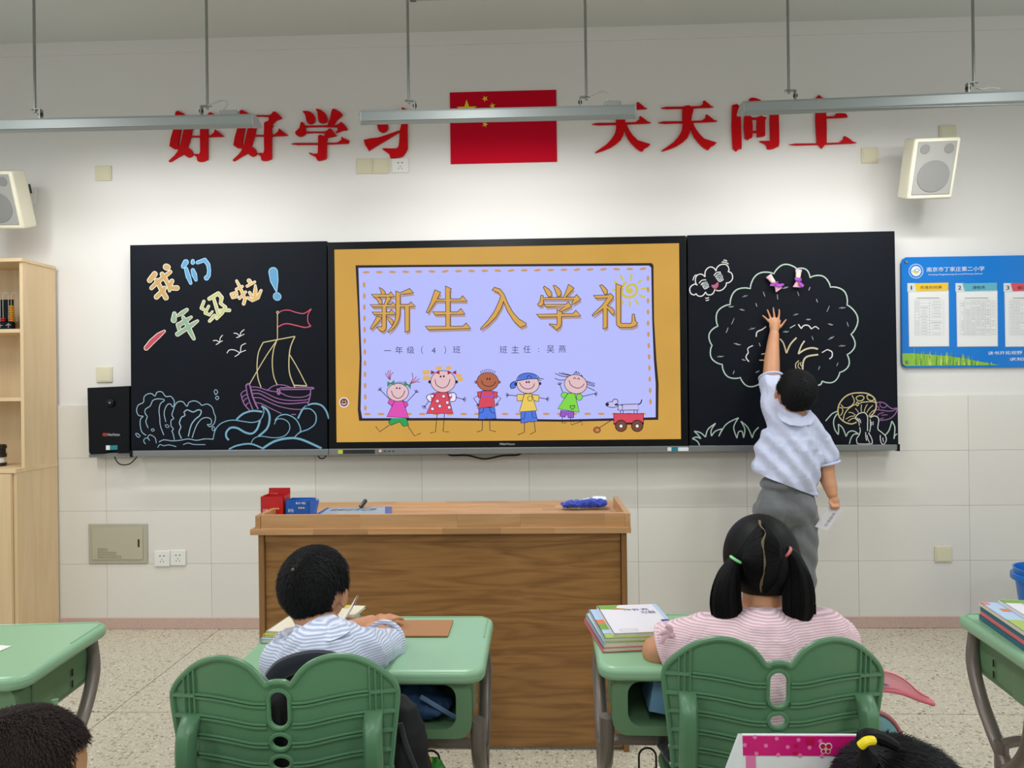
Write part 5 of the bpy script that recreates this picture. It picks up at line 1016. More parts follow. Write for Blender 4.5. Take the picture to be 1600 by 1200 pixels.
# --- teacher's desk
TDX0, TDX1, TDY0, TDY1 = -1.047, .336, 2.64, 3.26
td = thing('teacher_desk', 'wooden teacher desk with a raised rim and oak front facing the class', 'desk', ((TDX0+TDX1)/2, 2.95, 0))
MB().box(TDX0+.028, TDX1-.028, TDY0+.016, TDY0+.034, .012, .806).build('front_panel', MATS['oak_laminate'], td, smooth=0, bevel=.001)
for a in (TDX0+.006, TDX1-.026): MB().box(a, a+.020, TDY0+.004, TDY1-.05, 0, .806).build('side_panel', MATS['oak_edge'], td, smooth=0, bevel=.001)
MB().box(TDX0+.028, TDX1-.028, TDY0+.012, TDY0+.018, .775, .806).build('front_rail', MATS['oak_laminate'], td, smooth=0, bevel=.001)
MB().box(TDX0+.028, TDX1-.028, TDY1-.07, TDY1-.05, .35, .806).build('back_panel', MATS['oak_laminate'], td, smooth=0)
random.seed(4)
def staves(x0, x1, fn, n, names='stave'):
    xs_ = [x0]; 
    while xs_[-1] < x1-.001: xs_.append(min(x1, xs_[-1]+random.uniform(.18, .42)))
    for a, b in zip(xs_[:-1], xs_[1:]): fn(a, b)
def mk(y0, y1, z0_, z1_): return lambda a, b: MB().box(a, b-.0003, y0, y1, z0_, z1_).build('stave', MATS['rubberwood'], td, smooth=0)
lx0, lx1 = TDX0-.018, TDX1+.008
staves(lx0, lx1, mk(TDY0-.012, TDY0+.06, .808, .829), 5)                        # projecting lip
staves(TDX0+.018, TDX1-.012, mk(TDY0+.002, TDY0+.022, .829, .879), 5)        # front rim, lower and upper lamella
for i in range(9):                                                             # work surface of glued lamellae
    ya = TDY0+.022+i*.0625; staves(TDX0-.004, TDX1+.004, mk(ya, ya+.0620, .808, .832), 5)
for a in (TDX0-.004, TDX1-.012):
    MB().box(a, a+.020, TDY0+.002, TDY0+.40, .829, .878).build('rim_end', MATS['rubberwood'], td, smooth=0, bevel=.0012)
TZ = .8325
# --- things on it
mat('box_red', (186, 22, 30), .4); mat('box_blue', (18, 88, 176), .4); mat('gold_print', (222, 196, 110), .4); mat('white_print', (226, 230, 236), .5); mat('box_inside', (206, 204, 196), .7)
def chalkbox(name, x0, x1, yf, dep, h, m_, label):
    a = W(x0, 800, yf).x; b = W(x1, 800, yf).x; t = thing(name, label, 'chalk box', ((a+b)/2, yf+dep/2, TZ), group='open chalk boxes on the teacher desk'); tk = .0015
    mb = MB(); mb.box(a, b, yf, yf+tk, TZ+.0005, TZ+h).box(a, b, yf+dep-tk, yf+dep, TZ+.0005, TZ+h).box(a, a+tk, yf, yf+dep, TZ+.0005, TZ+h).box(b-tk, b, yf, yf+dep, TZ+.0005, TZ+h).box(a, b, yf, yf+dep, TZ+.0005, TZ+.002)
    mb.build('box_body', MATS[m_], t, smooth=0); return t, a, b
t, a, b = chalkbox('chalk_box', 407.5, 443, 2.80, .08, .092, 'box_red', 'red chalk box with its lid standing up, at the left end')
lt = W(409, 762.5, 2.88).z; y = 2.882
MB().add([(a+.001, y, TZ+.09), (b-.001, y, TZ+.09), (b-.001, y, lt), (a+.003, y, lt), (a+.001, y+.002, TZ+.09), (b-.001, y+.002, TZ+.09), (b-.001, y+.002, lt), (a+.003, y+.002, lt)], [(0, 1, 2, 3), (7, 6, 5, 4), (0, 4, 5, 1), (1, 5, 6, 2), (2, 6, 7, 3), (3, 7, 4, 0)]).build('box_lid', MATS['box_red'], t, smooth=0)
mb = MB(); Y = 2.7995
def fl(mb, body, xa, ya, xb, yb, Y, m_): mb.use(m_); wtext(mb, body, xa, ya, xb, yb, Y)
fl(mb, '无尘粉笔', 411, 770, 434, 777, 2.8812, 'gold_print'); fl(mb, '教学用', 420, 774, 438, 780, 2.8808, 'gold_print'); fl(mb, '●●●', 412, 784.5, 422, 787, 2.8812, 'gold_print')
fl(mb, '粉笔', 432, 781, 439, 785, 2.8806, 'white_print'); fl(mb, '●●●', 426, 793.5, 436, 796, Y, 'gold_print'); fl(mb, '白色', 411, 795, 419, 800.5, Y, 'white_print'); mb.build('print', None, t, smooth=0)
t, a, b = chalkbox('chalk_box', 446, 483.5, 2.80, .08, .075, 'box_blue', 'blue chalk box with a half open lid, right of the red one')
q = W(490, 780, 2.88); z1 = TZ+.075
MB().add([(a, 2.80, z1), (b, 2.80, z1), (b+.012, 2.885, q.z), (a+.03, 2.885, q.z-.018), (a, 2.80, z1+.0015), (b, 2.80, z1+.0015), (b+.012, 2.885, q.z+.0015), (a+.03, 2.885, q.z-.0165)], [(0, 3, 2, 1), (4, 5, 6, 7), (0, 1, 5, 4), (1, 2, 6, 5), (2, 3, 7, 6), (3, 0, 4, 7)]).build('box_lid', MATS['box_blue'], t, smooth=0)
MB().add([(b, 2.80, TZ+.001), (b+.0015, 2.80, TZ+.001), (b+.0015, 2.80, z1), (b, 2.80, z1), (b, 2.88, TZ+.001), (b+.0015, 2.88, TZ+.001), (b+.014, 2.885, q.z-.004), (b+.0125, 2.885, q.z-.004)], [(0, 1, 2, 3), (7, 6, 5, 4), (0, 4, 5, 1), (1, 5, 6, 2), (2, 6, 7, 3), (3, 7, 4, 0)]).build('side_flap', MATS['box_blue'], t, smooth=0)
mb = MB(); fl(mb, '●●●', 466, 792.3, 476, 795, Y, 'gold_print'); fl(mb, '彩色', 450, 795, 459, 800.5, Y, 'white_print'); fl(mb, '粉笔', 462, 784.5, 478, 788, 2.7985, 'white_print')
mb.build('print', None, t, smooth=0)
mat('plastic_blue', (70, 104, 170), .25); mat('sheet_clear', (176, 190, 206), .15, spec=.7)
A = [Z(497, 803, TZ), Z(613, 803, TZ), Z(612, 792.5, TZ), Z(511, 794, TZ)]
t = thing('plastic_folder', 'clear plastic folder with blue edges and printed heading on the teacher desk', 'folder', (A[0]+A[2])/2)
def slab(mb, pts, z0_, z1_): n = len(pts); mb.add([(p.x, p.y, z0_) for p in pts]+[(p.x, p.y, z1_) for p in pts], [tuple(range(n-1, -1, -1)), tuple(range(n, 2*n))]+[(i, (i+1) % n, (i+1) % n+n, i+n) for i in range(n)])
A[0] = Z(480, 812, TZ); A[1] = Z(613, 812, TZ)
mb = MB(); slab(mb, A, TZ+.0005, TZ+.003); mb.build('cover', MATS['plastic_blue'], t, smooth=0)
I = [A[0].lerp(A[2], .05)+Vector((.01, 0, 0)), A[1].lerp(A[3], .05)+Vector((-.015, 0, 0)), A[2].lerp(A[0], .05)+Vector((-.012, 0, 0)), A[3].lerp(A[1], .05)]
mb = MB(); slab(mb, I, TZ+.003, TZ+.0042); mb.build('sheet', MATS['sheet_clear'], t, smooth=0)
mb = MB().use('ink'); tl, tr2 = Z(513, 798.5, TZ+.0045), Z(585, 797.5, TZ+.0045); td_ = Z(512, 794.8, TZ+.0045)-tl
text(mb, '班级日志记录', lambda u, v: tuple(tl+(tr2-tl)*u+Vector((.004, td_.y*.9, 0))*v)); mb.build('heading', None, t, smooth=0)
p0, p1 = W(563, 795, 3.03), W(572, 781, 3.05); p0.z = TZ+.008
t = thing('pen', 'thick dark pen leaning up behind the plastic folder', 'pen', p0)
MB().tube([p0, p0.lerp(p1, .85), p1], [.009, .009, .007], 12).build('barrel', MATS['dark_metal'], t); MB().tube([p0.lerp(p1, .3)+Vector((-.005, -.009, 0)), p1+Vector((-.005, -.008, 0))], .002, 6).build('clip', MATS['logo_white'], t)
mat('cloth_blue', (24, 56, 168), .8, sheen=.4, bump=.4, bump_s=300); mat('tissue_white', (228, 232, 236), .8)
base = Z(914, 799, TZ)
t = thing('cleaning_cloth', 'crumpled blue and white cloth at the right end of the teacher desk', 'cloth', (base.x, 3.02, TZ))
mb = MB(); w0 = lambda x, dz, Y: Vector((W(x, 797, Y).x, Y, TZ+dz))
for x, dz, r_ in ((886, .008, (.03, .03, .010)), (896, .012, (.035, .035, .014)), (910, .013, (.04, .03, .015)), (925, .015, (.035, .03, .017)), (938, .015, (.03, .03, .016))): mb.ell(w0(x, dz+.012, 2.99), r_)
o = remeshed('cloth_fold', mb, .004, MATS['cloth_blue'], t, 2, .006, 40)
mb = MB()
for x, dz, r_ in ((922, .030, (.03, .03, .008)), (932, .036, (.025, .03, .010)), (941, .034, (.018, .03, .012))): mb.ell(w0(x, dz, 3.03), r_)
remeshed('tissue', mb, .004, MATS['tissue_white'], t, 1, .006, 50)

# ================================================================= pupil desks
mat('green_plastic', (142, 184, 148), .32, noise_s=4, noise_a=.03, bump=.05, bump_s=500); mat('green_chair', (90, 132, 98), .38, noise_s=5, noise_a=.05, bump=.08, bump_s=400); mat('green_dark', (100, 136, 100), .4); mat('steel_taupe', (128, 118, 112), .35, metal=.4); mat('wire_dark', (54, 46, 42), .35, metal=.6)
def rrect(w_, d, r, n=6, cx=0, cy=0):
    out = []
    for sx, sy, a0 in ((1, 1, 0), (-1, 1, PI/2), (-1, -1, PI), (1, -1, 3*PI/2)):
        for k in range(n+1): a = a0+PI/2*k/n; out.append((cx+sx*(w_-r)+r*math.cos(a), cy+sy*(d-r)+r*math.sin(a)))
    return out
def slabxy(mb, pts, z0_, z1_):
    n = len(pts); mb.add([(p[0], p[1], z0_) for p in pts]+[(p[0], p[1], z1_) for p in pts], [tuple(range(n-1, -1, -1)), tuple(range(n, 2*n))]+[(i, (i+1) % n, (i+1) % n+n, i+n) for i in range(n)])
def make_desk(label, loc, rot):
    t = thing('student_desk', label, 'desk', (0, 0, 0), 0, 'green student desks')
    mb = MB(); slabxy(mb, rrect(.30, .20, .045), .664, .698); mb.build('desktop', MATS['green_plastic'], t, bevel=.013, local=True, seg=4)
    for pts in ([(-.284, .02, 0), (-.284, .165, 0), (-.268, .184, 0), (.268, .184, 0), (.284, .165, 0), (.284, .02, 0)],):
        MB().tube([(p[0], p[1], .6985) for p in pts], .0022, 6).build('edge_ridge', MATS['green_plastic'], t, local=True)
    # open drawer tray: front frame with a rounded opening, side, back and floor panels
    out = rrect(.268, .068, .035, 6, 0, .600); hole = rrect(.232, .052, .030, 6, 0, .606)
    vs, fs = plate(out, [hole], .05, .016, lambda u, v, w_: (u, -.178+w_, v)); MB().add(vs, fs).build('tray_front', MATS['green_dark'], t, smooth=30, local=True)
    mb = MB(); mb.add([], []); n = 7
    prof = rrect(.262, .064, .034, 6, 0, .600); prof2 = rrect(.252, .056, .030, 6, 0, .602); m = len(prof)
    mb.add([(p[0], -.162, p[1]) for p in prof]+[(p[0], .165, p[1]) for p in prof]+[(p[0], -.162, p[1]) for p in prof2]+[(p[0], .158, p[1]) for p in prof2],
           [(i, (i+1) % m, (i+1) % m+m, i+m) for i in range(m)]+[(i+2*m, i+3*m, (i+1) % m+3*m, (i+1) % m+2*m) for i in range(m)]+[tuple(m+i for i in range(m)), tuple(3*m+i for i in range(m-1, -1, -1))])
    mb.build('tray_shell', MATS['green_dark'], t, smooth=30, local=True)
    for s in (-1, 1):
        mb = MB().box(s*.2625-.004, s*.2625+.004, -.11, -.03, .555, .655); mb.build('side_plate', MATS['green_dark'], t, local=True, bevel=.003)
        if False: MB().tube(catmull([(s*.268, -.075, .578), (s*.285, -.075, .572), (s*.296, -.075, .580), (s*.297, -.075, .594)], 4), [.007]*12+[.009], 8).build('side_hook', MATS['green_plastic'], t, local=True)
        MB().box(s*.2665-.001, s*.2665+.001, .055, .060, .600, .618).box(s*.2665-.001, s*.2665+.001, .055, .060, .570, .588).build('slot', MATS['hole'], t, local=True, smooth=0)
        px = s*.278
        MB().tube(catmull([(px*.96, .15, .655), (px, .14, .58), (px, .10, .50), (px, .045, .44), (px, .0, .40), (px, -.02, .375)], 5), .018, 12, flat=.75).build('upper_leg', MATS['steel_taupe'], t, local=True)
        MB().tube(catmull([(px, -.14, .56), (px, -.12, .48), (px, -.08, .42), (px, -.03, .375), (px, -.02, .365)], 5), .018, 12, flat=.75).build('upper_leg', MATS['steel_taupe'], t, local=True)
        MB().tube([(px, .0, .43), (px, 0, .035)], .0165, 12).build('lower_leg', MATS['steel_taupe'], t, local=True)
        MB().tube(catmull([(px, -.19, .012), (px, -.12, .022), (px, 0, .030), (px, .12, .022), (px, .19, .012)], 4), .014, 10, flat=.8).build('foot', MATS['steel_taupe'], t, local=True)
    MB().tube([(-.278, .0, .425), (-.24, 0, .435), (.24, 0, .435), (.278, .0, .425)], .013, 10).build('crossbar', MATS['steel_taupe'], t, local=True)
    for hx in (-.165, -.07, .145):
        MB().tube([(hx-.022, .0, .18)]+[(hx-.022*math.cos(a), .0, .392+.022*math.sin(a)) for a in [PI*i/8 for i in range(9)]]+[(hx+.022, 0, .18)], .0028, 8).build('wire_loop', MATS['wire_dark'], t, local=True)
    MB().tube([(-.278, 0, .18), (.278, 0, .18)], .008, 8).build('foot_rail', MATS['steel_taupe'], t, local=True)
    t.location = loc; t.rotation_euler = (0, 0, rot); return t
DL = make_desk('green student desk in front of the seated boy', (-.425, 1.84, 0), 0)
DR = dup(DL, (.443, 1.855, 0), -.02, 'green student desk with a book stack in front of the pigtailed girl')
D0 = dup(DL, (-1.492, 1.775, 0), .083, 'green student desk at the left edge with a scrap of white paper')
MB().tube(catmull([(.268, -.075, .578), (.285, -.075, .572), (.296, -.075, .580), (.297, -.075, .594)], 4), [.007]*12+[.009], 8).build('side_hook', MATS['green_plastic'], D0, local=True)
D3 = dup(DL, (1.452, 1.835, 0), -.10, 'green student desk at the right edge with a pile of books')
D4 = dup(DL, (-.47, 1.025, 0), 0, 'green student desk whose far edge shows at the bottom under the left chair')
D5 = dup(DL, (.47, 1.02, 0), 0, 'green student desk below the frame carrying the pink box')

# ================================================================= chairs with butterfly backs
K_ = .42/1475
def cu(x, y): return (x*K_, .865-(y-130)*K_)
def make_chair(label, loc, rot):
    t = thing('student_chair', label, 'chair', (0, 0, 0), 0, 'green butterfly-backed student chairs')
    half = [(0, 284), (45, 288), (72, 306), (98, 290), (140, 232), (200, 178), (280, 143), (360, 131), (430, 138), (520, 170), (600, 222), (680, 295), (728, 355), (750, 415), (748, 490), (735, 600), (722, 700), (705, 850), (690, 1000), (672, 1200), (640, 1400), (560, 1500), (400, 1540), (200, 1550)]
    hp = [(p[0], p[1]) for p in catmull([(a, b, 0) for a, b in half], 3)]
    outl = [cu(*p) for p in hp]+[cu(-p[0], p[1]) for p in hp[::-1] if abs(p[0]) > 1]
    def oval(cx, cy, rx, ry, n=20): return [cu(cx+rx*math.cos(2*PI*i/n), cy+ry*math.sin(2*PI*i/n)) for i in range(n)]
    def slotp(h0, h1, r, n=10): return [cu(r*math.cos(a), h0+r-r*math.sin(a)) for a in [PI*i/n for i in range(n+1)]]+[cu(-r*math.cos(a), h1-r+r*math.sin(a)) for a in [PI*i/n for i in range(n+1)]]
    holes = [slotp(358, 602, 60), oval(0, 700, 56, 46), oval(0, 845, 60, 44)]
    def warp(u, v, w_):
        y = -.19+.9*u*u-.10*(v-.45)-w_*1.0; return (u, y, v)
    vs, fs = plate(outl, holes, .016, .005, warp); MB().add(vs, fs).build('backrest', MATS['green_chair'], t, smooth=40, local=True)
    def P3(x, y, d=.006): a = cu(x, y); return warp(a[0], a[1], .005+d)
    def rel(name, pts, r, closed=False, flat=1.0, seg=6): MB().tube(pts, r, seg, closed, flat).build(name, MATS['green_chair'], t, local=True)
    rel('back_rim', [warp(p[0]*.985, p[1]-.0035, .006) for p in outl], .0058, True, 1, 8)
    for h, g in zip((slotp(350, 610, 68), oval(0, 700, 64, 54), oval(0, 845, 68, 52)), range(3)): rel('hole_rim', [warp(p[0], p[1], .007) for p in h], .0042, True)
    for yc in (440, 580, 710, 845, 975, 1105):
        for s in (-1, 1):
            for o_ in (0, 24):
                xi = 82 if yc in (440, 580) or yc > 900 else 74
                rel('horizontal_rib', [P3(s*x, y+o_, .003) for x, y in catmull2([(xi, yc), (180, yc-2), (330, yc-26), (450, yc-38), (560, yc-40)])], .0024)
            rel('horizontal_rib', [P3(s*x, y+12, .002) for x, y in catmull2([(572, yc-40), (650, yc-35), (728-(max(0, yc-600))*.06, yc-28)])], .0046)
    for s in (-1, 1):
        for x, y0_ in ((570, 212), (606, 240), (644, 272)): rel('vertical_rib', [P3(s*x, y0_+i*(560-y0_)/6, .004) for i in range(7)], .0022)
        # broad arm strip running from the back panel down to the seat frame
        path = [(590, 535, -.002), (592, 570, .018), (596, 640, .034), (600, 760, .040), (600, 900, .040), (598, 1100, .036), (590, 1350, .025), (580, 1560, .01)]
        cp = catmull([(a, b, c*1000) for a, b, c in path], 4); mb = MB(); rings = []
        for q in cp:
            a = cu(s*q.x, q.y); p = Vector(warp(a[0], a[1], .005+q.z/1000)); hw = .0165; th = .013; bulge = s*.004
            rings.append([p+Vector((-hw, th, 0)), p+Vector((hw, th, 0)), p+Vector((hw, -th*.3, 0)), p+Vector((hw*.6, -th, 0)), p+Vector((-hw*.6, -th, 0)), p+Vector((-hw, -th*.3, 0))])
        n = 6; vs = [v for r_ in rings for v in r_]; fs = [(i*n+k, (i+1)*n+k, (i+1)*n+(k+1) % n, i*n+(k+1) % n) for i in range(len(rings)-1) for k in range(n)]+[tuple(range(n)), tuple((len(rings)-1)*n+k for k in range(n-1, -1, -1))]
        mb.add(vs, fs).build('back_support', MATS['green_chair'], t, smooth=50, local=True)
    mb = MB(); slabxy(mb, rrect(.175, .19, .06, 6, 0, .005), .425, .445); mb.build('seat', MATS['green_chair'], t, bevel=.008, local=True, seg=3)
    MB().tube(catmull([(.15, -.17, .42), (.15, .12, .41), (.13, .16, .40), (-.13, .16, .40), (-.15, .12, .41), (-.15, -.17, .42)], 4), .011, 10).build('seat_frame', MATS['steel_taupe'], t, local=True)
    for sx in (-1, 1):
        for a, b in ((.14, .19), (-.14, -.2)): MB().tube([(sx*.15, a, .415), (sx*.17, b, .004)], .011, 10).build('leg', MATS['steel_taupe'], t, local=True)
    t.location = loc; t.rotation_euler = (0, 0, rot); return t
def catmull2(p, n=5): return [(q.x, q.y) for q in catmull([(a, b, 0) for a, b in p], n)]
C1 = make_chair('green butterfly-backed chair with a black bag, under the seated boy', (-.487, 1.525, 0), .05)
C2 = dup(C1, (.4615, 1.615, 0), -.015, 'green butterfly-backed chair under the girl in the pink shirt')
C3 = dup(C1, (-.80, .50, 0), 0, 'green chair of the child at the bottom left, outside the frame')
C4 = dup(C1, (.50, .47, 0), 0, 'green chair of the child at the bottom right, outside the frame')

# ================================================================= books and small things on the pupil desks
PG = mat('page_edge', (216, 214, 196), .8, noise_s=400, noise_a=.10)
for k, c in dict(cover_white=(226, 222, 228), cover_pink=(222, 120, 124), cover_blue=(150, 186, 216), cover_green=(166, 190, 92), cover_orange=(216, 122, 62), cover_teal=(40, 106, 130), cover_cream=(226, 218, 196), cover_navy=(52, 48, 134), cover_sky=(176, 200, 226), print_green=(120, 160, 70), print_brown=(176, 140, 90), kraft=(168, 120, 80), cover_yellow=(206, 196, 50), denim=(44, 74, 112), navy=(14, 18, 34), blackcloth=(12, 13, 16)).items(): mat(k, c, .45 if 'cover' in k else .8)
def book(cx, cy, z, w_, d, h, rot, cover, label, grp, spine=None, art=None):
    t = thing('book', label, 'book', (cx, cy, z), rot, grp)
    MB().box(-w_/2+.002, w_/2-.003, -d/2+.003, d/2-.003, .0012, h-.0012).build('pages', PG, t, smooth=0, local=True)
    MB().box(-w_/2, w_/2, -d/2, d/2, h-.0012, h).box(-w_/2, w_/2, -d/2, d/2, 0, .0012).build('cover', MATS[cover], t, smooth=0, local=True)
    MB().box(-w_/2-.0006, -w_/2+.002, -d/2, d/2, 0, h).build('spine', MATS[spine or cover], t, smooth=0, local=True)
    for i, (m_, pts) in enumerate(art or []):
        mb = MB(); mb.add([(p[0]*w_/2, p[1]*d/2, h+.0003+.0001*i) for p in pts], [tuple(range(len(pts)))]); mb.build('cover_art', MATS[m_], t, smooth=0, local=True)
    return t
g = 'schoolbooks stacked on the desk of the girl'; z = .6995
R0 = Z(941, 1009, .70); bx, by = .236, 1.875
book(bx-.002, by, z, .185, .225, .011, .13, 'cover_pink', 'pink spined schoolbook at the bottom of the girl stack', g); z += .0113
book(bx, by+.002, z, .182, .223, .012, .12, 'cover_cream', 'cream schoolbook second from the bottom of the girl stack', g, 'cover_blue'); z += .0123
book(bx+.006, by, z, .182, .222, .011, .10, 'cover_green', 'green illustrated schoolbook just under the white workbook', g, 'cover_sky', [('cover_sky', [(-.98, .2), (-.6, .2), (-.6, .98), (-.98, .98)]), ('cover_orange', [(-.98, -.1), (-.6, -.1), (-.6, .2), (-.98, .2)]), ('print_green', [(-.98, -.5), (-.6, -.5), (-.6, -.1), (-.98, -.1)]), ('cover_sky', [(-.98, -.75), (-.6, -.75), (-.6, -.5), (-.98, -.5)])]); z += .0113
tb = book(bx+.020, by+.006, z, .165, .218, .008, .10, 'cover_white', 'white workbook with blue title on top of the girl stack', g, 'cover_white', [('print_green', [(-.98, .72), (-.5, .66), (-.3, .98), (-.98, .98)]), ('print_brown', [(-.6, .66), (.1, .62), (-.1, .68), (-.4, .78)]), ('cover_sky', [(.86, -.98), (.99, -.98), (.99, .98), (.86, .98)]), ('cover_navy', [(.72, -.95), (.98, -.95), (.98, -.2), (.72, -.2)])])
mb = MB().use('cover_navy')
text(mb, '补充', lambda u, v: (.005+.045*u, .055+.020*v, .0086)); text(mb, '习题', lambda u, v: (.022+.040*u, .030+.019*v, .0086)); text(mb, '小学', lambda u, v: (-.020+.022*u, .058+.012*v, .0086)); mb.build('title_print', None, tb, smooth=0, local=True)
mb = MB().use('ink_grey')
for a, b, c, d in ((-.062, -.012, -.0005, .0005),): mb.box(-.062, -.018, -.0995, -.0990, .0083, .0086).box(-.062, -.018, -.0850, -.0845, .0083, .0086).box(-.062, -.0615, -.0995, -.0845, .0083, .0086).box(-.0185, -.018, -.0995, -.0845, .0083, .0086)
mb.build('name_box', None, tb, smooth=0, local=True)
# stack behind the boy
g = 'schoolbooks beside the boy on the left desk'; z = .6995
book(-.609, 1.925, z, .185, .235, .012, -.10, 'cover_sky', 'blue edged schoolbook at the bottom beside the boy', g); z += .0123
book(-.605, 1.930, z, .180, .235, .008, -.12, 'cover_yellow', 'yellow green schoolbook in the middle beside the boy', g); z += .0083
book(-.597, 1.932, z, .178, .235, .007, -.14, 'cover_cream', 'cream workbook on top beside the boy head', g, None, [('cover_sky', [(-.4, .3), (.1, .98), (.35, .98), (-.2, .3)]), ('cover_yellow', [(.1, .75), (.6, .75), (.6, .98), (.1, .98)])])
nbk = thing('open_notebook', 'brown notebook lying open before the boy, one white page curling up', 'notebook', (-.335, 1.92, .6995))
MB().box(-.40, -.235, 1.86, 1.985, .6997, .7035).build('cover', MATS['kraft'], nbk, smooth=0, bevel=.001)
pp = []
for i in range(9):
    k = i/8; base = Vector((W(527+(551-527)*k**.8, 980-(980-946)*k, 1.86)))
    pp.append((base.x, 1.86, base.z)); 
mb = MB(); nn = len(pp); mb.add([p for p in pp]+[(p[0]-.012, p[1]+.10, p[2]) for p in pp]+[(p[0]+.0035, p[1], p[2]-.001) for p in pp]+[(p[0]-.0085, p[1]+.10, p[2]-.001) for p in pp], [(i, i+1, i+1+nn, i+nn) for i in range(nn-1)]+[(i+2*nn, i+3*nn, i+1+3*nn, i+1+2*nn) for i in range(nn-1)]+[(i, i+2*nn, i+1+2*nn, i+1) for i in range(nn-1)]); mb.build('page', mat('paper_white', (232, 230, 224), .7), nbk)
# pile on the right-edge desk
g = 'schoolbooks piled on the right edge desk'; z = .6995; cx, cy, r0 = 1.285, 1.86, -.16
for i, (cv, sp_, h, dx, lab) in enumerate((('cover_pink', 'cover_teal', .012, 0, 'pink schoolbook at the bottom of the pile on the right edge desk'), ('cover_cream', 'cover_pink', .010, .004, 'cream paged schoolbook second from the bottom at the right edge'), ('cover_orange', 'cover_teal', .014, .004, 'orange and teal spined thick book in the right edge pile'), ('cover_sky', 'cover_cream', .009, .0, 'pale blue schoolbook showing under the top one at the right edge'))):
    book(cx+dx, cy, z, .2, .25, h, r0, cv, lab, g, sp_, [('cover_pink', [(-.98, .8), (-.8, .8), (-.8, .98), (-.98, .98)]), ('cover_orange', [(-.75, .35), (-.55, .35), (-.55, .55), (-.75, .55)]), ('cover_green', [(-.98, -.9), (-.4, -.9), (-.4, -.2), (-.98, -.2)])] if i == 3 else None); z += h+.0003
book(cx+.045, cy+.004, z, .19, .235, .008, r0, 'cover_white', 'white workbook on top of the right edge pile', g, None, [('print_green', [(-.98, .72), (-.2, .75), (.1, .98), (-.98, .98)]), ('print_brown', [(-.6, .66), (.1, .62), (-.1, .68), (-.4, .78)])])
sc_ = thing('paper_scrap', 'white sheet of paper on the left edge desk', 'paper', Z(6, 1010, .70)); A = [Z(-30, 1030, .6995), Z(0, 1017, .6995), Z(18, 1009.5, .6995), Z(-2, 1008, .6995), Z(-40, 1008, .6995)]
mb = MB(); slab(mb, A, .6990, .6999); mb.build('sheet', MATS['paper_white'], sc_, smooth=0)
# folded papers beside the girl
fp = thing('folded_paper', 'white folded paper standing in points beside the girl sleeve', 'paper', Z(1065, 985, .70))
for pts in ([(1055, 964), (1068, 968), (1077, 976), (1066, 982), (1060, 974)], [(1066, 962), (1080, 967), (1090, 975), (1078, 980), (1072, 972)]):
    mb = MB(); q = [W(x, y, 1.93) for x, y in pts]; mb.prism([(p.x, p.z) for p in q], 1.93, 1.932, lambda p, t_: (p[0], 1.93+t_*.002-(p[1]-.7)*.3, p[1])); mb.build('paper_point', MATS['paper_white'], fp, smooth=0)
# in the open trays
zt2 = .5505
dn = thing('denim_pouch', 'blue denim pouch with frayed edge in the tray of the left desk', 'pouch', (-.29, 1.73, zt2))
mb = MB(); mb.ell((-.34, 1.76, zt2+.045), (.09, .07, .043)).ell((-.27, 1.74, zt2+.028), (.065, .055, .026)).ell((-.40, 1.75, zt2+.05), (.07, .06, .045)); remeshed('pouch_body', mb, .005, MATS['denim'], dn, 2, .004, 30)
MB().tube([Vector((-.20, 1.705, zt2+.012)), Vector((-.235, 1.69, zt2+.040)), Vector((-.28, 1.685, zt2+.070))], .006, 6, flat=.5).build('seam', mat('denim_light', (96, 124, 160), .8), dn)
fd = thing('blue_folder', 'pale blue folder leaning in the tray of the girl desk', 'folder', (.30, 1.74, zt2))
MB().obox((.325, 1.76, zt2+.053), (.06, 0, -.012), (0, .06, 0), (.006, 0, .035)).build('folder_body', mat('folder_blue', (92, 132, 160), .5), fd, smooth=0)
ld = thing('round_case', 'dark blue round case with a red mark in the tray of the girl desk', 'case', (.345, 1.70, zt2))
MB().lathe([(.030, 0), (.034, .006), (.032, .014), (.02, .018)], (.345, 1.70, zt2), (0, 0, 1), 20).build('case_body', mat('case_blue', (20, 40, 110), .4), ld); MB().lathe([(.011, 0), (.010, .002)], (.345, 1.69, zt2+.0182), (0, 0, 1), 12).build('red_mark', MATS['bead_red'], ld)
# bags
bp = thing('backpack', 'black school backpack squeezed between the boy and his chair', 'backpack', (-.44, 1.43, .45))
mb = MB()
for c, r_ in (((-.46, 1.438, .60), (.15, .040, .14)), ((-.44, 1.438, .685), (.14, .034, .11)), ((-.29, 1.455, .58), (.062, .05, .15)), ((-.265, 1.47, .52), (.045, .05, .10)), ((-.40, 1.44, .745), (.09, .028, .045))): mb.ell(c, r_)
remeshed('bag_body', mb, .006, MATS['blackcloth'], bp, 3, .006, 14)
mat('navy_cloth', (16, 22, 40), .75, sheen=.4)
MB().tube(catmull([W(425, 1064, 1.42), W(440, 1046, 1.42), W(470, 1034, 1.42), W(505, 1031, 1.425), W(540, 1040, 1.43)], 5), [.010]+[.020]*19+[.012], 10, flat=.6).build('shoulder_strap', MATS['navy_cloth'], bp)
MB().tube(catmull([W(625, 1130, 1.41), W(635, 1165, 1.41), W(655, 1215, 1.42)], 5), .006, 8, flat=.5).build('side_strap', mat('strap_grey', (52, 54, 60), .7), bp)
gb = thing('hanging_bag', 'small green and yellow bag hanging from a wire loop of the left desk', 'bag', W(675, 1200, 1.80))
mb = MB(); c = W(678, 1208, 1.80); mb.ell(c, (.030, .02, .04)).ell(c+Vector((-.01, 0, .02)), (.02, .015, .02)); remeshed('bag_body', mb, .004, mat('toy_green', (50, 150, 50), .5), gb, 2, .004, 40)
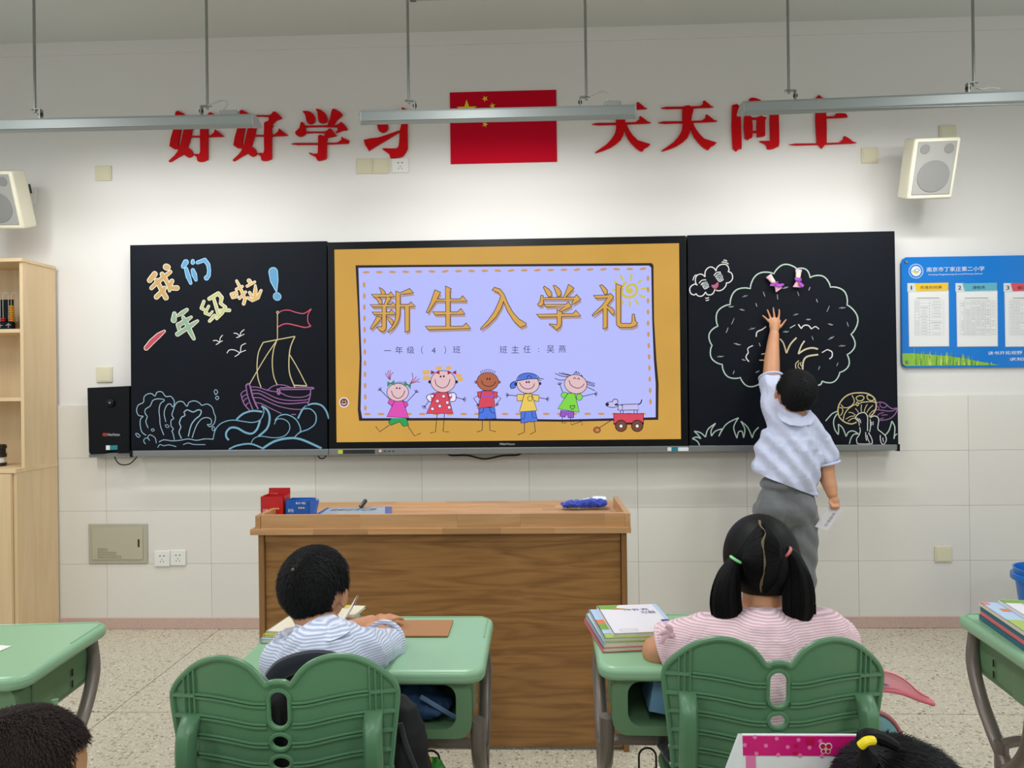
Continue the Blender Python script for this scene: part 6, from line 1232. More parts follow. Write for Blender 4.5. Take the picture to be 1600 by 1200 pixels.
mb = MB(); c2 = W(662, 1184, 1.785); mb.ell(c2, (.012, .012, .010)).ell(c2+Vector((.01, 0, -.006)), (.012, .010, .010)); remeshed('yellow_tip', mb, .003, mat('toy_yellow', (186, 170, 40), .5), gb, 2)
mat('bag_teal', (84, 128, 132), .6, noise_s=30, noise_a=.06); mat('piping_rose', (176, 96, 100), .5); mat('wing_pink', (240, 164, 172), .5); mat('wing_rose', (208, 104, 122), .5)
sb = thing('schoolbag', 'teal schoolbag with rose piping and a pink pointed wing beside the girl chair', 'backpack', (.80, 1.70, .40))
mb = MB(); c = W(1365, 1185, 1.57); mb.ell(c, (.064, .05, .100)).ell(c+Vector((-.02, .01, -.06)), (.07, .055, .09)); remeshed('bag_body', mb, .006, MATS['bag_teal'], sb, 3)
MB().tube([c+Vector((.067*math.sin(a), -.005, .103*math.cos(a))) for a in [-.2+2.4*i/14 for i in range(15)]], .0045, 8).build('piping', MATS['piping_rose'], sb)
wp = [(1360, 1040), (1380, 1046), (1400, 1052), (1415, 1060), (1432, 1075), (1450, 1087), (1463, 1096), (1458, 1101), (1440, 1094), (1420, 1086), (1400, 1079), (1380, 1077), (1360, 1077)]
YW = 1.60
def wmap(p, t_): return (p[0], YW+.05*(p[1]-.6)+t_*.014, p[1]-t_*.004)
mb = MB(); mb.prism(onW(wp, YW), 0, 0, wmap); mb.build('wing', MATS['wing_pink'], sb, smooth=30, bevel=.003)
MB().tube(catmull([Vector((q[0], YW-.002, q[1])) for q in onW([(1362, 1078), (1385, 1078.5), (1410, 1083), (1435, 1092.5), (1459, 1100)], YW)], 5), .0045, 8).build('wing_edge', MATS['wing_rose'], sb)
MB().tube(catmull([Vector((q[0], YW-.003, q[1])) for q in onW([(1377, 1049), (1398, 1054), (1418, 1066), (1434, 1081), (1450, 1089)], YW)], 5), .0012, 6).build('wing_stitch', MATS['piping_rose'], sb)
MB().tube([Vector((q[0], YW-.003, q[1])) for q in onW([(1376, 1067), (1388, 1070)], YW)], [.003, .0008], 6).build('wing_mark', MATS['cover_teal'], sb)
q = W(1418, 1164, 1.57); MB().box(q.x-.015, q.x+.015, 1.56, 1.59, q.z-.015, q.z+.003).build('buckle_strap', MATS['bag_teal'], sb, bevel=.002); MB().box(q.x-.015, q.x+.015, 1.558, 1.59, q.z+.003, q.z+.008).build('strap_edge', MATS['piping_rose'], sb, bevel=.001)
MB().tube(catmull([c+Vector((.05, 0, .03)), Vector((q.x-.01, 1.575, q.z-.02)), Vector((q.x, 1.575, q.z-.005))], 4), .006, 8, flat=.5).build('strap', MATS['bag_teal'], sb)
# pink box on the near desk
mat('box_magenta', (206, 24, 118), .35, noise_s=4, noise_a=.12); mat('box_pinkdot', (232, 120, 178), .4); mat('box_pinkl', (222, 120, 170), .4); mat('box_white', (226, 226, 230), .45)
mat('butterfly_red', (196, 20, 60), .4)
YP = 1.05; pk = thing('pink_box', 'pink butterfly-patterned box with white panel standing before the yellow hair tie', 'box', (W(1240, 1180, YP).x, YP, .6995))
x0_, x1_ = W(1160, 1150, YP).x, W(1345, 1158, YP).x; zt3 = W(1160, 1148, YP).z
def bm(x, z_, t_=0): return (x, YP+.10*(z_-zt3)*-1*-.4+t_, z_)
def bq(name, m_, xa, xb, za, zb, t0=0, t1=.003):
    return MB().add([bm(xa, za, t0), bm(xb, za, t0), bm(xb, zb, t0), bm(xa, zb, t0), bm(xa, za, t1), bm(xb, za, t1), bm(xb, zb, t1), bm(xa, zb, t1)], [(0, 1, 2, 3), (7, 6, 5, 4), (0, 4, 5, 1), (1, 5, 6, 2), (2, 6, 7, 3), (3, 7, 4, 0)]).build(name, MATS[m_], pk, smooth=0)
zb_ = .7005; h1 = zt3-.029
bq('white_panel', 'box_white', x0_, x1_, zb_, zt3, 0, .004); bq('pink_band', 'box_magenta', x0_, x1_, h1, zt3-.0015, -.0012, 0); bq('pink_border', 'box_pinkl', x0_+.004, x0_+.018, zb_, h1, -.0010, 0)
bq('back_band', 'box_magenta', x0_-.002, x1_, zt3-.012, zt3-.006, .014, .016)
MB().add([(x0_-.001, YP+.003, zt3), (x0_-.001, YP, zb_), (x0_-.020, YP+.09, zb_), (x0_-.002, YP+.016, zt3-.006), (x0_, YP+.003, zt3), (x0_, YP, zb_), (x0_-.018, YP+.09, zb_), (x0_, YP+.016, zt3-.006)], [(0, 1, 2, 3), (7, 6, 5, 4), (0, 4, 5, 1), (1, 5, 6, 2), (2, 6, 7, 3), (3, 7, 4, 0)]).build('side_flap', MATS['box_white'], pk, smooth=0)
mb = MB().use('box_pinkdot')
for px_, py_ in ((1179, 1151), (1163, 1163), (1196, 1164), (1213, 1153), (1230, 1166), (1215, 1178), (1247, 1155), (1264, 1167), (1181, 1176), (1249, 1179), (1281, 1157), (1283, 1180)):
    q = W(px_, py_, YP); yy = bm(0, q.z)[1]-.0016; mb.flat([(q.x+.0030*math.cos(a), yy, q.z+.0030*math.sin(a)) for a in [2*PI*i/14 for i in range(14)]])
mb.build('dot', None, pk, smooth=0)['kind'] = 'stuff'
mb = MB()
for px_, py_, s_, o_ in ((1265, 1158, .006, 0), (1243, 1164, .003, 0), (1241, 1176, .003, 0), (1289, 1168, .0075, 1)):
    q = W(px_, py_, YP); yy = bm(0, q.z)[1]-.0018
    for kk, (m_, g_) in enumerate((('box_white', 1.45), ('butterfly_red', 1.0))):
        if kk == 0 and not o_: continue
        mb.use(m_)
        for sx in (-1, 1):
            for wz, ws in ((.35, .62), (-.45, .45)): mb.flat([(q.x+sx*s_*.55*(1 if wz > 0 else .8)+s_*ws*g_*.8*math.cos(t_), yy-.0004*kk-.00005*(sx+2)-.0001*(wz > 0), q.z+s_*wz*1.2+s_*ws*g_*.8*math.sin(t_)) for t_ in [2*PI*i/10 for i in range(10)]])
mb.build('butterfly', None, pk, smooth=0)['kind'] = 'stuff'
# blue bucket at the right edge
bk = thing('blue_bucket', 'bright blue plastic bucket rim at the right edge near the wall', 'bucket', (2.60, 3.55, 0)); mat('bucket_blue', (20, 110, 200), .3)
zr = W(1590, 890, 3.55).z; cxb = W(1588, 898, 3.55).x+.165
MB().lathe([(.10, .0), (.145, zr-.06), (.165, zr-.055), (.165, zr-.03), (.150, zr-.025), (.155, zr), (.148, zr), (.135, zr-.06), (.095, .01)], (cxb, 3.55, 0.0), (0, 0, 1), 32).build('bucket_body', MATS['bucket_blue'], bk)
# ================================================================= people
mat('skin', (206, 150, 116), .5, noise_s=30, noise_a=.03); mat('skin_arm', (196, 140, 104), .5, noise_s=30, noise_a=.03); mat('skin_dark', (176, 122, 92), .5, noise_s=30, noise_a=.03)
mat('hair_black', (14, 14, 17), .42, spec=.45, noise_s=40, noise_a=.3, bump=.3, bump_s=300); mat('hair_strand', (9, 9, 12), .62, spec=.22); mat('hair_long', (8, 8, 10), .55, spec=.2); mat('hair_brown', (36, 24, 20), .6, spec=.2); mat('scalp', (112, 94, 66), .6)
mat('eye_white', (232, 230, 226), .3); mat('eye_dark', (24, 16, 12), .2); mat('lips', (178, 96, 88), .5)
cloth('shirt_blue', (208, 214, 234), (184, 192, 222), .004, 'X'); cloth('shirt_stripe', (222, 226, 240), (158, 170, 202), .0058, 'Z'); cloth('shirt_pink', (240, 216, 222), (208, 166, 180), .0050, 'Z'); mat('ruffle_pink', (228, 190, 202), .8)
mat('trousers_grey', (106, 110, 113), .9, sheen=.3, noise_s=200, noise_a=.08, bump=.3, bump_s=700); mat('shoe', (24, 24, 26), .5); mat('trousers_navy', (22, 28, 48), .85, sheen=.3); mat('band_green', (140, 224, 150), .4); mat('band_rose', (206, 110, 110), .4); mat('band_yellow', (240, 216, 20), .4)
def basis(face, tilt=0, roll=0):       # head frame: x right, y forward, z up
    f = Vector(face).normalized(); r = f.cross(Vector((0, 0, 1))).normalized(); u = r.cross(f).normalized()
    if roll: q = Matrix.Rotation(roll, 3, f); r = q @ r; u = q @ u
    return Matrix((r, f, u)).transposed()
def head_prims(mb, c, B, k=1.0, ears=True):
    """skull, jaw, cheeks, nose, ears; k scales a head 0.19 m tall"""
    def e(p, r): mb.ell(c+B @ Vector(p)*k, tuple(q*k for q in r), B, 22, 14)
    e((0, -.012, .012), (.078, .090, .084)); e((0, .018, -.030), (.062, .062, .060)); e((0, .040, -.066), (.032, .030, .026))
    for s in (-1, 1):
        e((s*.034, .052, -.030), (.026, .024, .026)); (e((s*.079, -.004, -.018), (.008, .016, .024)), e((s*.084, -.010, -.006), (.006, .013, .014))) if ears else e((s*.072, 0, -.018), (.008, .014, .02))
    e((0, .088, -.026), (.010, .012, .010)); e((0, .080, -.012), (.007, .010, .018)); e((0, .078, -.052), (.018, .008, .008))
def face_parts(c, B, body, k=1.0):
    mb = MB()
    for s in (-1, 1): mb.ell(c+B @ Vector((s*.030, .071, .000))*k, (.012*k, .008*k, .008*k), B, 12, 8)
    mb.build('eyes', MATS['eye_white'], body)['kind'] = 'stuff'
    mb = MB()
    for s in (-1, 1): mb.ell(c+B @ Vector((s*.030, .0775, .000))*k, (.006*k, .0035*k, .006*k), B, 12, 8)
    mb.build('irises', MATS['eye_dark'], body)['kind'] = 'stuff'
    MB().ell(c+B @ Vector((0, .0855, -.053))*k, (.015*k, .004*k, .005*k), B, 14, 8).build('mouth', MATS['lips'], body)
def hair_cap(c, B, k, region, m_, parent, r=(.084, .097, .091), off=(0, -.014, .014), n=9000, ln=.014, whorl=(0.05, -.85, .45), down=.6, wid=.0011, seed=1, name='hair', lift=(.25, .6)):
    o = c+B @ Vector(off)*k; R_ = Vector(r)*k; mb = MB(); vs = []; seg, rings = 48, 32
    def inner(d): return 1.0 if region(d) else .80
    for i in range(rings+1):
        th = PI*i/rings
        for j in range(seg):
            d = Vector((math.sin(th)*math.cos(2*PI*j/seg), math.sin(th)*math.sin(2*PI*j/seg), math.cos(th))); q = inner(d); vs.append(o+B @ Vector((d.x*R_.x, d.y*R_.y, d.z*R_.z))*q)
    fs = [(i*seg+j, (i+1)*seg+j, (i+1)*seg+(j+1) % seg, i*seg+(j+1) % seg) for i in range(rings) for j in range(seg)]
    mb.add(vs, fs); rnd_ = random.Random(seed); wd = Vector(whorl).normalized()
    V = []; F = []
    for _ in range(n):
        d = Vector((rnd_.gauss(0, 1), rnd_.gauss(0, 1), rnd_.gauss(0, 1))).normalized()
        if not region(d): continue
        p = Vector((d.x*R_.x, d.y*R_.y, d.z*R_.z)); nr = Vector((d.x/R_.x, d.y/R_.y, d.z/R_.z)).normalized()
        away = (d-wd*(d.dot(wd))); away = away.normalized() if away.length > .05 else Vector((0, 0, -1))
        fl_ = (away*(1-down)+Vector((0, 0, -1))*down); fl_ = fl_-nr*fl_.dot(nr)
        if fl_.length > 1e-3: fl_.normalize()
        L_1 = ln*k*rnd_.uniform(.6, 1.2); dirv = (fl_*.85+nr*rnd_.uniform(*lift)+Vector((rnd_.gauss(0, .12), rnd_.gauss(0, .12), rnd_.gauss(0, .12)))).normalized()
        side = dirv.cross(nr).normalized()*wid*k
        a = p*.985; b = p+dirv*L_1*.6+nr*.001; t_ = p+dirv*L_1+Vector((0, 0, -1))*L_1*.12; o_ = len(V)
        V += [a-side, a+side, b+side*.7, b-side*.7, t_]; F += [(o_, o_+1, o_+2, o_+3), (o_+3, o_+2, o_+4)]
    mb.add([o+B @ v for v in V], F)
    return mb.build(name, m_, parent, smooth=60)
def short_region(d): 
    if d.z < (-.86 if d.y < -.35 and abs(d.x) < .55 else -.62): return False
    if d.y > .30 and d.z < .45: return False
    if abs(d.x) > .80 and d.z < -.12 and d.y > -.35: return False
    if d.z < -.25 and d.y > -.15: return False
    return True
def fingers(mb, fs, r=.0062):
    for pts in fs:
        for a, b, i in zip(pts[:-1], pts[1:], range(9)): mb.cap(a, b, r*(1-.10*i), r*(1-.10*(i+1)), 10)

# ---------------------------------------------------------------- the boy at the board
S = thing('person', 'boy in a pale blue shirt and grey trousers reaching up to the board', 'person', (1.37, 3.62, 0))
hc = W(1242, 612, 3.60); SB = basis((.0, 1, .50), roll=.10)
w = lambda x, y, Y=3.62: W(x, y, Y)
mb = MB(); head_prims(mb, hc, SB, 1.12)
mb.chain([(hc+Vector((0, -.01, -.05)), .052), (w(1243, 655, 3.62), .052), (w(1240, 675), .085), (w(1233, 715), .10), (w(1228, 755), .10), (w(1228, 785), .10)])
# raised arm and open hand on the board
mb.chain([(w(1215, 655, 3.66), .055), (w(1208, 622, 3.74), .046), (w(1205, 590, 3.80), .044), (w(1206, 562, 3.835), .040), (w(1208, 536, 3.862), .031), (w(1209.5, 522, 3.872), .026)])
Q = T(1170, 475, 6.485); HY = 3.884
def hp(x, y, Y=HY): q = Q([(x, y)])[0]; return W(q[0], q[1], Y)
mb.ell(hp(262, 215, 3.882), (.030, .013, .040), None, 18, 12); mb.cap(hp(258, 265, 3.878), hp(262, 200, 3.884), .024, .022)
for a, b in ((215, 160), (250, 150), (285, 155), (312, 175)): mb.cap(hp(262, 225, 3.884), hp(a, b, 3.886), .012, .008)
fingers(mb, [[hp(203, 178), hp(180, 152), hp(158, 132), hp(142, 118)], [hp(222, 150), hp(210, 115), hp(198, 85), hp(188, 60)], [hp(260, 142), hp(256, 105), hp(251, 70), hp(247, 38)], [hp(300, 152), hp(306, 115), hp(309, 82), hp(308, 56)], [hp(318, 235), hp(342, 205), hp(360, 180), hp(377, 158)]], .0068)
# hanging arm, hand gripping the paper
wr = w(1300, 772, 3.56); hd = w(1304, 783, 3.55)
mb.chain([(w(1280, 692, 3.62), .040), (w(1290, 715, 3.62), .042), (w(1291, 742, 3.60), .040), (w(1297, 760, 3.575), .034), (wr, .026)])
mb.ell(hd, (.024, .018, .026), None, 16, 10)
for i in range(4):
    b0 = hd+Vector((-.016+.010*i, -.010, -.012)); fingers(mb, [[b0, b0+Vector((-.004, -.012, -.012)), b0+Vector((-.006, -.004, -.024)), b0+Vector((-.004, .008, -.022))]], .0064)
fingers(mb, [[hd+Vector((-.02, .0, .006)), hd+Vector((-.028, -.008, -.008)), hd+Vector((-.022, -.014, -.020))]], .0068)
# legs
for hx, kx, ax in ((1206, 1207, 1209), (1250, 1253, 1254)):
    mb.chain([(w(hx, 800), .060), (w(kx, 880, 3.63), .038), (w(kx+1, 930, 3.63), .036), (w(ax, 985, 3.64), .034)])
body = remeshed('body', mb, .0042, MATS['skin_arm'], S, 3)
face_parts(hc, SB, body, 1.12)
hair_cap(hc, SB, 1.12, short_region, MATS['hair_strand'], S, n=14000, ln=.009, whorl=(0, -.6, .8), down=.45, seed=3, wid=.0009)
# shirt
mb = MB()
mb.chain([(w(1238, 668), .098), (w(1236, 700), .128), (w(1230, 735), .135), (w(1229, 748), .135)])
mb.chain([(w(1225, 668, 3.64), .085), (w(1211, 636, 3.70), .070), (w(1205, 600, 3.775), .062)])
mb.chain([(w(1255, 668), .085), (w(1280, 688), .070), (w(1291, 715, 3.61), .056)])
mb.chain([(w(1208, 690, 3.64), .078), (w(1200, 732, 3.63), .080)]); mb.chain([(w(1255, 720), .10), (w(1250, 766, 3.61), .085)]); mb.ell(w(1256, 768, 3.62), (.078, .09, .03)); mb.ell(w(1222, 752, 3.61), (.13, .11, .05))
def folds(p):
    # long diagonal pulls from the raised shoulder to the right hip
    t_ = (p.x-1.22)*.82+(p.z-.95)*.57; return .0075*math.sin(t_*75+1.8*math.sin(p.z*7)+p.x*9)*max(0, 1-abs(p.z-1.0)*1.6)
sh = remeshed('shirt', mb, .0055, MATS['shirt_blue'], S, 3, .0055, 8, folds)
a, b = w(1172, 736), w(1278, 777); cut(sh, a, Vector((b.z-a.z, 0, -(b.x-a.x))), None)
cut(sh, w(1205, 592, 3.79), w(1205, 592, 3.79)-w(1210, 625, 3.73), w(1205, 585, 3.80), .13); cut(sh, w(1293, 724, 3.605), w(1293, 724, 3.605)-w(1286, 700, 3.61), w(1298, 742, 3.605), .075)
hemmed(sh)
# cuffs, collar and hem as turned fabric
def ringtube(c, n, r, th, m_, nm, par, sx=1.0):
    n = Vector(n).normalized(); a = n.orthogonal().normalized(); b = n.cross(a); MB().tube([c+(a*math.cos(t_)*r+b*math.sin(t_)*r*sx) for t_ in [2*PI*i/24 for i in range(24)]], th, 8, True).build(nm, m_, par)
ringtube(w(1205, 590, 3.79), w(1205, 590, 3.79)-w(1210, 625, 3.73), .060, .006, MATS['shirt_blue'], 'cuff', S)
ringtube(w(1293, 724, 3.605), w(1293, 724, 3.605)-w(1286, 700, 3.61), .057, .006, MATS['shirt_blue'], 'cuff', S)
def collar(pts, par, m_, th=.004): 
    mb = MB(); n = len(pts); 
    for (a, b), (c2, d) in zip(pts[:-1], pts[1:]): mb.add([a, b, d, c2, a+Vector((0, .004, -.002)), b+Vector((0, .004, 0)), d+Vector((0, .004, 0)), c2+Vector((0, .004, -.002))], [(0, 1, 2, 3), (7, 6, 5, 4), (0, 4, 5, 1), (3, 2, 6, 7), (1, 5, 6, 2), (0, 3, 7, 4)])
    return mb.build('collar', m_, par, smooth=60)
cp = [((1217, 640), (1214, 648)), ((1224, 648), (1221, 657)), ((1236, 653), (1234, 664)), ((1250, 654), (1251, 666)), ((1260, 649), (1268, 663)), ((1266, 640), (1275, 652))]
collar([(W(a[0], a[1], 3.520+.05*abs(i-2.5)/2.5), W(b[0], b[1], 3.495+.05*abs(i-2.5)/2.5)) for i, (a, b) in enumerate(cp)], S, MATS['shirt_blue'])
# trousers
mb = MB()
mb.chain([(w(1229, 772), .108), (w(1228, 790), .115)]); mb.ell(w(1208, 790, 3.60), (.085, .10, .10)); mb.ell(w(1248, 792, 3.60), (.085, .10, .10)); mb.ell(w(1226, 755, 3.61), (.125, .105, .05))
for hx, kx, ax in ((1203, 1204, 1208), (1252, 1254, 1256)):
    mb.chain([(w(hx, 800), .084), (w(kx, 860), .072), (w(kx, 900), .062), (w(ax, 975, 3.64), .052)])
def tf_(p): return .004*math.sin(p.z*60+p.x*30+3*math.sin(p.x*14))
remeshed('trousers', mb, .006, MATS['trousers_grey'], S, 3, .004, 9, tf_)
for ax in (1208, 1256):
    a = w(ax, 985, 3.64); mb = MB(); mb.chain([(Vector((a.x, 3.60, .045)), .042), (Vector((a.x, 3.70, .036)), .036), (Vector((a.x, 3.77, .03)), .030)]); remeshed('shoe', mb, .005, MATS['shoe'], S, 2, 0, 9, lambda p: 0)
# the card in his hand
cd_ = thing('paper_card', 'small white printed card held in the lowered hand of the standing boy', 'card', W(1296, 808, 3.54))
A = [W(1297, 789, 3.545), W(1318, 795, 3.53), W(1293, 829, 3.53), W(1273, 823, 3.545)]
mb = MB(); mb.add(A+[p+Vector((0, .0015, 0)) for p in A], [(0, 1, 2, 3)[::-1], (4, 5, 6, 7), (0, 1, 5, 4), (1, 2, 6, 5), (2, 3, 7, 6), (3, 0, 4, 7)]); mb.build('card', mat('card_grey', (204, 202, 206), .6), cd_, smooth=0)
mb = MB().use('ink_grey'); o_ = A[0]+(A[1]-A[0])*.62+(A[3]-A[0])*.08; e1 = (A[3]-A[0])*.8; e2 = (A[0]-A[1])*.22
text(mb, '一年级新生', lambda u, v: tuple(o_+e1*u-e2*(v-.5)*-1+Vector((0, -.0008, 0)))); mb.build('card_print', None, cd_, smooth=0)

# ---------------------------------------------------------------- seated figures
def seated(label, loc, hc, face, roll, k, neck, chest, pel, sh, el, wr_, shirt, leg, skin='skin_arm', hair='hair_strand', hairkw=None, shw=.058, region=short_region, name='person', wr=.0045, slen=1.0, skirt=False):
    P_ = thing(name, label, 'person', loc); B = basis(face, roll=roll); mb = MB(); head_prims(mb, hc, B, k, not skirt)
    V3 = Vector; neck, chest, pel = V3(neck), V3(chest), V3(pel)
    mb.chain([(hc+B @ V3((0, -.02, -.05)), .046), (neck, .046), (chest, .072), (chest.lerp(pel, .5), .085), (pel, .095)])
    for s, (S_, E_, H_) in zip((-1, 1), zip(sh, el, wr_)):
        S_, E_, H_ = V3(S_), V3(E_), V3(H_); mb.chain([(S_, .042), (E_, .036), (E_.lerp(H_, .55), .031), (H_, .023)])
        d = (H_-E_).normalized(); sd = d.cross(V3((0, 0, 1))).normalized(); pc = H_+d*.035; mb.ell(pc, (.028, .028, .014))
        for i in range(4): b0 = pc+d*.018+sd*(-.018+.012*i); fingers(mb, [[b0, b0+d*.020, b0+d*.034+V3((0, 0, -.006)), b0+d*.042+V3((0, 0, -.012))]], .0066)
        fingers(mb, [[pc-sd*.020, pc-sd*.034+d*.012, pc-sd*.036+d*.028]], .007)
    for s, fx in ((-1, -.075), (1, .075)):
        hip = pel+V3((fx, .02, -.02)); kn = V3((pel.x+fx*1.15, pel.y+.30, .475)); an = V3((pel.x+fx*1.15, pel.y+.31, .075)); mb.chain([(hip, .062), (kn, .044), (an.lerp(kn, .5), .042), (an, .03)])
    body = remeshed('body', mb, .0046, MATS[skin], P_, 3); face_parts(hc, B, body, k)
    hk = dict(n=11000, ln=.014, seed=5); hk.update(hairkw or {}); hair_cap(hc, B, k, region, MATS[hair], P_, **hk)
    mb = MB(); mb.chain([(neck-V3((0, 0, .018)), .050), (chest, .086 if skirt else .098)]); mb.chain([(chest, .088 if skirt else .100), (chest.lerp(pel, .5), .112), (pel+V3((0, 0, .02)), .122)])
    for S_, E_, in zip(sh, el):
        S_, E_ = V3(S_), V3(E_); mb.chain([(chest+V3((0, 0, .0 if skirt else .02)), .075 if skirt else .080), (S_, shw), (S_.lerp(E_, .80*slen), shw*.98)])
    sh_o = remeshed('shirt', mb, .005, MATS[shirt], P_, 3, wr, 9)
    for S_, E_ in zip(sh, el):
        S_, E_ = V3(S_), V3(E_); q_ = S_.lerp(E_, .80*slen)+(E_-S_).normalized()*shw*.30; cut(sh_o, q_, E_-S_, q_+(E_-S_).normalized()*.03, shw*1.6); ringtube(S_.lerp(E_, .80*slen)+(E_-S_).normalized()*shw*.25, E_-S_, shw*.93, .006, MATS[shirt], 'cuff', P_)
    mb = MB(); mb.chain([(pel+V3((0, 0, -.005)), .118), (pel+V3((0, .05, -.02)), .11)])
    for fx in (-.075, .075):
        kn = V3((pel.x+fx*1.15, pel.y+.30, .475)); an = V3((pel.x+fx*1.15, pel.y+.31, .12)); mb.chain([(pel+V3((fx, .02, -.02)), .080), (kn, .058 if not skirt else .085)])
        if not skirt: mb.chain([(kn, .058), (an, .048)])
    if skirt: mb.ell(pel+V3((0, .15, -.045)), (.185, .19, .035))
    remeshed('skirt' if skirt else 'trousers', mb, .006, MATS[leg], P_, 3, .003, 9)
    for fx in (-.075, .075):
        ax = pel.x+fx*1.15; mb = MB(); mb.chain([(V3((ax, pel.y+.30, .042)), .038), (V3((ax, pel.y+.40, .036)), .033)]); remeshed('shoe', mb, .005, MATS['shoe'], P_, 2)
    return P_, B
# boy with cropped hair at the left desk
hcB = W(495, 919, 1.72)
PB, BB = seated('seated boy with cropped black hair in a striped pale shirt leaning on his desk', (-.45, 1.55, 0), hcB, (.22, 1, -.16), .02, .965,
   W(505, 985, 1.665), W(505, 1035, 1.60), (-.47, 1.51, .53), [W(448, 1034, 1.61), W(566, 1018, 1.64)], [(-.585, 1.70, .725), W(608, 1003, 1.80)], [(-.44, 1.88, .728), W(540, 977, 1.93)], 'shirt_stripe', 'trousers_navy', hairkw=dict(n=22000, ln=.012, whorl=(-.12, -.80, .50), down=.55, seed=8, wid=.0008, lift=(.15, .4)), shw=.056, wr=.007, slen=.88)
wp_ = hcB+BB @ Vector((-.010, -.100, .052)); MB().ell(wp_, (.004, .003, .004)).build('hair_whorl', MATS['scalp'], PB)
cp = [((462, 975), (455, 990)), ((475, 979), (470, 1000)), ((495, 981), (492, 1004)), ((515, 980), (516, 1002)), ((530, 975), (536, 994)), ((538, 969), (548, 985))]
collar([(W(a[0], a[1], 1.560+.05*abs(i-2.5)/2.5), W(b[0], b[1], 1.528+.05*abs(i-2.5)/2.5)) for i, (a, b) in enumerate(cp)], PB, MATS['shirt_stripe'])

# girl with two long pigtails
hcG = W(1187, 872, 1.74)
def long_region(d): return not (d.y > .35 and d.z < .5) and not (d.z < -.80) and not (d.z < -.45 and d.y > .0)
PGi, GB = seated('girl in a pink striped shirt with two long black pigtails', (.46, 1.6, 0), hcG, (-.02, 1, -.10), .0, 1.04,
   W(1190, 958, 1.70), W(1192, 1010, 1.64), (.465, 1.575, .53), [W(1105, 998, 1.68), W(1284, 992, 1.68)], [W(1026, 1018, 1.72), W(1306, 1004, 1.80)], [(.425, 1.83, .728), (.56, 1.93, .728)], 'shirt_pink', 'navy_cloth', hair='hair_long', hairkw=dict(n=0, seed=9, r=(.084, .098, .098), off=(0, -.012, .004)), region=long_region, shw=.062, wr=.0045, skirt=True, slen=.85)
# hair pulled to the ties, parting, pigtails
mb = MB(); pts = [(1187, 813), (1189, 822), (1197, 833), (1192, 848), (1194, 862), (1196, 878), (1194, 895), (1190, 910), (1190, 925)]
o_ = hcG+GB @ Vector((0, -.012, .004))*1.04; R_ = Vector((.084, .098, .098))*1.04
def onhead(x, y, lift=.0035):
    d = Vector(ray(x, y)).normalized(); c0_ = Vector(CAM); M_ = GB.transposed(); a = M_ @ (c0_-o_); b = M_ @ d
    a2 = Vector((a.x/R_.x, a.y/R_.y, a.z/R_.z)); b2 = Vector((b.x/R_.x, b.y/R_.y, b.z/R_.z)); A_ = b2.dot(b2); B_ = a2.dot(b2); C_ = a2.dot(a2)-1; D_ = max(B_*B_-A_*C_, 0)
    t_ = (-B_-math.sqrt(D_))/A_; return c0_+d*(t_-lift)
pp = catmull([onhead(x, y) for x, y in pts], 4); MB().tube(pp, [.0030+.0012*math.sin(i*.7) for i in range(len(pp))], 6, flat=.4).build('parting', MATS['scalp'], PGi)
mb = MB(); rnd_ = random.Random(12)
ties = [W(1149, 874, 1.685), W(1229, 863, 1.675)]
for i in range(700):
    s = i % 2; x0_ = (1190 if s == 0 else 1196)+rnd_.uniform(-2, 2); y0_ = 816+112*rnd_.random()
    a = onhead(x0_, y0_, .004); t_ = ties[s]; m1 = onhead(x0_+(-18 if s == 0 else 16), y0_+(870-y0_)*.35, .0055); m2 = onhead(1158 if s == 0 else 1222, 868+(y0_-870)*.22, .005)
    mb.tube(catmull([a, m1, m2, t_+Vector((rnd_.uniform(-.005, .005), 0, rnd_.uniform(-.006, .006)))], 4), .0009, 4)
mb.build('combed_strands', MATS['hair_long'], PGi)['kind'] = 'stuff'
def pigtail(tie, px, Y, nm, tiem, sd):
    cen = [(W(x, y, Y), r_) for x, y, r_ in px]; mb = MB(); mb.tube(catmull([c for c, r_ in cen], 5), [q.x for q in catmull([(r_, 0, 0) for c, r_ in cen], 5)], 18, flat=.75)
    rr = random.Random(sd)
    for i in range(420):
        a = rr.random()*2*PI; ds = rr.uniform(.75, 1.06); st = rr.uniform(0, .35); pts = []
        for c, r_ in cen[(1 if st > .2 else 0):]: pts.append(c+Vector((math.cos(a)*r_*ds, math.sin(a)*r_*.75*ds, 0)))
        e_ = rr.uniform(-.012, .016); pts[-1] = pts[-1]+Vector((rr.uniform(-.006, .006), 0, e_)); mb.tube(catmull(pts, 3), .0008, 4)
    mb.build('pigtail', MATS['hair_long'], PGi, smooth=60)
    n = (cen[1][0]-cen[0][0]).normalized(); ringtube(cen[0][0]+n*.004, n, .0125, .0035, MATS[tiem], 'hair_tie', PGi)
pigtail(ties[0], [(1151, 872, .011), (1144, 884, .018), (1137, 905, .028), (1134, 935, .034), (1136, 960, .034), (1140, 980, .027), (1142, 994, .010)], 1.665, 'pigtail', 'band_green', 1)
pigtail(ties[1], [(1227, 861, .012), (1238, 870, .018), (1246, 898, .027), (1248, 930, .034), (1247, 958, .032), (1243, 980, .022), (1240, 995, .009)], 1.645, 'pigtail', 'band_rose', 2)
cp = [((1154, 948), (1152, 966)), ((1167, 949), (1166, 968)), ((1190, 950), (1190, 969)), ((1210, 950), (1212, 968)), ((1224, 948), (1227, 965))]
collar([(W(a[0], a[1], 1.640+.03*abs(i-2)/2), W(b[0], b[1], 1.605+.03*abs(i-2)/2)) for i, (a, b) in enumerate(cp)], PGi, MATS['shirt_pink'])
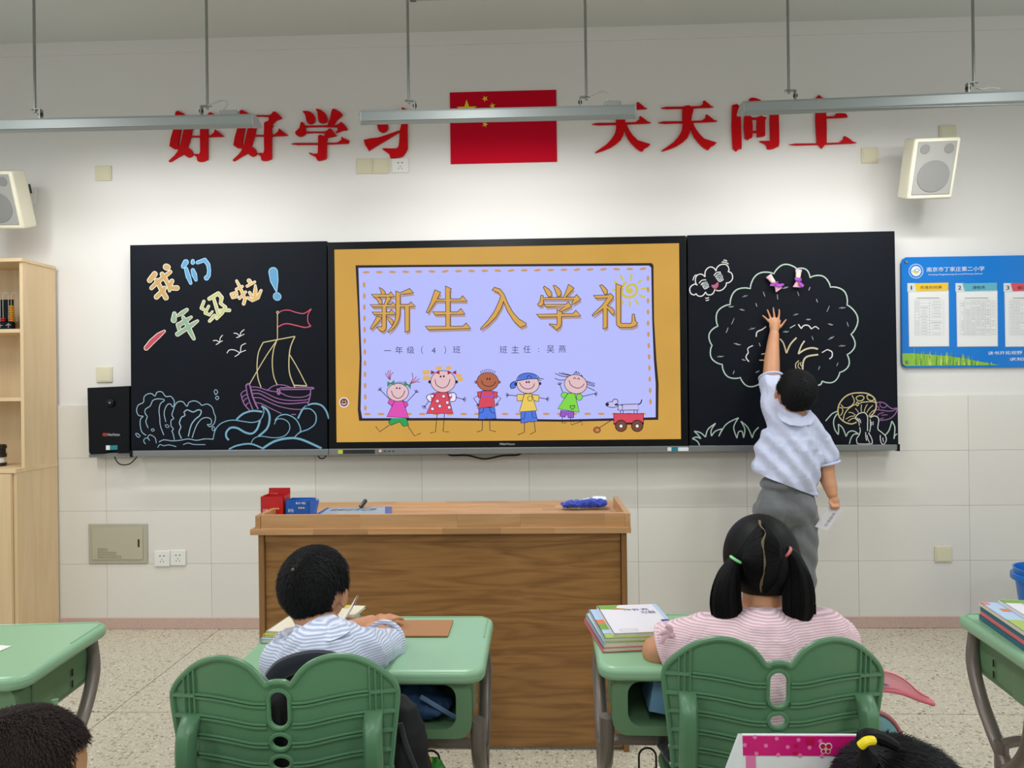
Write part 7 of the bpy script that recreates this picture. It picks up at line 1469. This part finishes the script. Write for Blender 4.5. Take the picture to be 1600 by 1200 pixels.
for bx_, by_, Y, sg in ((1050, 992, 1.66, -1), (1303, 978, 1.67, 1)):     # ruffled sleeve bows
    c = W(bx_, by_, Y); mb = MB()
    for a_ in (-.2, .5, 1.3): mb.tube(catmull([c, c+Vector((sg*.018*math.cos(a_), -.004, .018*math.sin(a_))), c+Vector((sg*.030*math.cos(a_-.3), -.006, .030*math.sin(a_-.3)-.004))], 4), [.0035, .004, .005, .006, .006, .006, .006, .005, .004][:9], 6, flat=.5)
    mb.ell(c, .007, None, 10, 6); mb.build('sleeve_bow', MATS['ruffle_pink'], PGi)
MB().box(*(lambda q: (q.x-.004, q.x+.006, 1.63, 1.64, q.z-.012, q.z+.012))(W(1269, 950, 1.64))).build('hair_clip', MATS['black_plastic'], PGi, bevel=.002)

# child at the bottom left corner: only the top of a brown-black head shows
hcC = W(38, 1224, 1.0)
seated('child with short brownish hair, only the head showing in the bottom left corner', (-.78, .6, 0), hcC, (.45, 1, -.25), 0, 1.0,
   hcC+Vector((-.02, -.07, -.07)), hcC+Vector((-.05, -.16, -.13)), (-.80, .52, .53), [hcC+Vector((-.17, -.14, -.13)), hcC+Vector((.09, -.13, -.13))], [(-.93, .90, .74), (-.56, .91, .74)], [(-.80, 1.02, .73), (-.66, 1.03, .73)], 'shirt_stripe', 'trousers_navy', hair='hair_brown', hairkw=dict(n=22000, ln=.010, seed=21, whorl=(0, -.5, .8), wid=.0007, lift=(.15, .4)))
# child at the bottom right with a yellow hair tie
hcD = W(1408, 1300, .97)
PD, DB = seated('child with dark hair and a bright yellow hair tie in the bottom right corner', (.50, .5, 0), hcD, (-.1, 1, -.3), 0, 1.10,
   hcD+Vector((0, -.07, -.06)), hcD+Vector((0, -.15, -.11)), (.50, .48, .53), [hcD+Vector((-.13, -.13, -.12)), hcD+Vector((.13, -.13, -.12))], [(.36, .88, .74), (.63, .88, .74)], [(.42, 1.0, .73), (.57, 1.0, .73)], 'shirt_pink', 'navy_cloth', skirt=True, hair='hair_long', hairkw=dict(n=16000, ln=.022, seed=31, whorl=(-.45, -.2, .85), down=.2, wid=.0006, r=(.086, .098, .094), lift=(.02, .10)), region=long_region)
tq = W(1352, 1158, .93)
MB().tube(catmull([tq+Vector((-.006, 0, -.006)), tq+Vector((0, -.004, .002)), tq+Vector((.010, 0, .001))], 4), .0055, 10).build('hair_tie', MATS['band_yellow'], PD)
mb = MB(); mb.tube(catmull([tq+Vector((.006, .01, -.030)), tq+Vector((0, .004, -.012)), tq+Vector((-.002, .006, .002)), tq+Vector((.02, .012, .000)), tq+Vector((.045, .01, -.012))], 4), [.014, .012, .009, .007, .006, .006, .006, .006, .007, .008, .009, .009, .009, .009, .008, .007, .006][:17], 10); mb.build('hair_bunch', MATS['hair_long'], PD)
